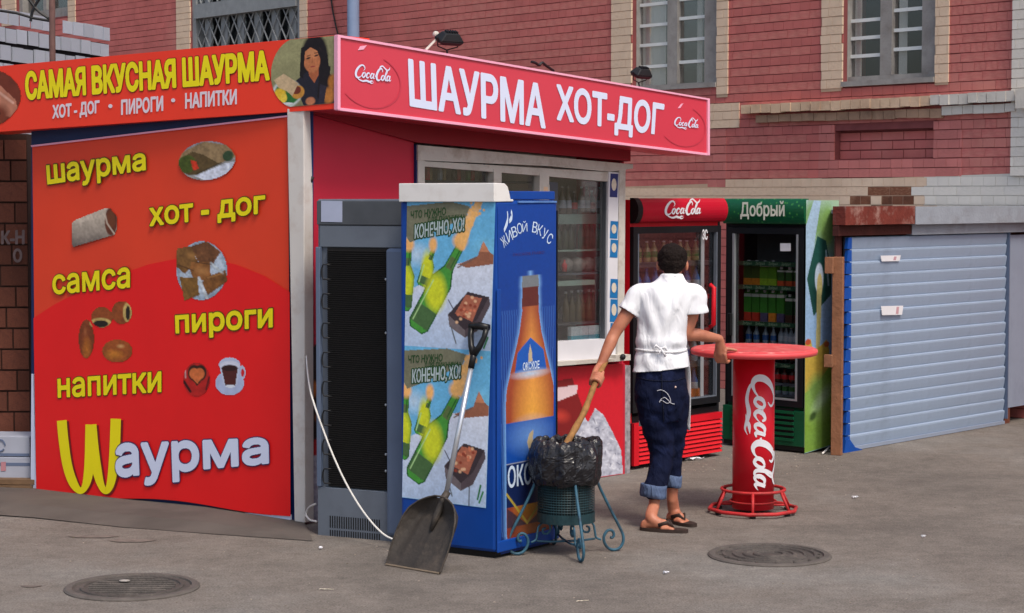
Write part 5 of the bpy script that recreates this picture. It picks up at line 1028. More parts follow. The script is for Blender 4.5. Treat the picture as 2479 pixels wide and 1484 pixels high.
def header(t, pl, W, z0, z1, mat, bulge=.05, name='header', a0=0.0, a1=None):
    mb = MB(); a1 = W if a1 is None else a1; n = 9; pr_ = [(0.0, z0)] + [(bulge * math.sin(math.pi * (i + .5) / n) ** .6, z0 + (z1 - z0) * (i + .5) / n) for i in range(n)] + [(0, z1)]; pr_ = [(-.03, z0)] + pr_ + [(-.03, z1)]; k = len(pr_)
    vs = [pl.pt(a0, z, o) for o, z in pr_] + [pl.pt(a1, z, o) for o, z in pr_]; mb.add(vs, [(i, (i + 1) % k, (i + 1) % k + k, i + k) for i in range(k)] + [tuple(range(k))[::-1], tuple(range(k, 2 * k))]); return obj(name, mb, mat, t)
# red fridge
RA = G(1530, 1138); RB = Vector(((1750 - IW / 2) / FPX * 15.05, 15.05, 0)); RF = Plane(RA, RB); RW = RF.L
rf = thing('red_fridge', 'red drinks fridge with a white script logo on its header behind the man', 'fridge', RF.pt(0, 0))
carcass(rf, RF, RW, .62, MT['cola_red'], MT['fridge_in'], .44, 1.70, 1.99, MT['fridge_black'])
hz0 = RF.hit(1640, 538)[1]; h = header(rf, RF, RW, hz0, 2.0, MT['cola_header'], .045, a0=.06); header(rf, RF, RW, hz0 - .004, 2.003, MT['black_plastic'], .05, 'header_cap', 0, .058)
hb = .048; fmH = quadmap(RF, (1608, 480), (1696, 480), (1696, 530), (1608, 530), hb); mb = MB(); add_script(mb, fmH, fat=1.0); obj('script_lettering', mb, MT['logo_white'], h)
dr = door(rf, RF, .0, RW - .035, .42, hz0 - .03, MT['fridge_black'], MT['steel_grey'], .05, .005, .012)
mb = MB(); a = RF.hit(1726, 740, .03)[0]; z0, z1 = RF.hit(1726, 792, .03)[1], RF.hit(1726, 690, .03)[1]; mb.tube([RF.pt(a, z0, .0), RF.pt(a, z0 + .02, .035), RF.pt(a, z1 - .02, .035), RF.pt(a, z1, 0)], .018, 8); obj('handle', mb, MT['cola_red'], dr, smooth=True)
mb = MB(); a = RF.hit(1707, 560, .01)[0]; z0 = RF.hit(1707, 572, .01)[1]; mb.box(RF, a - .02, a + .018, .48, hz0 - .08, -.019, -.012); obj('door_lip', mb, MT['silver'], dr)
mb = MB(); add_text(mb, 'ЗС', quadmap(RF, (1700, 556), (1712, 556), (1712, 580), (1700, 580), .01), .03); obj('sticker_lettering', mb, MT['logo_white'], dr)
zg = RF.hit(1535, 1025)[1]; pz = .03
mb = MB(); mb.box(RF, 0, RW - .02, pz, zg, -.05, -.004); gp = obj('grille_panel', mb, M('dark red panel', (120, 16, 28), .6), rf)
mb = MB(); mb.box(RF, 0, .06, pz, zg, -.004, .016); mb.box(RF, .06, RW - .02, zg - .05, zg, -.004, .016); obj('grille_frame', mb, MT['cola_red'], gp)
for i in range(8): z = pz + .006 + i * (zg - .055 - pz) / 8; mb = MB(); H_ = (zg - .055 - pz) / 8 * .66; mb.hexa([RF.pt(.062, z, .02), RF.pt(RW - .022, z, .02), RF.pt(RW - .022, z, .0), RF.pt(.062, z, .0), RF.pt(.062, z + H_, .008), RF.pt(RW - .022, z + H_, .008), RF.pt(RW - .022, z + H_, -.003), RF.pt(.062, z + H_, -.003)]); obj('slat', mb, MT['grill_red'], gp)
# green fridge
GA = G(1748, 1077); GB = G(1946, 1099); NF = Plane(GA, GB); NW = NF.L; gn = NF.n
GCk = Vector((2.575, 15.70, 0)); 
gf = thing('green_fridge', 'green juice fridge with white header lettering and a picture of pouring juice on its side', 'fridge', NF.pt(0, 0))
carcass(gf, NF, NW, .44, MT['fridge_black'], MT['fridge_in'], .44, 1.72, 1.98, MT['green_body'])
def gheader():
    m, nt, b = newmat('green header print'); N = nt.nodes; L = nt.links; tc = N.new('ShaderNodeTexCoord'); v = N.new('ShaderNodeTexVoronoi'); v.inputs['Scale'].default_value = 26; L.new(tc.outputs['Object'], v.inputs['Vector']); r = N.new('ShaderNodeValToRGB'); r.color_ramp.elements[0].position = .1; r.color_ramp.elements[0].color = (*lin((70, 150, 70)), 1); r.color_ramp.elements[1].position = .3; r.color_ramp.elements[1].color = (*lin((10, 88, 54)), 1)
    L.new(v.outputs['Distance'], r.inputs[0]); L.new(r.outputs[0], b.inputs['Base Color']); b.inputs['Roughness'].default_value = .35; return m
gz0 = NF.hit(1850, 542)[1]; h = header(gf, NF, NW, gz0, NF.hit(1850, 481)[1], gheader(), .03)
word(h, NF, 'Добрый', (1792, 489), (1898, 487), (1898, 532), (1792, 532), M('cream letters', (222, 224, 206), .5), None, .02, off=.034)
dr = door(gf, NF, .045, NW - .02, .36, gz0 - .03, MT['fridge_black'], MT['silver'], .05, .004, .018)
mb = MB(); a = NF.hit(1768, 780, .01)[0]; z0, z1 = NF.hit(1768, 812, .01)[1], NF.hit(1768, 758, .01)[1]; mb.box(NF, a - .018, a + .018, z0, z1, .004, .035); obj('handle', mb, MT['black_plastic'], dr, bevel=.006)
mb = MB(); mb.prism(NF, [(1888, 589), (1913, 589), (1913, 608), (1888, 608)], -.019, -.016); obj('price_card', mb, MT['paper'], dr)
zg = NF.hit(1850, 988)[1]
mb = MB(); mb.box(NF, .0, NW, .05, zg, -.05, .0); gp = obj('grille_panel', mb, MT['green_body'], gf, bevel=.006)
mb = MB(); mb.box(NF, .0, NW, .012, .049, -.5, -.02); obj('plinth', mb, MT['black_plastic'], gf)
for i in range(6): z = .09 + i * .043; mb = MB(); mb.box(NF, .10, NW - .10, z, z + .022, .0005, .014); obj('slat', mb, MT['green_body'], gp)
for i in range(6):
    z = .09 + i * .043 + .023; mb = MB(); mb.box(NF, .10, NW - .10, z, z + .018, .0004, .002); obj('slot', mb, MT['black_plastic'], gp)
# side picture
SD = Plane(NF.pt(NW, 0, -.002) , NF.pt(NW, 0, -.44)); 
cv = Canvas(60, 320, (150, 178, 200), .11); cv.mask[:] = True; X, Y = cv.X, cv.Y
cv.grad((170, 194, 206), (140, 174, 214), 0, .5); cv.ell(.25, .08, .4, .09, (120, 160, 110), .9, 0, .6); cv.ell(.8, .1, .4, .12, (128, 168, 96), .9, 0, .8); cv.fill([(.28, 0), (.55, 0), (.3, .18), (.0, .30), (0, .1)], (160, 188, 214)); cv.fill([(.42, .14), (.75, .16), (.95, .28), (.95, .38), (.6, .42), (.3, .46), (.05, .31)], (34, 78, 72)); cv.ell(.5, .31, .16, .06, (186, 204, 226)); cv.ell(.52, .34, .10, .05, (190, 176, 120)); cv.line([(.75, .2), (.85, .34)], .06, (150, 180, 190))
cv.fill([(.42, .34), (.6, .34), (.56, .56), (.5, .62), (.40, .60)], (196, 188, 128)); cv.fill([(.0, .56), (.2, .55), (.3, .6), (.6, .58), (.8, .56), (.9, .6), (.9, .76), (.5, .80), (0, .78)], (188, 160, 70)); cv.ell(.1, .56, .1, .012, (180, 80, 50)); cv.ell(.8, .58, .1, .012, (176, 90, 50)); cv.fill([(0, .76), (.4, .74), (1, .66), (1, 1), (0, 1)], (120, 156, 58)); cv.ell(.5, .80, .5, .1, (134, 172, 88), .9, 0, .5); cv.ell(.62, .80, .2, .05, (186, 212, 176), .6, .6, 1); cv.ell(.3, .86, .12, .02, (60, 84, 44), .9, .5, .7); cv.ell(.5, .95, .5, .05, (120, 158, 70), .8, 0, .7); cv.grain(20, .18, 12)
fmS = quadmap(SD, (1951, 484), (2016, 488), (2011, 1078), (1947, 1098), .004); mb = MB(); cv.build('printed_pouring_juice', fmS, PM, gf)
mb = MB(); mb.box(SD, 0, SD.L, .05, 1.985, -.003, .002); obj('side_sheet', mb, M('pale side sheet', (150, 178, 150), .4), gf)
mb = MB(); mb.tube([G(2005, 1090, .01), G(2016, 1088, .02), G(2014, 1076, .03), G(1990, 1098, .01)], .008, 6); tag(obj('power_cord', mb, MT['cable'], smooth=True, loc=G(2005, 1090, .01)), 'white cord lying on the asphalt at the foot of the green fridge', 'cord')

# ---- goods behind glass
def bottle_mesh(name, H, R, body, cap, label=None, neck=.32):
    mb = MB(); mb.lathe((0, 0, 0), [(R * .92, 0), (R, H * .03), (R, H * (1 - neck - .12)), (R * .55, H * (1 - neck + .04)), (R * .34, H * .86), (R * .34, H * .93)], 12); mb.lathe((0, 0, 0), [(R * .4, H * .931), (R * .4, H), ], 10, 1)
    ms = [body, cap]
    if label: mb.lathe((0, 0, 0), [(R * 1.015, H * .22), (R * 1.015, H * .5)], 12, 2, caps=False); ms.append(label)
    me = bpy.data.meshes.new(name); me.from_pydata([tuple(v) for v in mb.v], [], mb.f); [me.materials.append(m) for m in ms]; me.polygons.foreach_set('material_index', mb.m); me.polygons.foreach_set('use_smooth', [True] * len(me.polygons)); return me
def plast(n, c, r=.2): return M(n, c, r, .08, 20, spec=.7)
mcap = plast('white cap', (226, 228, 230)); mblue = plast('blue plastic', (40, 96, 170)); mclear = plast('clear water', (150, 170, 184)); mbrown = plast('brown drink', (78, 40, 26)); mdark = plast('dark drink', (40, 30, 30)); mgreen = plast('green plastic', (60, 130, 60)); morange = plast('orange drink', (220, 120, 40)); mred = plast('red label', (206, 36, 44)); mpale = plast('pale label', (186, 200, 214)); mgold = plast('beer glass', (120, 90, 34)); myel = plast('straw bottle', (176, 160, 110))
def put(me, name, label, cat, group, pos, sc=1, rz=0): o = bpy.data.objects.new(name, me); COL.objects.link(o); o.location = pos; o.rotation_euler = (0, 0, rz); o.scale = (sc, sc, sc); return tag(o, label, cat, group)
def pack_mesh(H, Wd, D, c1, fruit, top=(214, 222, 214)):
    m1 = M('pack green', c1, .35, .12, 18); m2 = M('pack fruit', fruit, .35, .25, 40); m3 = M('pack top', top, .35); mb = MB()
    P = Plane((-Wd / 2, 0), (Wd / 2, 0)); mb.box(P, 0, Wd, 0, H * .28, -D, 0, 1); mb.box(P, 0, Wd, H * .281, H * .78, -D, 0, 0); mb.box(P, 0, Wd, H * .781, H * .88, -D, 0, 2); mb.hexa([P.pt(0, H * .881, 0), P.pt(Wd, H * .881, 0), P.pt(Wd, H * .881, -D), P.pt(0, H * .881, -D), P.pt(0, H, -D * .45), P.pt(Wd, H, -D * .45), P.pt(Wd, H, -D * .55), P.pt(0, H, -D * .55)], 0); mb.lathe((0, D * .3, H * .93), [(.013, 0), (.013, .022)], 8, 3)
    me = bpy.data.meshes.new('juice_pack'); me.from_pydata([tuple(v) for v in mb.v], [], mb.f); [me.materials.append(m) for m in (m1, m2, m3, mcap)]; me.polygons.foreach_set('material_index', mb.m); return me
ztop = NF.hit(1850, 632)[1]
def nshelf(y, strip=True, x0=1786, x1=1928):
    z = NF.hit(1850, y, -.09)[1]; mb = MB(); mb.box(NF, .10, NW - .08, z - .012, z, -.40, -.07); s_ = obj('shelf', mb, MT['steel_grey'], gf)
    if strip:
        mb = MB(); mb.box(NF, .10, NW - .08, z - .036, z + .002, -.069, -.062); st = obj('price_strip', mb, MT['label_strip'], gf); mb = MB()
        for i in range(4): a = .15 + i * (NW - .3) / 4; add_text(mb, 'Добрый', lambda u, v, d=0.0, a=a: NF.pt(a + .09 * u, z - .032 + .028 * v, -.0605), .01)
        obj('strip_lettering', mb, M('pale strip letters', (150, 180, 150), .6), st)
    return z
z0 = nshelf(633); z1 = nshelf(691); z2 = nshelf(779); z3 = nshelf(834); z4 = nshelf(876, True); z5 = nshelf(924, False)
mb = MB(); mb.box(NF, .10, NW - .08, .425, .437, -.40, -.07); obj('shelf', mb, MT['steel_grey'], gf); z6 = .438
packs = [pack_mesh(.19, .078, .06, (70, 92, 40), (206, 130, 40), (80, 90, 50)), pack_mesh(.19, .078, .06, (96, 150, 44), (150, 190, 50)), pack_mesh(.14, .06, .05, (60, 100, 50), (210, 90, 50)), pack_mesh(.25, .066, .06, (66, 140, 52), (196, 60, 44)), pack_mesh(.25, .066, .06, (66, 140, 52), (92, 84, 120)), pack_mesh(.25, .066, .06, (66, 140, 52), (224, 140, 50)), pack_mesh(.22, .066, .06, (40, 80, 44), (90, 60, 50))]
desc = ['olive and orange juice pack', 'bright green apple juice pack', 'small green juice pack with orange fruit', 'green juice pack with red fruit', 'green juice pack with dark berries', 'green juice pack with orange slices', 'dark green juice pack']
ra = -NF.ang * 0
def row(seq, z, lab, o=-.10, a0=.125, a1=None):
    n = len(seq); a1 = a1 or NW - .11
    for i, k in enumerate(seq):
        if k is None: continue
        a = a0 + (a1 - a0) * (i + .5) / n; put(packs[k], 'juice_pack', desc[k] + ', ' + ORD[i] + ' on the ' + lab + ' shelf', 'juice pack', 'juice packs in the green fridge', NF.pt(a, z + .001, o), 1, NF.ang)
row([0, 0, 1, 1, 2, 2, 2], z1, 'upper'); row([3, 3, 4, 5, 4, 6, 6], z2, 'middle')
def brow(pl, me, lab, cat_group, z, a0, a1, n, o=-.13, skip=(), name='bottle', cat='bottle'):
    for i in range(n):
        if i in skip: continue
        put(me, name, lab + ', ' + ORD[i] + (' of its row' if len(lab.split()) < 10 else ''), cat, cat_group, pl.pt(a0 + (a1 - a0) * (i + .5) / n, z + .001, o + random.uniform(-.01, .01)), random.uniform(.97, 1.02), random.random() * 6)
H3 = z2 - z3 - .05
bm1 = bottle_mesh('b1', .15, .026, mclear, mcap, mblue); bm2 = bottle_mesh('b2', .15, .026, mclear, mcap, mpale)
brow(NF, bm1, 'clear blue-labelled bottle on the third shelf, green fridge', 'bottles in the green fridge', z3, .12, .45, 4); brow(NF, bm2, 'clear pale-labelled bottle on the third shelf, green fridge', 'bottles in the green fridge', z3, .46, NW - .1, 5)
bm3 = bottle_mesh('b3', .12, .024, mdark, mcap, mred); brow(NF, bm3, 'small dark bottle behind the table top, green fridge', 'bottles in the green fridge', z4 - 0, .12, NW - .1, 8) if z3 - z4 > .12 else None
bm4 = bottle_mesh('b4', min(.24, z4 - z5 - .03) if z4 - z5 > .08 else .14, .03, mbrown, plast('red cap', (190, 30, 36)), mred); brow(NF, bm4, 'brown bottle low in the green fridge', 'bottles in the green fridge', z5, .12, NW - .1, 8)
bm5 = bottle_mesh('b5', .13, .03, mclear, mcap, mgreen); brow(NF, bm5, 'short clear bottle on the floor of the green fridge', 'bottles in the green fridge', z6, .12, NW - .1, 8)
# red fridge shelves and goods
bmr = bottle_mesh('water', .22, .034, mblue, mblue, mpale); bmr2 = bottle_mesh('cola', .23, .034, mdark, plast('red cap 2', (200, 30, 36)), mred); bmr3 = bottle_mesh('clear', .20, .03, mclear, mblue, mblue); bmr4 = bottle_mesh('yellow', .16, .03, myel, mcap, mgreen)
for i, (z, items) in enumerate(((1.52, 'y'), (1.26, 'w'), (1.00, 'c'), (.74, 'x'), (.47, 'w'))):
    mb = MB(); mb.box(RF, .035, RW - .035, z - .012, z, -.54, -.08); obj('shelf', mb, MT['steel_grey'], rf); mb = MB(); mb.box(RF, .035, RW - .07, z - .035, z - .001, -.079, -.072); obj('price_strip', mb, MT['cola_red'] if i in (1, 2) else MT['steel_dark'], rf)
    bl_ = ('topmost', 'second', 'third', 'fourth', 'lowest')[i]
    me, lb = {'y': (bmr4, 'small yellow green bottle on the top shelf, red fridge'), 'w': (bmr, 'blue water bottle on the ' + bl_ + ' shelf, red fridge'), 'c': (bmr2, 'dark red-labelled bottle on the middle shelf, red fridge'), 'x': (bmr3, 'clear blue-capped bottle on the fourth shelf, red fridge')}[items]
    brow(RF, me, lb, 'bottles in the red fridge', z, .08, RW - .12, 9, -.14)
mb = MB(); pl = Plane(RF.w(1700, 960, -.12), RF.w(1722, 960, -.12)); mb.box(RF, RW - .30, RW - .14, .471, .53, -.2, -.09); tag(obj('juice_pack', mb, morange, loc=RF.pt(RW - .3, .471, -.1)), 'orange and blue pack lying at the bottom of the red fridge', 'pack')
# kiosk window goods
def kput(me, x, y, o, name, lab, cat, grp, sc=1): a, z = KR.hit(x, y, o); put(me, name, lab, cat, grp, KR.pt(a, z, o), sc, random.random())
ks1 = KR.hit(1100, 437, -.10)[1]
tops = [(1034, mred), (1048, myel), (1064, mclear), (1081, myel), (1099, mdark), (1116, mred), (1133, mgreen), (1150, mred), (1166, mdark), (1180, mclear)]
for i, (x, m) in enumerate(tops):
    me = bottle_mesh('tb', .11 if i % 3 else .13, .019, m, myel if i % 2 else mcap, None); a = KR.hit(x, 430, -.14)[0]; put(me, 'bottle', '%s bottle on the top shelf behind the left kiosk pane, %s' % ({mred: 'red', myel: 'straw coloured', mclear: 'clear', mdark: 'dark', mgreen: 'green'}[m], (ORD + ['rightmost'])[i]), 'bottle', 'bottles behind the left kiosk pane', KR.pt(a, ks1 + .001, -.14 - .03 * (i % 2)))
def zat(y, o=-.14): return KR.hit(1400, y, o)[1]
bk1 = bottle_mesh('k1', .20, .026, plast('murky bottle', (120, 112, 96)), mcap, mpale); bk2 = bottle_mesh('k2', .17, .026, mdark, mcap, mred); bk3 = bottle_mesh('k3', .21, .026, plast('dull green glass', (70, 84, 56)), mcap, None); bk4 = bottle_mesh('k4', .24, .026, plast('amber green glass', (84, 74, 40)), mcap, None)
a0, a1 = KR.hit(1356, 500, -.2)[0], KR.hit(1462, 500, -.2)[0]
brow(KR, bk1, 'murky bottle on the upper shelf, right kiosk pane', 'goods behind the right kiosk pane', zat(519, -.16), a0, a1, 7, -.22, (2, 5)); brow(KR, bk2, 'dark red-labelled bottle, upper shelf, right kiosk pane', 'goods behind the right kiosk pane', zat(519, -.16), a0, a1, 7, -.23, (0, 1, 3, 4, 6))
brow(KR, bk3, 'green bottle standing for a reflection, right kiosk pane', 'goods behind the right kiosk pane', zat(606), a0, a1, 8, -.24, (3,))  # row of bottles built in place of reflected ones
brow(KR, bk4, 'amber green bottle on the lower shelf, right kiosk pane', 'goods behind the right kiosk pane', zat(786, -.08), a0, a1, 8, -.17)
tl = M('teal carton print', (86, 166, 184), .45, .3, 40); cl_ = M('white carton print', (196, 210, 216), .45, .2, 40)
for i in range(6):
    w = (a1 + .02 - (a0 - .06)) / 6; aa = a0 - .06 + w * i; mb = MB(); zz = KR.hit(1400, 824, -.04)[1]; h_ = zat(791, -.04) - zz; mb.box(KR, aa + .002, aa + w - .002, zz, zz + h_ * .35, -.075, -.04, 0); mb.box(KR, aa + .002, aa + w - .002, zz + h_ * .351, zz + h_, -.075, -.04, 1); tag(obj('tea_box', mb, [tl, cl_], loc=KR.pt(aa, zz, -.06)), 'small teal and white box at the bottom of the right pane, ' + ORD[i], 'box', 'teal boxes behind the right kiosk pane')
mb = MB(); mb.box(KR, KR.hit(1340, 826, -.09)[0], KR.hit(1470, 826, -.09)[0], KR.hit(1400, 824, -.04)[1] - .014, KR.hit(1400, 824, -.04)[1] - .001, -.4, -.035); obj('shelf', mb, MT['frame_clean'], kiosk)
for i in range(4):
    mb = MB(); a = a0 + (a1 - a0) * (i + .5) / 4; z = zat(661, -.10); rx = .055 + .01 * (i % 2); mb.ball(KR.pt(a, z + .055, -.2), rx, rx * .8, .055, seg=10, rings=6); tag(obj('food_bag', mb, M('clear food bag', (150, 146, 140), .25, .3, 30), smooth=True, loc=KR.pt(a, z, -.2)), 'pale plastic food bag behind the right kiosk pane, ' + ORD[i], 'bag', 'food bags behind the right kiosk pane')
P_ = KR.w(1366, 658, -.08); mb = MB(); mb.lathe((P_.x, P_.y, P_.z), [(.018, 0), (.02, .05), (.008, .065), (.006, .085)], 10); tag(obj('sauce_bottle', mb, mred, smooth=True, loc=P_), 'small red sauce bottle on the shelf behind the right kiosk pane', 'bottle')
# ================================================================ STREET THINGS
# floodlights over the front sign
def floodlight(px, py, Y, s, lab, yaw):
    c = AT(px, py, Y); t = thing('floodlight', lab, 'floodlight', (c.x, c.y, c.z), 'floodlights on the front sign'); R_ = Matrix.Rotation(yaw, 3, 'Z') @ Matrix.Rotation(math.radians(24), 3, 'X')
    def q(x, y, z): return c + R_ @ (Vector((x, y, z)) * s)
    mb = MB(); a = [(-.09, -.05, -.035), (.09, -.05, -.035), (.09, .05, -.035), (-.09, .05, -.035)]; b = [(-.12, -.06, .0), (.12, -.06, .0), (.12, .06, .0), (-.12, .06, .0)]; d = [(-.07, -.035, .065), (.07, -.035, .065), (.07, .035, .065), (-.07, .035, .065)]
    mb.hexa([q(*p) for p in a] + [q(*p) for p in b]); mb.hexa([q(p[0], p[1], p[2] + .001) for p in b] + [q(*p) for p in d]); obj('housing', mb, MT['black_metal'], t, bevel=.006)
    for i in range(5): mb = MB(); x = -.05 + i * .025; mb.hexa([q(x, -.03, .06), q(x + .006, -.03, .06), q(x + .006, .03, .06), q(x, .03, .06), q(x, -.025, .082), q(x + .006, -.025, .082), q(x + .006, .025, .082), q(x, .025, .082)]); obj('fin', mb, MT['black_metal'], t)
    mb = MB(); mb.tube([q(-.125, 0, .02), q(-.10, 0, -.06), q(0, 0, -.09), q(.10, 0, -.06), q(.125, 0, .02)], .006 * s, 6); obj('bracket', mb, MT['black_metal'], t)
    mb = MB(); mb.tube([q(0, 0, -.09), Vector((c.x - .004, c.y + .01, c.z - .17 * s)), Vector((c.x, c.y + .02, c.z - .30 * s))], .009 * s, 6); obj('stem', mb, MT['black_metal'], t)
    return t, c
SB = Plane(SR.pt(-1, 0, -.14), SR.pt(5, 0, -.14))
a, z = SB.hit(1087, 97); p = SB.pt(a, z); f1, c1 = floodlight(1087, 97, p.y, .76, 'black floodlight on a pale arm over the first word of the pink sign', .65)
mb = MB(); mb.tube([c1 + Vector((-.075, 0, .01)), AT(1030, 122, c1.y - .1)], .009, 6); obj('arm', mb, MT['frame_white'], f1); mb = MB(); mb.ball(c1 + Vector((-.085, 0, .035)), .022); obj('lamp_cap', mb, MT['frame_white'], f1)
a, z = SB.hit(1552, 180); p = SB.pt(a, z); floodlight(1552, 180, p.y, .70, 'black floodlight over the right end of the pink sign', .8)
mb = MB(); P = [SB.w(x, y) for x, y in ((1286, 150), (1296, 153), (1304, 158), (1312, 152), (1322, 160), (1340, 172))]; mb.tube([Vector(q[:]) for q in smooth_curve(P, 4)], .010, 5)
tag(obj('cable', mb, MT['black_metal'], loc=P[0]), 'short loose black cable on top of the pink sign between the floodlights', 'cable')

# white cable in front of the grey fridge
pts = [(741, 800, 11.93), (742, 870, 11.80), (750, 940, 11.55), (764, 990, 11.40), (782, 1040, 11.36), (805, 1100, 11.30), (835, 1165, 11.22), (868, 1222, 11.15), (900, 1265, 11.08), (932, 1296, 11.02), (962, 1309, 10.96)]
P = [AT(*p) for p in pts]; mb = MB(); mb.tube([Vector(q) for q in smooth_curve(P, 5)], .0058, 7); mb2 = MB()
o = obj('cable', mb, MT['cable'], smooth=True, loc=P[-1]); tag(o, 'white cable sagging across the front of the grey fridge', 'cable')
P = [AT(*p) for p in ((764, 1220, 11.55), (748, 1228, 11.66), (741, 1245, 11.7), (750, 1258, 11.62), (766, 1262, 11.5))]; mb = MB(); mb.tube([Vector(q) for q in smooth_curve(P, 6)], .0065, 7); tag(obj('cable', mb, MT['cable'], smooth=True, loc=P[-1]), 'short loop of white cable at the foot of the kiosk corner post', 'cable')
G_ = G(776, 1325, .012); mb = MB(); mb.ball(G_, .012, .010, .008, seg=8, rings=5); tag(obj('pebble', mb, MT['paper'], loc=G_), 'small white stone at the left foot of the grey fridge', 'stone')

# bar table
TC = G(1822, 1240); tb = thing('bar_table', 'round standing table with a red column carrying white script and a pinkish red top', 'table', (TC.x, TC.y, 0)); TR = .40; zt = 1.05
d2c = Vector((-TC.x, -TC.y, 0)).normalized(); d2r = Vector((-d2c.y, d2c.x, 0))       # towards the camera / to its right
if d2r.x < 0: d2r = -d2r
mb = MB(); mb.lathe((TC.x, TC.y, 0), [(TR - .02, zt - .042), (TR - .004, zt - .036), (TR + .002, zt - .018), (TR - .002, zt - .005)], 72); obj('rim', mb, MT['table_edge'], tb, smooth=True)
mb = MB(); mb.lathe((TC.x, TC.y, 0), [(TR - .006, zt - .0035), (TR - .02, zt + .004), (.01, zt + .003)], 72); obj('top', mb, MT['table_red'], tb)
CRr = .132
mb = MB(); mb.lathe((TC.x, TC.y, 0), [(CRr, .03), (CRr, zt - .043)], 64); col = obj('column', mb, MT['column_red'], tb, smooth=False)
for p in col.data.polygons: p.use_smooth = len(p.vertices) == 4
def cyl(u, v, d=0.0):
    """u along the word (downwards), v across it (to the right, round the column)"""
    z = .898 - .735 * u; ph = math.radians(-25 + 112 * v); r = CRr + .0012 + d; return Vector((TC.x, TC.y, z)) + d2c * (r * math.cos(ph)) + d2r * (r * math.sin(ph))
mb = MB(); add_script(mb, cyl, fat=.98, lift=.0); obj('script_lettering', mb, MT['logo_white'], col)
def ring(r, z, t, name, n=48, mat='base_red', sides=None):
    mb = MB(); k = sides or n; mb.tube([(TC.x + r * math.cos(2 * math.pi * (i + .15) / k), TC.y + r * math.sin(2 * math.pi * (i + .15) / k), z) for i in range(k)], t, 8, closed=True); return obj(name, mb, MT[mat], tb, smooth=True)
ring(.200, .150, .010, 'upper_ring'); ring(.282, .028, .012, 'base_ring', sides=10)
ring(.145, .075, .006, 'inner_ring')
for i in range(6):
    q = 2 * math.pi * i / 6 - math.pi / 2 - .13; u = Vector((math.cos(q), math.sin(q), 0)); c = Vector((TC.x, TC.y, 0)); mb = MB(); mb.tube([c + u * .200 + Vector((0, 0, .150)), c + u * .262 + Vector((0, 0, .03))], .0095, 8); obj('strut', mb, MT['base_red'], tb, smooth=True)
    if i % 2 == 0: mb = MB(); mb.tube([c + u * .132 + Vector((0, 0, .04)), c + u * .27 + Vector((0, 0, .03))], .008, 8); obj('spoke', mb, MT['base_red'], tb, smooth=True)
    mb = MB(); mb.lathe(tuple(c + u * .25), [(.02, 0), (.02, .017)], 12); obj('foot', mb, MT['black_plastic'], tb)

# litter bin with bag
BC = G(1372, 1332); BC = Vector((.305, 10.86, 0)); bn = thing('litter_bin', 'litter bin of dark steel mesh on four scrolled wrought iron legs', 'litter bin', BC)
mb = MB(); R_ = .160; z0, z1 = .22, .52; nv, nh = 64, 19
for i in range(nh + 1):
    z = z0 + .03 + (z1 - z0 - .03) * i / nh; mb.lathe((BC.x, BC.y, 0), [(R_, z), (R_ + .002, z + .003), (R_, z + .006)], 40, caps=False)
for i in range(nv):
    q = 2 * math.pi * i / nv; c, s_ = math.cos(q), math.sin(q); mb.quad((BC.x + R_ * c, BC.y + R_ * s_, z0), (BC.x + R_ * math.cos(q + .035), BC.y + R_ * math.sin(q + .035), z0), (BC.x + R_ * math.cos(q + .035), BC.y + R_ * math.sin(q + .035), z1), (BC.x + R_ * c, BC.y + R_ * s_, z1))
obj('mesh_basket', mb, MT['basket'], bn, kind='stuff')
mb = MB(); mb.lathe((BC.x, BC.y, 0), [(R_ - .002, z0 - .035), (R_ + .003, z0 - .035), (R_ + .003, z0 + .02), (R_ - .002, z0 + .02)], 40, caps=False); mb.lathe((BC.x, BC.y, 0), [(R_ - .004, z0 - .03), (R_ - .004, z0 - .026)], 40); obj('base_band', mb, MT['basket'], bn)
mb = MB(); mb.lathe((BC.x, BC.y, 0), [(R_ - .03, z0 - .02), (R_ - .02, z1 - .1), (R_ - .02, z1 - .02)], 32, caps=False); obj('bag_inside', mb, MT['black_plastic'], bn)
for ang in (-88, 0, 180, 90):
    q = math.radians(ang + 13); u = Vector((math.cos(q), math.sin(q), 0)); w = Vector((-u.y, u.x, 0))
    def L_(r, z, s=0.0): return BC + u * r + w * s + Vector((0, 0, z))
    prof = [(.168, .44), (.20, .36), (.26, .24), (.312, .14), (.335, .085), (.332, .045), (.312, .018), (.280, .009), (.246, .022), (.224, .055), (.222, .09), (.242, .120), (.268, .120), (.280, .098), (.272, .080), (.258, .082)]
    mb = MB(); mb.tube([L_(r, z) for r, z in [tuple(p) for p in smooth_curve(prof, 5)]], (.0085), 7); obj('leg', mb, MT['iron'], bn, smooth=True)
    sc = [(.10, .155), (.085, .13), (.105, .112), (.13, .12), (.145, .15), (.125, .175), (.10, .165), (.09, .13), (.10, .085), (.13, .07), (.17, .068), (.200, .075)]
    sc = [(.118, .150), (.135, .142), (.132, .120), (.108, .118), (.092, .140), (.10, .170), (.130, .180), (.158, .160), (.168, .120), (.175, .085), (.204, .07)]
    mb = MB(); mb.tube([L_(r, z) for r, z in [tuple(p) for p in smooth_curve(sc, 4)]], .0065, 6); obj('scroll', mb, MT['iron'], bn, smooth=True)
    mb = MB(); mb.tube([L_(.17, .078), L_(.09, .07), L_(.0, .07)], .0065, 6); obj('brace', mb, MT['iron'], bn, smooth=True)
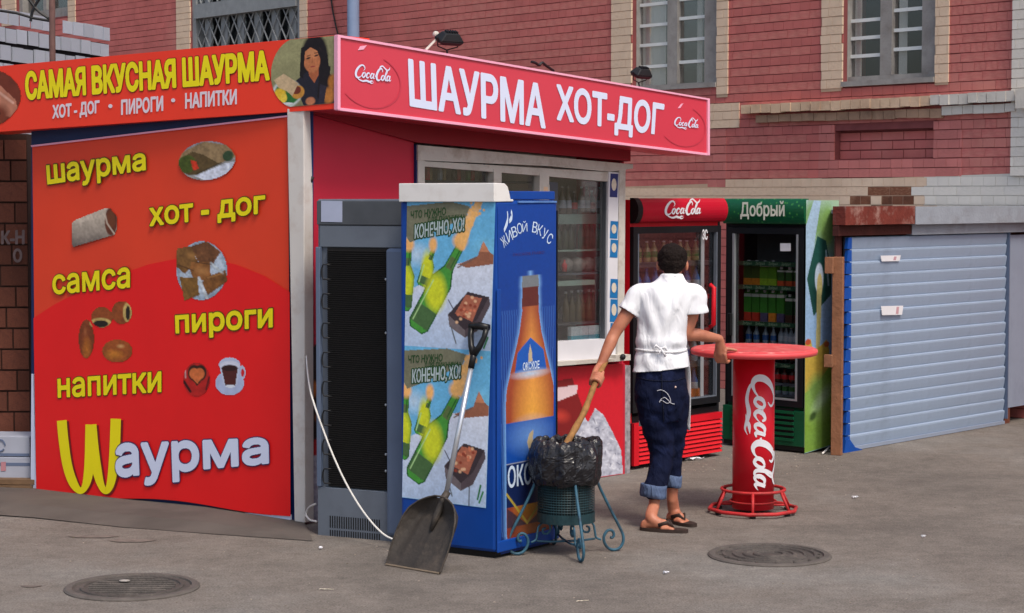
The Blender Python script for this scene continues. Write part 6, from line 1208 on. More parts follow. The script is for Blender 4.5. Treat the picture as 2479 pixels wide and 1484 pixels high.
def bag_mat():
    m, nt, b = newmat('black bin bag film'); b.inputs['Base Color'].default_value = (.012, .011, .014, 1); b.inputs['Roughness'].default_value = .24; b.inputs['Specular IOR Level'].default_value = .5; N = nt.nodes; L = nt.links
    tc = N.new('ShaderNodeTexCoord'); n = N.new('ShaderNodeTexNoise'); n.inputs['Scale'].default_value = 9; n.inputs['Detail'].default_value = 3; n.inputs['Distortion'].default_value = 2.6; L.new(tc.outputs['Object'], n.inputs['Vector']); v = N.new('ShaderNodeTexVoronoi'); v.inputs['Scale'].default_value = 8; L.new(tc.outputs['Object'], v.inputs['Vector'])
    a = N.new('ShaderNodeMath'); a.operation = 'ADD'; L.new(n.outputs['Fac'], a.inputs[0]); L.new(v.outputs['Distance'], a.inputs[1]); bp = N.new('ShaderNodeBump'); bp.inputs['Strength'].default_value = .8; bp.inputs['Distance'].default_value = .02; L.new(a.outputs[0], bp.inputs['Height']); L.new(bp.outputs[0], b.inputs['Normal']); return m
from mathutils import noise as mn
mb = MB(); seg, prof = 72, []
BP = [(.163, .415), (.185, .40), (.203, .43), (.212, .48), (.213, .54), (.207, .59), (.192, .63), (.172, .65), (.158, .635), (.150, .59), (.146, .50), (.13, .40)]
prof = [tuple(p) for p in smooth_curve(BP, 4)]; vs = []
for j, (r, z) in enumerate(prof):
    for i in range(seg):
        q = 2 * math.pi * i / seg; n1 = mn.noise(Vector((math.cos(q) * 2.2, math.sin(q) * 2.2, z * 9))); n2 = abs(mn.noise(Vector((math.cos(q) * 6, math.sin(q) * 6, z * 16 + 7)))); n3 = mn.noise(Vector((math.cos(q) * 12, math.sin(q) * 12, z * 30)))
        rr = r + .020 * n1 + .016 * mn.noise(Vector((math.cos(q) * 5, math.sin(q) * 5, z * 3.5 + 2))) - .012 * n2; zz = z + (.022 * mn.noise(Vector((math.cos(q) * 2, math.sin(q) * 2, 3))) + .012 * n3) * (1 if j > 4 else .9); vs.append((BC.x + rr * math.cos(q), BC.y + rr * math.sin(q), zz))
mb.add(vs, [(j * seg + i, j * seg + (i + 1) % seg, (j + 1) * seg + (i + 1) % seg, (j + 1) * seg + i) for j in range(len(prof) - 1) for i in range(seg)])
bg_o = obj('bin_bag', mb, bag_mat(), loc=(BC.x, BC.y, .40)); tag(bg_o, 'black plastic bag folded over the rim of the litter bin', 'bin bag')
P = AT(1300, 1190, 10.72); mb = MB()
# stick
S0, S1 = AT(1378, 1062, 10.98), AT(1463, 880, 11.66)
mb = MB(); dirv = (S1 - S0); pts = [S0 - dirv * .22, S0, S0 + dirv * .35 + Vector((.008, 0, -.01)), S0 + dirv * .7, S1, S1 + dirv * .04]; mb.tube([Vector(q) for q in smooth_curve(pts, 5)], [.021 - .0002 * i + .0016 * math.sin(i * 1.9) for i in range(26)], 8)
sto = obj('wooden_stick', mb, MT['stick_wood'], smooth=True, loc=S0 - dirv * .22); tag(sto, 'rough brown wooden stick held by the man and reaching into the litter bin', 'stick')

# snow shovel leaning on the blue fridge
TL, TRp = G(934, 1366, .006), G(1063, 1388, .006); mid = (TL + TRp) * .5; top = AT(1152, 790, 10.68); neck = AT(1083, 1212, 10.50)
sv = thing('shovel', 'dusty black scoop shovel with an aluminium shaft leaning against the blue fridge', 'shovel', (mid.x, mid.y, 0))
ax_ = (neck - mid); bl = ax_.length; ax_.normalize(); ac = (TRp - TL).normalized(); nrm = ac.cross(ax_).normalized()
if nrm.y > 0: nrm = -nrm
def sp(a, b, h): return mid + ac * a + ax_ * b + nrm * h
hw0 = (TRp - TL).length / 2; nb, na = 30, 26; vs = []
def halfw(t): return np.interp(t, [0, .25, .5, .68, .8, .9, .96, 1.0], [1.0, 1.05, 1.03, .96, .84, .64, .42, .16]) * hw0
for side in (1, 0):
    for j in range(nb + 1):
        t = j / nb; w = halfw(t)
        for i in range(na + 1):
            s_ = -1 + 2 * i / na; rim = max(0, (abs(s_) - .78) / .22); depth = .075 * (min(1, t * 1.3)) * rim ** 1.4 + .05 * max(0, (t - .82) / .18) * (1 - rim)
            rib = .007 * max(0, math.cos(s_ * 3.14 * 3.5 - .6)) ** 4 * (1 if .04 < t < .75 else 0) * (1 - rim)
            vs.append(sp(s_ * w, t * bl * .98, depth + rib + (0 if side else -.006)))
n_ = (nb + 1) * (na + 1); F = [(j * (na + 1) + i, j * (na + 1) + i + 1, (j + 1) * (na + 1) + i + 1, (j + 1) * (na + 1) + i) for j in range(nb) for i in range(na)]; mb = MB(); mb.add(vs, F + [tuple(n_ + k for k in f[::-1]) for f in F]); obj('blade', mb, MT['shovel'], sv, smooth=True)
E = []; 
for j in range(nb + 1): E.append(sp(-halfw(j / nb), j / nb * bl * .98, .075 * min(1, j / nb * 1.3) - .002))
for j in range(nb, -1, -1): E.append(sp(halfw(j / nb), j / nb * bl * .98, .075 * min(1, j / nb * 1.3) - .002))
mb = MB(); mb.tube(E, .0055, 6); obj('blade_rim', mb, MT['shovel'], sv, smooth=True)
mb = MB(); mb.tube([TL + nrm * .001, mid, TRp + nrm * .001], .006, 6); obj('edge_strip', mb, MT['shovel_rim'], sv)
mb = MB(); mb.tube([sp(0, bl * .55, .004), sp(0, bl * .75, .02), sp(0, bl, .035), neck + ax_ * .04 + nrm * .03], [.012, .021, .021, .019], 12); obj('socket', mb, MT['shovel'], sv, smooth=True)
n0 = neck + ax_ * .02 + nrm * .03; tp = AT(1144, 870, 10.655); mb = MB(); mb.tube([n0, tp], .0145, 14); obj('shaft', mb, MT['alu_tube'], sv, smooth=True)
up = (tp - n0).normalized(); rr_ = BL.e.copy(); rr_ = (rr_ - up * rr_.dot(up)).normalized()
def hp(x, y): return tp + rr_ * x + up * y
mb = MB(); mb.tube([hp(0, -.05), hp(0, .05)], .018, 12); mb.tube([hp(0, .03), hp(-.028, .075), hp(-.046, .13), hp(-.05, .185)], [.022, .017, .015, .017], 10); mb.tube([hp(0, .03), hp(.028, .075), hp(.046, .13), hp(.05, .185)], [.022, .017, .015, .017], 10); mb.tube([hp(-.062, .185), hp(0, .190), hp(.062, .185)], [.019, .022, .019], 10); obj('grip', mb, MT['black_plastic'], sv, smooth=True)

# manhole covers
MT['grit_pale'] = M('dusty pale scrap', (150, 144, 140), .9, .3, 30)
def manhole(px, py, r, lab, pattern):
    c = G(px, py); t = thing('manhole_cover', lab, 'manhole cover', (c.x, c.y, 0), 'manhole covers in the asphalt'); mb = MB()
    mb.lathe((c.x, c.y, 0), [(r, -.02), (r, .006), (r * .97, .014), (r * .88, .014), (r * .865, .002), (r * .865, -.02)], 64, caps=False); obj('rim', mb, MT['iron_rim'], t)
    mb = MB(); mb.lathe((c.x, c.y, 0), [(r * .855, -.02), (r * .855, .006), (.005, .008)], 64); lid = obj('lid', mb, MT['iron_cast'], t); mb = MB()
    if pattern == 'rings':
        for k in range(4): q = r * (.2 + .17 * k); mb.lathe((c.x, c.y, 0), [(q, .006), (q + .006, .015), (q + .020, .015), (q + .026, .006)], 48, caps=False)
        for k in range(16): a = k * math.pi / 8; mb.tube([(c.x + r * .76 * math.cos(a), c.y + r * .76 * math.sin(a), .010), (c.x + r * .82 * math.cos(a), c.y + r * .82 * math.sin(a), .010)], .006, 5)
    else:
        mb.lathe((c.x, c.y, 0), [(r * .70, .006), (r * .71, .014), (r * .76, .014), (r * .77, .006)], 48, caps=False)
        for k in range(-4, 5):
            y = k * r * .15; xx = math.sqrt(max(0, (r * .64) ** 2 - y * y)); mb.tube([(c.x - xx, c.y + y, .009), (c.x + xx, c.y + y, .009)], .007, 5)
    obj('lid_pattern', mb, MT['iron_cast'], lid, kind='stuff')
    return c
m1 = manhole(320, 1423, .345, 'manhole cover nearest the viewer in front of the red banner', 'bars'); manhole(1862, 1345, .345, 'round ribbed manhole cover in front of the bar table', 'rings')
mb = MB(); P = m1 + Vector((-.06, .10, .018))
mb.ball(P, .03, .02, .006, seg=9, rings=5)
tag(obj('paper_scrap', mb, MT['grit_pale'], loc=P), 'crumpled whitish scrap lying on the nearer manhole cover', 'litter')
# scraps on the asphalt
def scrap(px, py, w, l, rz, lab, mat='paper', h=.012, name='paper_scrap', cat='litter', group=None):
    c = G(px, py, .004); mb = MB(); R2 = Matrix.Rotation(rz, 3, 'Z'); n = 5; vs = []
    for i in range(n + 1):
        for j in range(3): vs.append(c + R2 @ Vector((l * (i / n - .5) * (1 - .15 * (j == 1)), w * (j / 2 - .5) * (.6 + .4 * math.sin(i * 1.1 + .6)), .001 + h * abs(math.sin(i * 1.7 + j * 1.3)))))
    F = [(i * 3 + j, (i + 1) * 3 + j, (i + 1) * 3 + j + 1, i * 3 + j + 1) for i in range(n) for j in range(2)]; k = len(vs); vs2 = [v - Vector((0, 0, .0012)) for v in vs]
    mb.add(vs + vs2, F + [tuple(k + q for q in f[::-1]) for f in F]); return tag(obj(name, mb, MT[mat] if isinstance(mat, str) else mat, loc=c), lab, cat, group)
scrap(1680, 1113, .07, .16, .1, 'white paper scrap on the asphalt by the red fridge grille', h=.02)
scrap(1410, 1455, .012, .07, .3, 'thin pale straw lying in front of the litter bin', 'sticker_cream', .004); scrap(790, 1487 - 60, .010, .08, -.2, 'thin yellowish straw on the asphalt before the grey fridge', 'sticker_cream', .004); scrap(1612, 1388, .03, .035, 0, 'tiny white scrap between the litter bin and the right manhole')
scrap(2070, 1205, .03, .05, .4, 'tiny white scrap on the asphalt right of the bar table'); scrap(2235, 1300, .02, .03, .4, 'tiny pale scrap on the open asphalt at the right')
gl = []
for i in range(70):
    x = random.uniform(20, 2460); y = random.uniform(1180 if x > 1550 else 1310, 1480); gl.append((x, y))
mb = MB()
for x, y in gl: c = G(x, y, .002); r = random.uniform(.003, .007); mb.ball(c, r, r * .8, r * .5, seg=5, rings=3)
for i in range(160):
    x = random.uniform(1440, 2060); y = 1098 + random.uniform(0, 50) + abs(x - 1700) * .0; c = G(x, y, .002); r = random.uniform(.003, .009); mb.ball(c, r, r * .8, r * .5, seg=5, rings=3)
obj('gravel_grit', mb, M('pale grit', (150, 138, 128), .9, .4, 30, rnd=.4), kind='stuff')
# oil stains
for px, py, a_, b_, lab in ((225, 1300, .14, .05, 'long'), (318, 1310, .13, .06, 'round'), (75, 1420, .05, .03, 'small')):
    c = G(px, py); c.z = gz(c.x, c.y) + .004; mb = MB(); n = 18; mb.add([c + Vector((a_ * (1 + .2 * math.sin(3 * q)) * math.cos(q), b_ * (1 + .2 * math.cos(2 * q)) * math.sin(q), 0)) for q in [2 * math.pi * i / n for i in range(n)]], [tuple(range(n))]); obj('asphalt_stain', mb, M('dark stain ' + lab, (112, 102, 96), .9, .3, 20), kind='structure')
# ================================================================ THE MAN
def voxel(name, mb, mat, parent, size=.008, smooth=4, displace=None, loc=None):
    me = bpy.data.meshes.new('tmp'); me.from_pydata([tuple(v) for v in mb.v], [], mb.f); me.update(); t = bpy.data.objects.new('tmp', me); COL.objects.link(t)
    r = t.modifiers.new('r', 'REMESH'); r.mode = 'VOXEL'; r.voxel_size = size; r.use_smooth_shade = True
    if smooth: s = t.modifiers.new('s', 'SMOOTH'); s.iterations = smooth; s.factor = .5
    m2 = bpy.data.meshes.new_from_object(t.evaluated_get(bpy.context.evaluated_depsgraph_get())); bpy.data.objects.remove(t); bpy.data.meshes.remove(me); m2.name = name; n = len(m2.vertices)
    co = np.empty(n * 3); m2.vertices.foreach_get('co', co); co = co.reshape(-1, 3)
    if displace is not None:
        no = np.array([v.normal[:] for v in m2.vertices]); co = co + no * np.array([displace(c, k) for c, k in zip(co, no)])[:, None]
    co -= np.array(root_loc(parent)) if parent else 0; m2.vertices.foreach_set('co', co.ravel()); m2.update(); m2.materials.clear(); m2.materials.append(mat); m2.polygons.foreach_set('use_smooth', [True] * len(m2.polygons))
    o = bpy.data.objects.new(name, m2); COL.objects.link(o); o.parent = parent; return o
def limb(mb, pts, rad, seg=16, n=5):
    """closed tapering tube through the joints, with rounded ends"""
    rr = [(r, r) if not isinstance(r, tuple) else r for r in rad]; C = smooth_curve([(*p, *r) for p, r in zip(pts, rr)], n)
    P = [Vector(c[:3]) for c in C]; R = [(max(c[3], .003), max(c[4], .003)) for c in C]; mb.tube(P, R, seg)
    for p, r in ((P[0], R[0]), (P[-1], R[-1])): mb.ball(p, (r[0] + r[1]) / 2 * .98, seg=12, rings=8)
def ell_stack(mb, rows, seg=28, n=4, ang=0.0):
    """rows (x, y, z, rx, ry): horizontal elliptical sections, turned by ang"""
    C = smooth_curve(rows, n); vs = []; c_, s_ = math.cos(ang), math.sin(ang)
    for r in C:
        for k in range(seg): q = 2 * math.pi * k / seg; u, v = r[3] * math.cos(q), r[4] * math.sin(q); vs.append((r[0] + u * c_ - v * s_, r[1] + u * s_ + v * c_, r[2]))
    m = len(C); mb.add(vs, [(i * seg + k, i * seg + (k + 1) % seg, (i + 1) * seg + (k + 1) % seg, (i + 1) * seg + k) for i in range(m - 1) for k in range(seg)] + [tuple(range(seg - 1, -1, -1)), tuple(range((m - 1) * seg, m * seg))])
D0 = 11.75
man = thing('person', 'man seen from behind in a white T-shirt and dark rolled-up jeans, one hand on the table, a stick in the other', 'person', (AT(1600, 1280, D0).x, D0, 0))
man['label'] = 'man seen from behind in white T-shirt, dark rolled jeans and flip flops, holding a stick'
Y = D0; A3 = lambda x, y, d=0.0: AT(x, y, Y + d)
def skin_mat():
    m, nt, b = newmat('tanned skin'); N = nt.nodes; L = nt.links; tc = N.new('ShaderNodeTexCoord'); n = N.new('ShaderNodeTexNoise'); n.inputs['Scale'].default_value = 14; n.inputs['Detail'].default_value = 5; L.new(tc.outputs['Object'], n.inputs['Vector']); r = N.new('ShaderNodeValToRGB'); r.color_ramp.elements[0].position = .3; r.color_ramp.elements[0].color = (*lin((168, 104, 80)), 1); r.color_ramp.elements[1].position = .7; r.color_ramp.elements[1].color = (*lin((194, 128, 100)), 1)
    L.new(n.outputs['Fac'], r.inputs[0]); L.new(r.outputs[0], b.inputs['Base Color']); b.inputs['Roughness'].default_value = .5; b.inputs['Subsurface Weight'].default_value = .08; b.inputs['Subsurface Radius'].default_value = (.02, .008, .004); return m
SKIN = skin_mat()
# joints
neck0, neck1 = A3(1624, 690, .01), A3(1628, 655, .03); head = A3(1627, 634, .045)
sL, eL, wL = A3(1545, 716, .0), A3(1488, 806, -.03), A3(1452, 886, -.10)
sR, eR, wR = A3(1682, 716, .03), A3(1664, 806, .04), A3(1741, 820, .16)
hipL, kneL, ankL = A3(1572, 945, .0), A3(1596, 1075, .03), A3(1583, 1222, -.05)
hipR, kneR, ankR = A3(1634, 945, .02), A3(1630, 1070, .10), A3(1627, 1205, .12)
b = MB()
# head: skull, jaw, nose, ears, neck (face turned away from the camera, a little to the right)
fd = Vector((.10, .97, -.16)).normalized(); sd = Vector((fd.y, -fd.x, 0)).normalized(); ud = sd.cross(fd).normalized(); Rh = Matrix((sd, fd, ud)).transposed()
H_ = lambda x, y, z: head + Rh @ Vector((x, y, z))
b.ball(H_(0, -.005, .012), .074, .092, .092, Rh, 20, 14); b.ball(H_(0, .028, -.045), .058, .066, .066, Rh, 16, 12); b.ball(H_(0, .055, -.085), .030, .034, .026, Rh); b.ball(H_(0, .104, -.028), .013, .018, .024, Rh, 10, 8); b.ball(H_(0, .098, -.062), .024, .010, .010, Rh, 10, 8)
for s_ in (-1, 1): b.ball(H_(s_ * .087, .004, -.022), .012, .020, .032, Rh, 12, 8); b.ball(H_(s_ * .034, .082, .018), .020, .012, .010, Rh, 10, 6)
limb(b, [neck0, neck0.lerp(neck1, .5), neck1, H_(0, -.01, -.03)], [.066, .056, .054, .056])
# trunk and limbs
ell_stack(b, [(*A3(1600, 940), .140, .095), (*A3(1600, 880), .128, .088), (*A3(1604, 820), .125, .085), (*A3(1610, 760), .145, .095), (*A3(1614, 722), .150, .085), (*A3(1620, 696), .095, .060), (*A3(1623, 680), .07, .06)], ang=.15)
limb(b, [sL + Vector((.03, 0, .01)), sL, sL.lerp(eL, .5), eL, eL.lerp(wL, .35), wL], [.040, .045, .044, .037, .038, .025]); limb(b, [sR - Vector((.03, 0, .0)), sR, sR.lerp(eR, .5), eR, eR.lerp(wR, .35), wR], [.040, .046, .045, .038, .039, .0255])
for h_, k_, a_ in ((hipL, kneL, ankL), (hipR, kneR, ankR)): limb(b, [h_, h_.lerp(k_, .5), k_, k_.lerp(a_, .3), k_.lerp(a_, .7), a_, a_ + (a_ - k_) * .04], [.080, .064, .044, .044, .037, .033, .034])
# feet: heel, instep, ball and five toes each
def foot(ank, px0, py0, px1, py1, dz0, dz1):
    hz, tz = G(px0, py0, .030), G(px1, py1, .022); f = (tz - hz); f.z = 0; L_ = f.length; f.normalize(); s = Vector((f.y, -f.x, 0))
    limb(b, [hz + Vector((0, 0, .008)), hz + f * L_ * .35 + Vector((0, 0, .018)), hz + f * L_ * .72 + Vector((0, 0, .004))], [(.030, .030), (.034, .034), (.026, .040)])
    limb(b, [ank, hz + f * L_ * .22 + Vector((0, 0, .05)), hz + f * L_ * .5 + Vector((0, 0, .02))], [.034, .037, .030]); b.ball(hz + Vector((0, 0, .0)), .032, .030, .030)
    for i in range(5):
        o = s * (.034 - .017 * i) ; l = [.060, .062, .056, .048, .038][i]; r = [.0125, .0095, .009, .0085, .008][i]; p0 = hz + f * L_ * .70 + o; limb(b, [p0 - Vector((0, 0, .006)), p0 + f * l * .6 - Vector((0, 0, .004)), p0 + f * l - Vector((0, 0, .010))], [r * 1.2, r, r], 8, 3)
    return hz, f, s, L_
fL = foot(ankL, 1562, 1272, 1626, 1279, 0, 0); fR = foot(ankR, 1624, 1252, 1655, 1262, 0, 0)
# hands: palm, four curled fingers, thumb
def hand(w, palm_c, across, along, nrm, curl, lens, rad, thumb):
    """across: from little finger to index; along: wrist to knuckles; nrm: out of the back of the hand"""
    hw = .038; k0 = palm_c + along * .042
    for t in (-1, -.4, .2, .8): limb(b, [w, palm_c + across * hw * t * .75, k0 + across * hw * t], [.020, .016, .0125], 10, 3)
    b.ball(palm_c, .030, .030, .022)
    for i in range(4):
        p = k0 + across * hw * (-1 + .62 * i); d = along.copy(); pts = [p]; Ls = [lens[i] * q for q in (.45, .32, .23)]
        for q in range(3): d = (d * math.cos(curl[q]) - nrm * math.sin(curl[q])).normalized(); nrm_q = nrm; pts.append(pts[-1] + d * Ls[q]); 
        limb(b, pts, [rad * 1.12, rad * 1.02, rad * .95, rad * .82], 8, 4)
    limb(b, thumb, [.014, .012, .0105, .0095], 8, 4)
# left hand closes round the stick
ds = dirv.normalized(); gp = S0 + dirv * .80; al = (gp - wL).normalized(); 
toc = Vector((-gp.x, -gp.y, 0)).normalized()
pc = wL.lerp(gp, .45) + toc * .012 + Vector((-.02, 0, .01))
for k in range(4):
    c = gp - ds * (.036 - .022 * k) * -1 - ds * .03; e1_ = (toc - ds * toc.dot(ds)).normalized(); e2_ = ds.cross(e1_).normalized(); r = .031; pts = [c + (e1_ * math.cos(q) + e2_ * math.sin(q)) * r for q in (-2.3, -1.4, -.5, .4, 1.3, 2.1)]; limb(b, pts, [.0115, .012, .0115, .011, .0105, .009], 8, 3)
    limb(b, [wL, pc + ds * (.020 - .014 * k) * -1, pts[0]], [.020, .017, .0125], 8, 3); limb(b, [wL, pc - ds * (.012 * k - .02), pts[1]], [.020, .016, .012], 8, 3)
limb(b, [wL + Vector((.006, 0, -.01)), gp + ds * .055 + e1_ * -.008 + e2_ * .012, gp + ds * .040 + e1_ * .026 + e2_ * .010, gp + ds * .010 + e1_ * .030 + e2_ * .016], [.018, .014, .0115, .0095], 8, 4)
# right hand lies over the table edge: palm on the rim, fingers over, thumb on top
TE = Vector((TC.x, TC.y, zt)) + (AT(1768, 850, 12.0) - Vector((TC.x, TC.y, zt))).normalized() * 0
v = Vector((AT(1765, 850, 12.03).x, AT(1765, 850, 12.03).y, 0)) - Vector((TC.x, TC.y, 0)); v.z = 0; v = v.normalized(); rimp = Vector((TC.x, TC.y, zt)) + v * (TR + .0); tang = Vector((-v.y, v.x, 0)); tang = tang if tang.x > 0 else -tang
wR = wR * 1.0; pcR = rimp + v * .035 + Vector((0, 0, -.005)); 
limb(b, [wR, wR.lerp(pcR, .5) + Vector((0, 0, .01)), pcR], [.026, .030, .030])
for i in range(4):
    o = tang * (.034 - .022 * i); k_ = rimp + v * .030 + o + Vector((0, 0, .010 - .012 * (i > 1))); pts = [pcR + o * .6, k_ + v * .014 - Vector((0, 0, .018)), rimp + v * .030 + o - Vector((0, 0, .045)), rimp + v * .010 + o - Vector((0, 0, .060)), rimp - v * .016 + o - Vector((0, 0, .050))]; limb(b, pts, [.017, .0135, .0115, .0105, .009], 8, 4)
    limb(b, [wR, pcR + o * .7 + Vector((0, 0, .012)), k_ + v * .010], [.024, .020, .014], 8, 3)
limb(b, [pcR + Vector((0, 0, .012)), rimp + tang * .022 + v * .006 + Vector((0, 0, .020)), rimp + tang * .052 - v * .012 + Vector((0, 0, .018)), rimp + tang * .076 - v * .026 + Vector((0, 0, .013))], [.019, .0145, .0115, .009], 8, 4)
voxel('body', b, SKIN, man, .0052, 3)
# eyes and mouth on the far side of the head
mb = MB(); [mb.ball(H_(s_ * .030, .083, .004), .011, .008, .008, Rh, 10, 8) for s_ in (-1,)]; obj('eye', mb, MT['paper'], man, smooth=True); mb = MB(); mb.ball(H_(.030, .083, .004), .011, .008, .008, Rh, 10, 8); obj('eye', mb, MT['paper'], man, smooth=True)
mb = MB(); mb.ball(H_(0, .104, -.064), .020, .005, .005, Rh, 10, 6); obj('lips', mb, M('lips', (150, 76, 70), .5), man, smooth=True)
# hair
hm = M('dark brown hair', (30, 22, 20), .8, .4, 60, .6, 200, spec=.15); hb_ = MB(); hb_.ball(H_(0, -.018, .022), .091, .097, .088, Rh, 24, 16); hb_.ball(H_(0, -.040, -.014), .081, .068, .062, Rh, 20, 12); hb_.ball(H_(0, .05, .06), .060, .045, .040, Rh, 16, 10)
for s_ in (-1, 1): hb_.ball(H_(s_ * .066, .004, .012), .018, .035, .032, Rh, 12, 8)
hb_.ball(H_(0, -.054, -.056), .056, .036, .030, Rh, 14, 8)
voxel('hair', hb_, hm, man, .005, 2, lambda c, k: .004 * mn.noise(Vector(c) * 60) + .007 * mn.noise(Vector(c) * 24) + .005 * mn.noise(Vector(c) * 130))
# T-shirt
def cloth(name, c, rough=.9, weave=420, wr=5, wstr=.5, var=.04, **k):
    m = M(name, c, rough, var, 5, **k); nt = m.node_tree; N = nt.nodes; L = nt.links; tc = N.new('ShaderNodeTexCoord'); mp = N.new('ShaderNodeMapping'); mp.inputs['Scale'].default_value = (2.2, 2.2, .8); L.new(tc.outputs['Object'], mp.inputs[0]); n = N.new('ShaderNodeTexNoise'); n.inputs['Scale'].default_value = wr; n.inputs['Detail'].default_value = 3; n.inputs['Distortion'].default_value = 1.2; L.new(mp.outputs[0], n.inputs['Vector'])
    b_ = N.new('ShaderNodeBump'); b_.inputs['Strength'].default_value = wstr; b_.inputs['Distance'].default_value = .05; L.new(n.outputs['Fac'], b_.inputs['Height']); L.new(b_.outputs[0], nt.nodes['Principled BSDF'].inputs['Normal']); nt.nodes['Principled BSDF'].inputs['Sheen Weight'].default_value = 0.0; nt.nodes['Principled BSDF'].inputs['Specular IOR Level'].default_value = .12; return m
t = MB(); an = .12
ell_stack(t, [(*A3(1601, 905), .172, .120), (*A3(1601, 890), .167, .117), (*A3(1600, 872), .164, .115), (*A3(1600, 852), .156, .110), (*A3(1600, 836), .152, .106), (*A3(1601, 800), .147, .108), (*A3(1605, 765), .154, .114), (*A3(1610, 735), .165, .114), (*A3(1613, 712), .172, .102), (*A3(1618, 694), .142, .086), (*A3(1622, 682), .096, .072), (*A3(1625, 672), .074, .064), (*A3(1626, 663), .064, .058)], 36, 4, an)
hL = sL.lerp(eL, .44); hR = sR.lerp(eR, .44)
limb(t, [A3(1585, 716), A3(1560, 712), A3(1543, 716), sL.lerp(eL, .26), hL], [.070, .064, .062, .062, .064], 18); limb(t, [A3(1645, 716), A3(1668, 712, .02), A3(1684, 716, .03), sR.lerp(eR, .24) + Vector((.010, 0, 0)), hR + Vector((.022, .0, 0))], [.070, .064, .063, .068, .078], 18)
def cut_ends(c):
    return False
def shirt_disp(c, k):
    x, y, z = c; d = .0; cx, cz = (1606 - IW / 2) / FPX * D0, A3(1606, 770).z
    u = (x - cx); w = (z - cz); back = max(0, -k[1])
    waist = A3(1600, 846).z; g = math.exp(-((z - waist) / .03) ** 2); d -= .007 * g; d += .009 * math.exp(-((z - waist - .05) / .03) ** 2) * (1 + .7 * math.sin(x * 46)) * .8
    d += back * (.007 * math.sin((u * .9 + w * .42) * 62) * math.exp(-((u + .10 - w * .3) / .09) ** 2)); d += back * (.007 * math.sin((u * .9 - w * .45) * 58 + 1) * math.exp(-((u - .05 - w * .25) / .08) ** 2)); d -= back * .010 * math.exp(-((u - .03 - w * .12) / .013) ** 2) * (1 if w > -.12 else .3)
    d += .004 * mn.noise(Vector((x * 7, y * 7, z * 3))) + .002 * mn.noise(Vector((x * 20, y * 16, z * 7 + 4)))
    low = max(0, (waist - z) / .12); d += .005 * low * math.sin(x * 40 + z * 50) * .7
    return d
shirt = voxel('t_shirt', t, cloth('white cotton', (236, 238, 244), .9, wstr=.35), man, .0085, 3, shirt_disp)
# open the sleeve ends, neck and hem: remove the closing caps so the cloth ends cleanly
bmx = bmesh.new(); bmx.from_mesh(shirt.data); rl = root_loc(man)
def cut(c, n_, rad, keep=lambda p: True):
    """trim the cloth beyond a plane near c so that its edge is clean"""
    c = Vector(c) - rl; fs = [f for f in bmx.faces if (f.calc_center_median() - c).length < rad and keep(f.calc_center_median() + rl)]; g_ = fs + list({v for f in fs for v in f.verts}) + list({e for f in fs for e in f.edges})
    bmesh.ops.bisect_plane(bmx, geom=g_, plane_co=c, plane_no=Vector(n_).normalized(), clear_outer=True, dist=1e-5)
cut(sL.lerp(eL, .44), eL - sL, .13, lambda p: p.x < A3(1540, 700).x); cut(sR.lerp(eR, .46) + Vector((.02, 0, 0)), (eR - sR) + Vector((.06, 0, 0)), .14, lambda p: p.x > A3(1663, 700).x)
cut(A3(1626, 665), (0, .25, 1), .15); hc = A3(1600, 893); cut(hc, (.10, 0, -1), .5)
bmx.to_mesh(shirt.data); bmx.free(); so = shirt.modifiers.new('thick', 'SOLIDIFY'); so.thickness = .004; so.offset = 1
# apron ties and apron edge
mb = MB(); wz = A3(1600, 847).z; ring_ = []
for i in range(40): q = 2 * math.pi * i / 40; u, v_ = .157 * math.cos(q), .113 * math.sin(q); ring_.append(Vector((A3(1600, 847).x + u * math.cos(an) - v_ * math.sin(an), D0 + u * math.sin(an) + v_ * math.cos(an), wz + .006 * math.sin(q * 2 + 1))))
mb.tube(ring_, (.003, .009), 6, closed=True); ap = obj('apron', mb, cloth('apron cotton', (226, 226, 230)), man, smooth=True)
kn = A3(1599, 845, -.135); mb = MB(); mb.ball(kn, .012, .009, .010); mb.tube([kn, kn + Vector((-.03, -.004, .022)), kn + Vector((-.045, 0, .004)), kn + Vector((-.015, 0, -.004))], [.004, .009, .008, .004], 6); mb.tube([kn, kn + Vector((.028, -.006, .012)), kn + Vector((.038, -.002, -.006)), kn], [.004, .009, .008, .004], 6); mb.tube([kn, kn + Vector((.014, -.01, -.022)), kn + Vector((.030, -.008, -.044))], [(.004, .008)] * 3, 6); mb.tube([kn, kn + Vector((-.008, -.008, -.016)), kn + Vector((-.006, -.01, -.03))], [(.004, .006)] * 3, 6); obj('apron_bow', mb, cloth('bow cotton', (232, 232, 236)), ap, smooth=True)
pn = [A3(1664, 850, -.00), A3(1671, 905, .02), A3(1672, 970, .03), A3(1670, 1042, .05)]; mb = MB(); w0 = Vector((-.02, .16, 0)); vs = []
for i, p in enumerate(smooth_curve(pn, 5)):
    p = Vector(p)
    for j in range(9): q = j / 8; vs.append(p + Vector((-.30 * q ** 1.3, .03 + .17 * math.sin(q * 1.9), .004 * math.sin(j * 2 + i * .3))))
nn = len(vs) // 9; mb.add(vs, [(i * 9 + j, i * 9 + j + 1, (i + 1) * 9 + j + 1, (i + 1) * 9 + j) for i in range(nn - 1) for j in range(8)]); ao = obj('apron_skirt', mb, cloth('apron front cotton', (224, 226, 232)), ap, smooth=True); sm_ = ao.modifiers.new('thick', 'SOLIDIFY'); sm_.thickness = .003
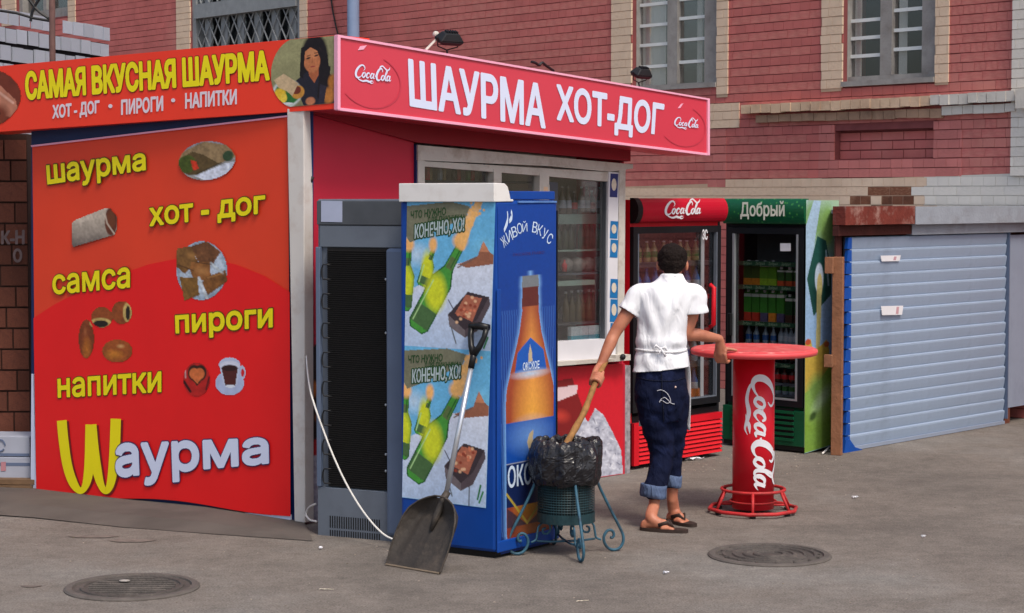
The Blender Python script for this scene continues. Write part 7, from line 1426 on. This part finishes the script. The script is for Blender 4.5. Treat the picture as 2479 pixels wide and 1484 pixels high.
# jeans
def denim():
    m = cloth('dark indigo denim', (17, 23, 48), .85, wr=7, wstr=.5, var=.25, dirt=(32, 44, 84), dirt_amt=.5, dscale=5); return m
DN = denim(); j_ = MB()
ell_stack(j_, [(*A3(1600, 862), .130, .094), (*A3(1600, 900), .150, .108), (*A3(1600, 940), .160, .118), (*A3(1601, 975), .158, .116), (*A3(1604, 1000, .01), .145, .108), (*A3(1606, 1018, .02), .12, .095)], 32, 4, an)
j_.ball(A3(1572, 952, -.045), .082, .070, .085); j_.ball(A3(1630, 952, -.03), .080, .070, .085)
limb(j_, [A3(1573, 960), A3(1585, 1020, .01), A3(1600, 1080, .03), A3(1600, 1120, .02), A3(1592, 1160, -.01), A3(1583, 1186, -.03)], [(.096, .096), (.094, .094), (.080, .080), (.072, .072), (.066, .068), (.070, .072)], 20)
limb(j_, [A3(1632, 960, .01), A3(1634, 1020, .05), A3(1630, 1080, .10), A3(1626, 1115, .11), A3(1626, 1150, .12), A3(1626, 1164, .12)], [(.092, .092), (.078, .080), (.064, .066), (.060, .062), (.055, .057), (.056, .058)], 20)
jeans = voxel('jeans', j_, DN, man, .008, 2, lambda c, k: .005 * mn.noise(Vector((c[0] * 12, c[1] * 12, c[2] * 8))) + .004 * math.sin(c[2] * 70 + 3 * mn.noise(Vector(c) * 6)) * max(0, 1 - abs(c[2] - .52) / .30) * .8 + .004 * mn.noise(Vector((c[0] * 30, c[1] * 30, c[2] * 22 + 5))))
CU = cloth('pale denim cuff', (92, 108, 140), .9, wr=10, wstr=.6, var=.15, dirt=(62, 76, 108), dirt_amt=.6, dscale=14)
def cuff(c, rx, ry, h, tilt):
    mb = MB(); pr_ = [(.92, -h / 2), (1.03, -h / 2 + .004), (1.07, -h * .2), (1.05, h * .2), (1.06, h / 2 - .006), (.98, h / 2), (.90, h / 2 - .006), (.89, -h / 2 + .004)]; vs = []; seg = 36
    for s__, z in pr_:
        for k in range(seg): q = 2 * math.pi * k / seg; w = 1 + .03 * math.sin(3 * q + z * 60); vs.append(c + Vector((rx * s__ * w * math.cos(q), ry * s__ * w * math.sin(q), z + tilt * math.cos(q) + .004 * math.sin(2 * q))))
    n = len(pr_); mb.add(vs, [(i * seg + k, i * seg + (k + 1) % seg, ((i + 1) % n) * seg + (k + 1) % seg, ((i + 1) % n) * seg + k) for i in range(n) for k in range(seg)]); return obj('cuff', mb, CU, jeans, smooth=True)
cuff(A3(1581, 1187, -.03), .077, .080, .082, -.006); cuff(A3(1627, 1163, .12), .056, .060, .075, -.004)
# stitched swirl, rivets and pocket seams on the seat of the jeans: laid on the cloth
bv = BVHTree.FromObject(jeans, bpy.context.evaluated_depsgraph_get()); rlm = root_loc(man)
def on_jeans(x, y, lift=.003):
    r = ray(x, y).normalized(); h = bv.ray_cast(_O - rlm, r); return (h[0] + rlm + h[1] * lift) if h[0] else None
def stitch(path, w, name, mat):
    C = smooth_curve(path, 7); P = [on_jeans(c[0], c[1]) for c in C]; P = [p for p in P if p is not None]
    if len(P) > 2: mb = MB(); mb.tube(P, w, 5); obj(name, mb, mat, jeans, smooth=True)
th = M('pale stitching', (186, 186, 196), .8)
stitch([(1590, 946), (1600, 944), (1612, 950), (1620, 962), (1622, 972), (1614, 976), (1605, 971), (1598, 969), (1596, 974), (1600, 966), (1608, 962), (1616, 968), (1624, 976), (1632, 978)], .0024, 'pocket_embroidery', th)
mb = MB(); q = on_jeans(1634, 937); mb.ball(q if q is not None else A3(1634, 937, -.1), .006); obj('rivet', mb, M('pale rivet', (220, 190, 180), .4), jeans)
sm2 = M('dark seam', (14, 18, 36), .9); stitch([(1601, 905), (1602, 940), (1604, 985), (1606, 1020)], .0028, 'seam', sm2); stitch([(1540, 912), (1570, 920), (1600, 922)], .0024, 'seam', sm2); stitch([(1600, 922), (1630, 922), (1658, 914)], .0024, 'seam', sm2)
# flip flops
fm_ = M('dark brown flip flop sole', (58, 46, 42), .6, .2, 30)
for (hz, f, s, L_), tl, lab in ((fL, .30, 'left'), (fR, .27, 'right')):
    base = Vector((hz.x, hz.y, .010)) - f * .035; out = []; n = 30
    for i in range(n):
        q = 2 * math.pi * i / n; xx = tl / 2 + tl / 2 * math.cos(q); ww = .036 + .013 * math.sin(min(1, xx / tl) * 2.4); out.append(base + f * xx + s * (ww * math.sin(q) / max(.55, abs(math.sin(q)) ** .35 if math.sin(q) else 1)))
    mb = MB(); mb.add([p - Vector((0, 0, .009)) for p in out] + [p + Vector((0, 0, .011)) for p in out], [tuple(range(n))[::-1], tuple(range(n, 2 * n))] + [(i, (i + 1) % n, (i + 1) % n + n, i + n) for i in range(n)]); fo = obj('flip_flop', mb, fm_, man)
    tp_ = base + f * (L_ + .045) + Vector((0, 0, .02)); mb = MB()
    for sg in (-1, 1): mb.tube([tp_, tp_ - f * .03 + s * sg * .022 + Vector((0, 0, .030)), tp_ - f * .085 + s * sg * .040 + Vector((0, 0, .012))], [(.004, .006), (.005, .013), (.005, .012)], 7)
    obj('strap', mb, fm_, fo, smooth=True)
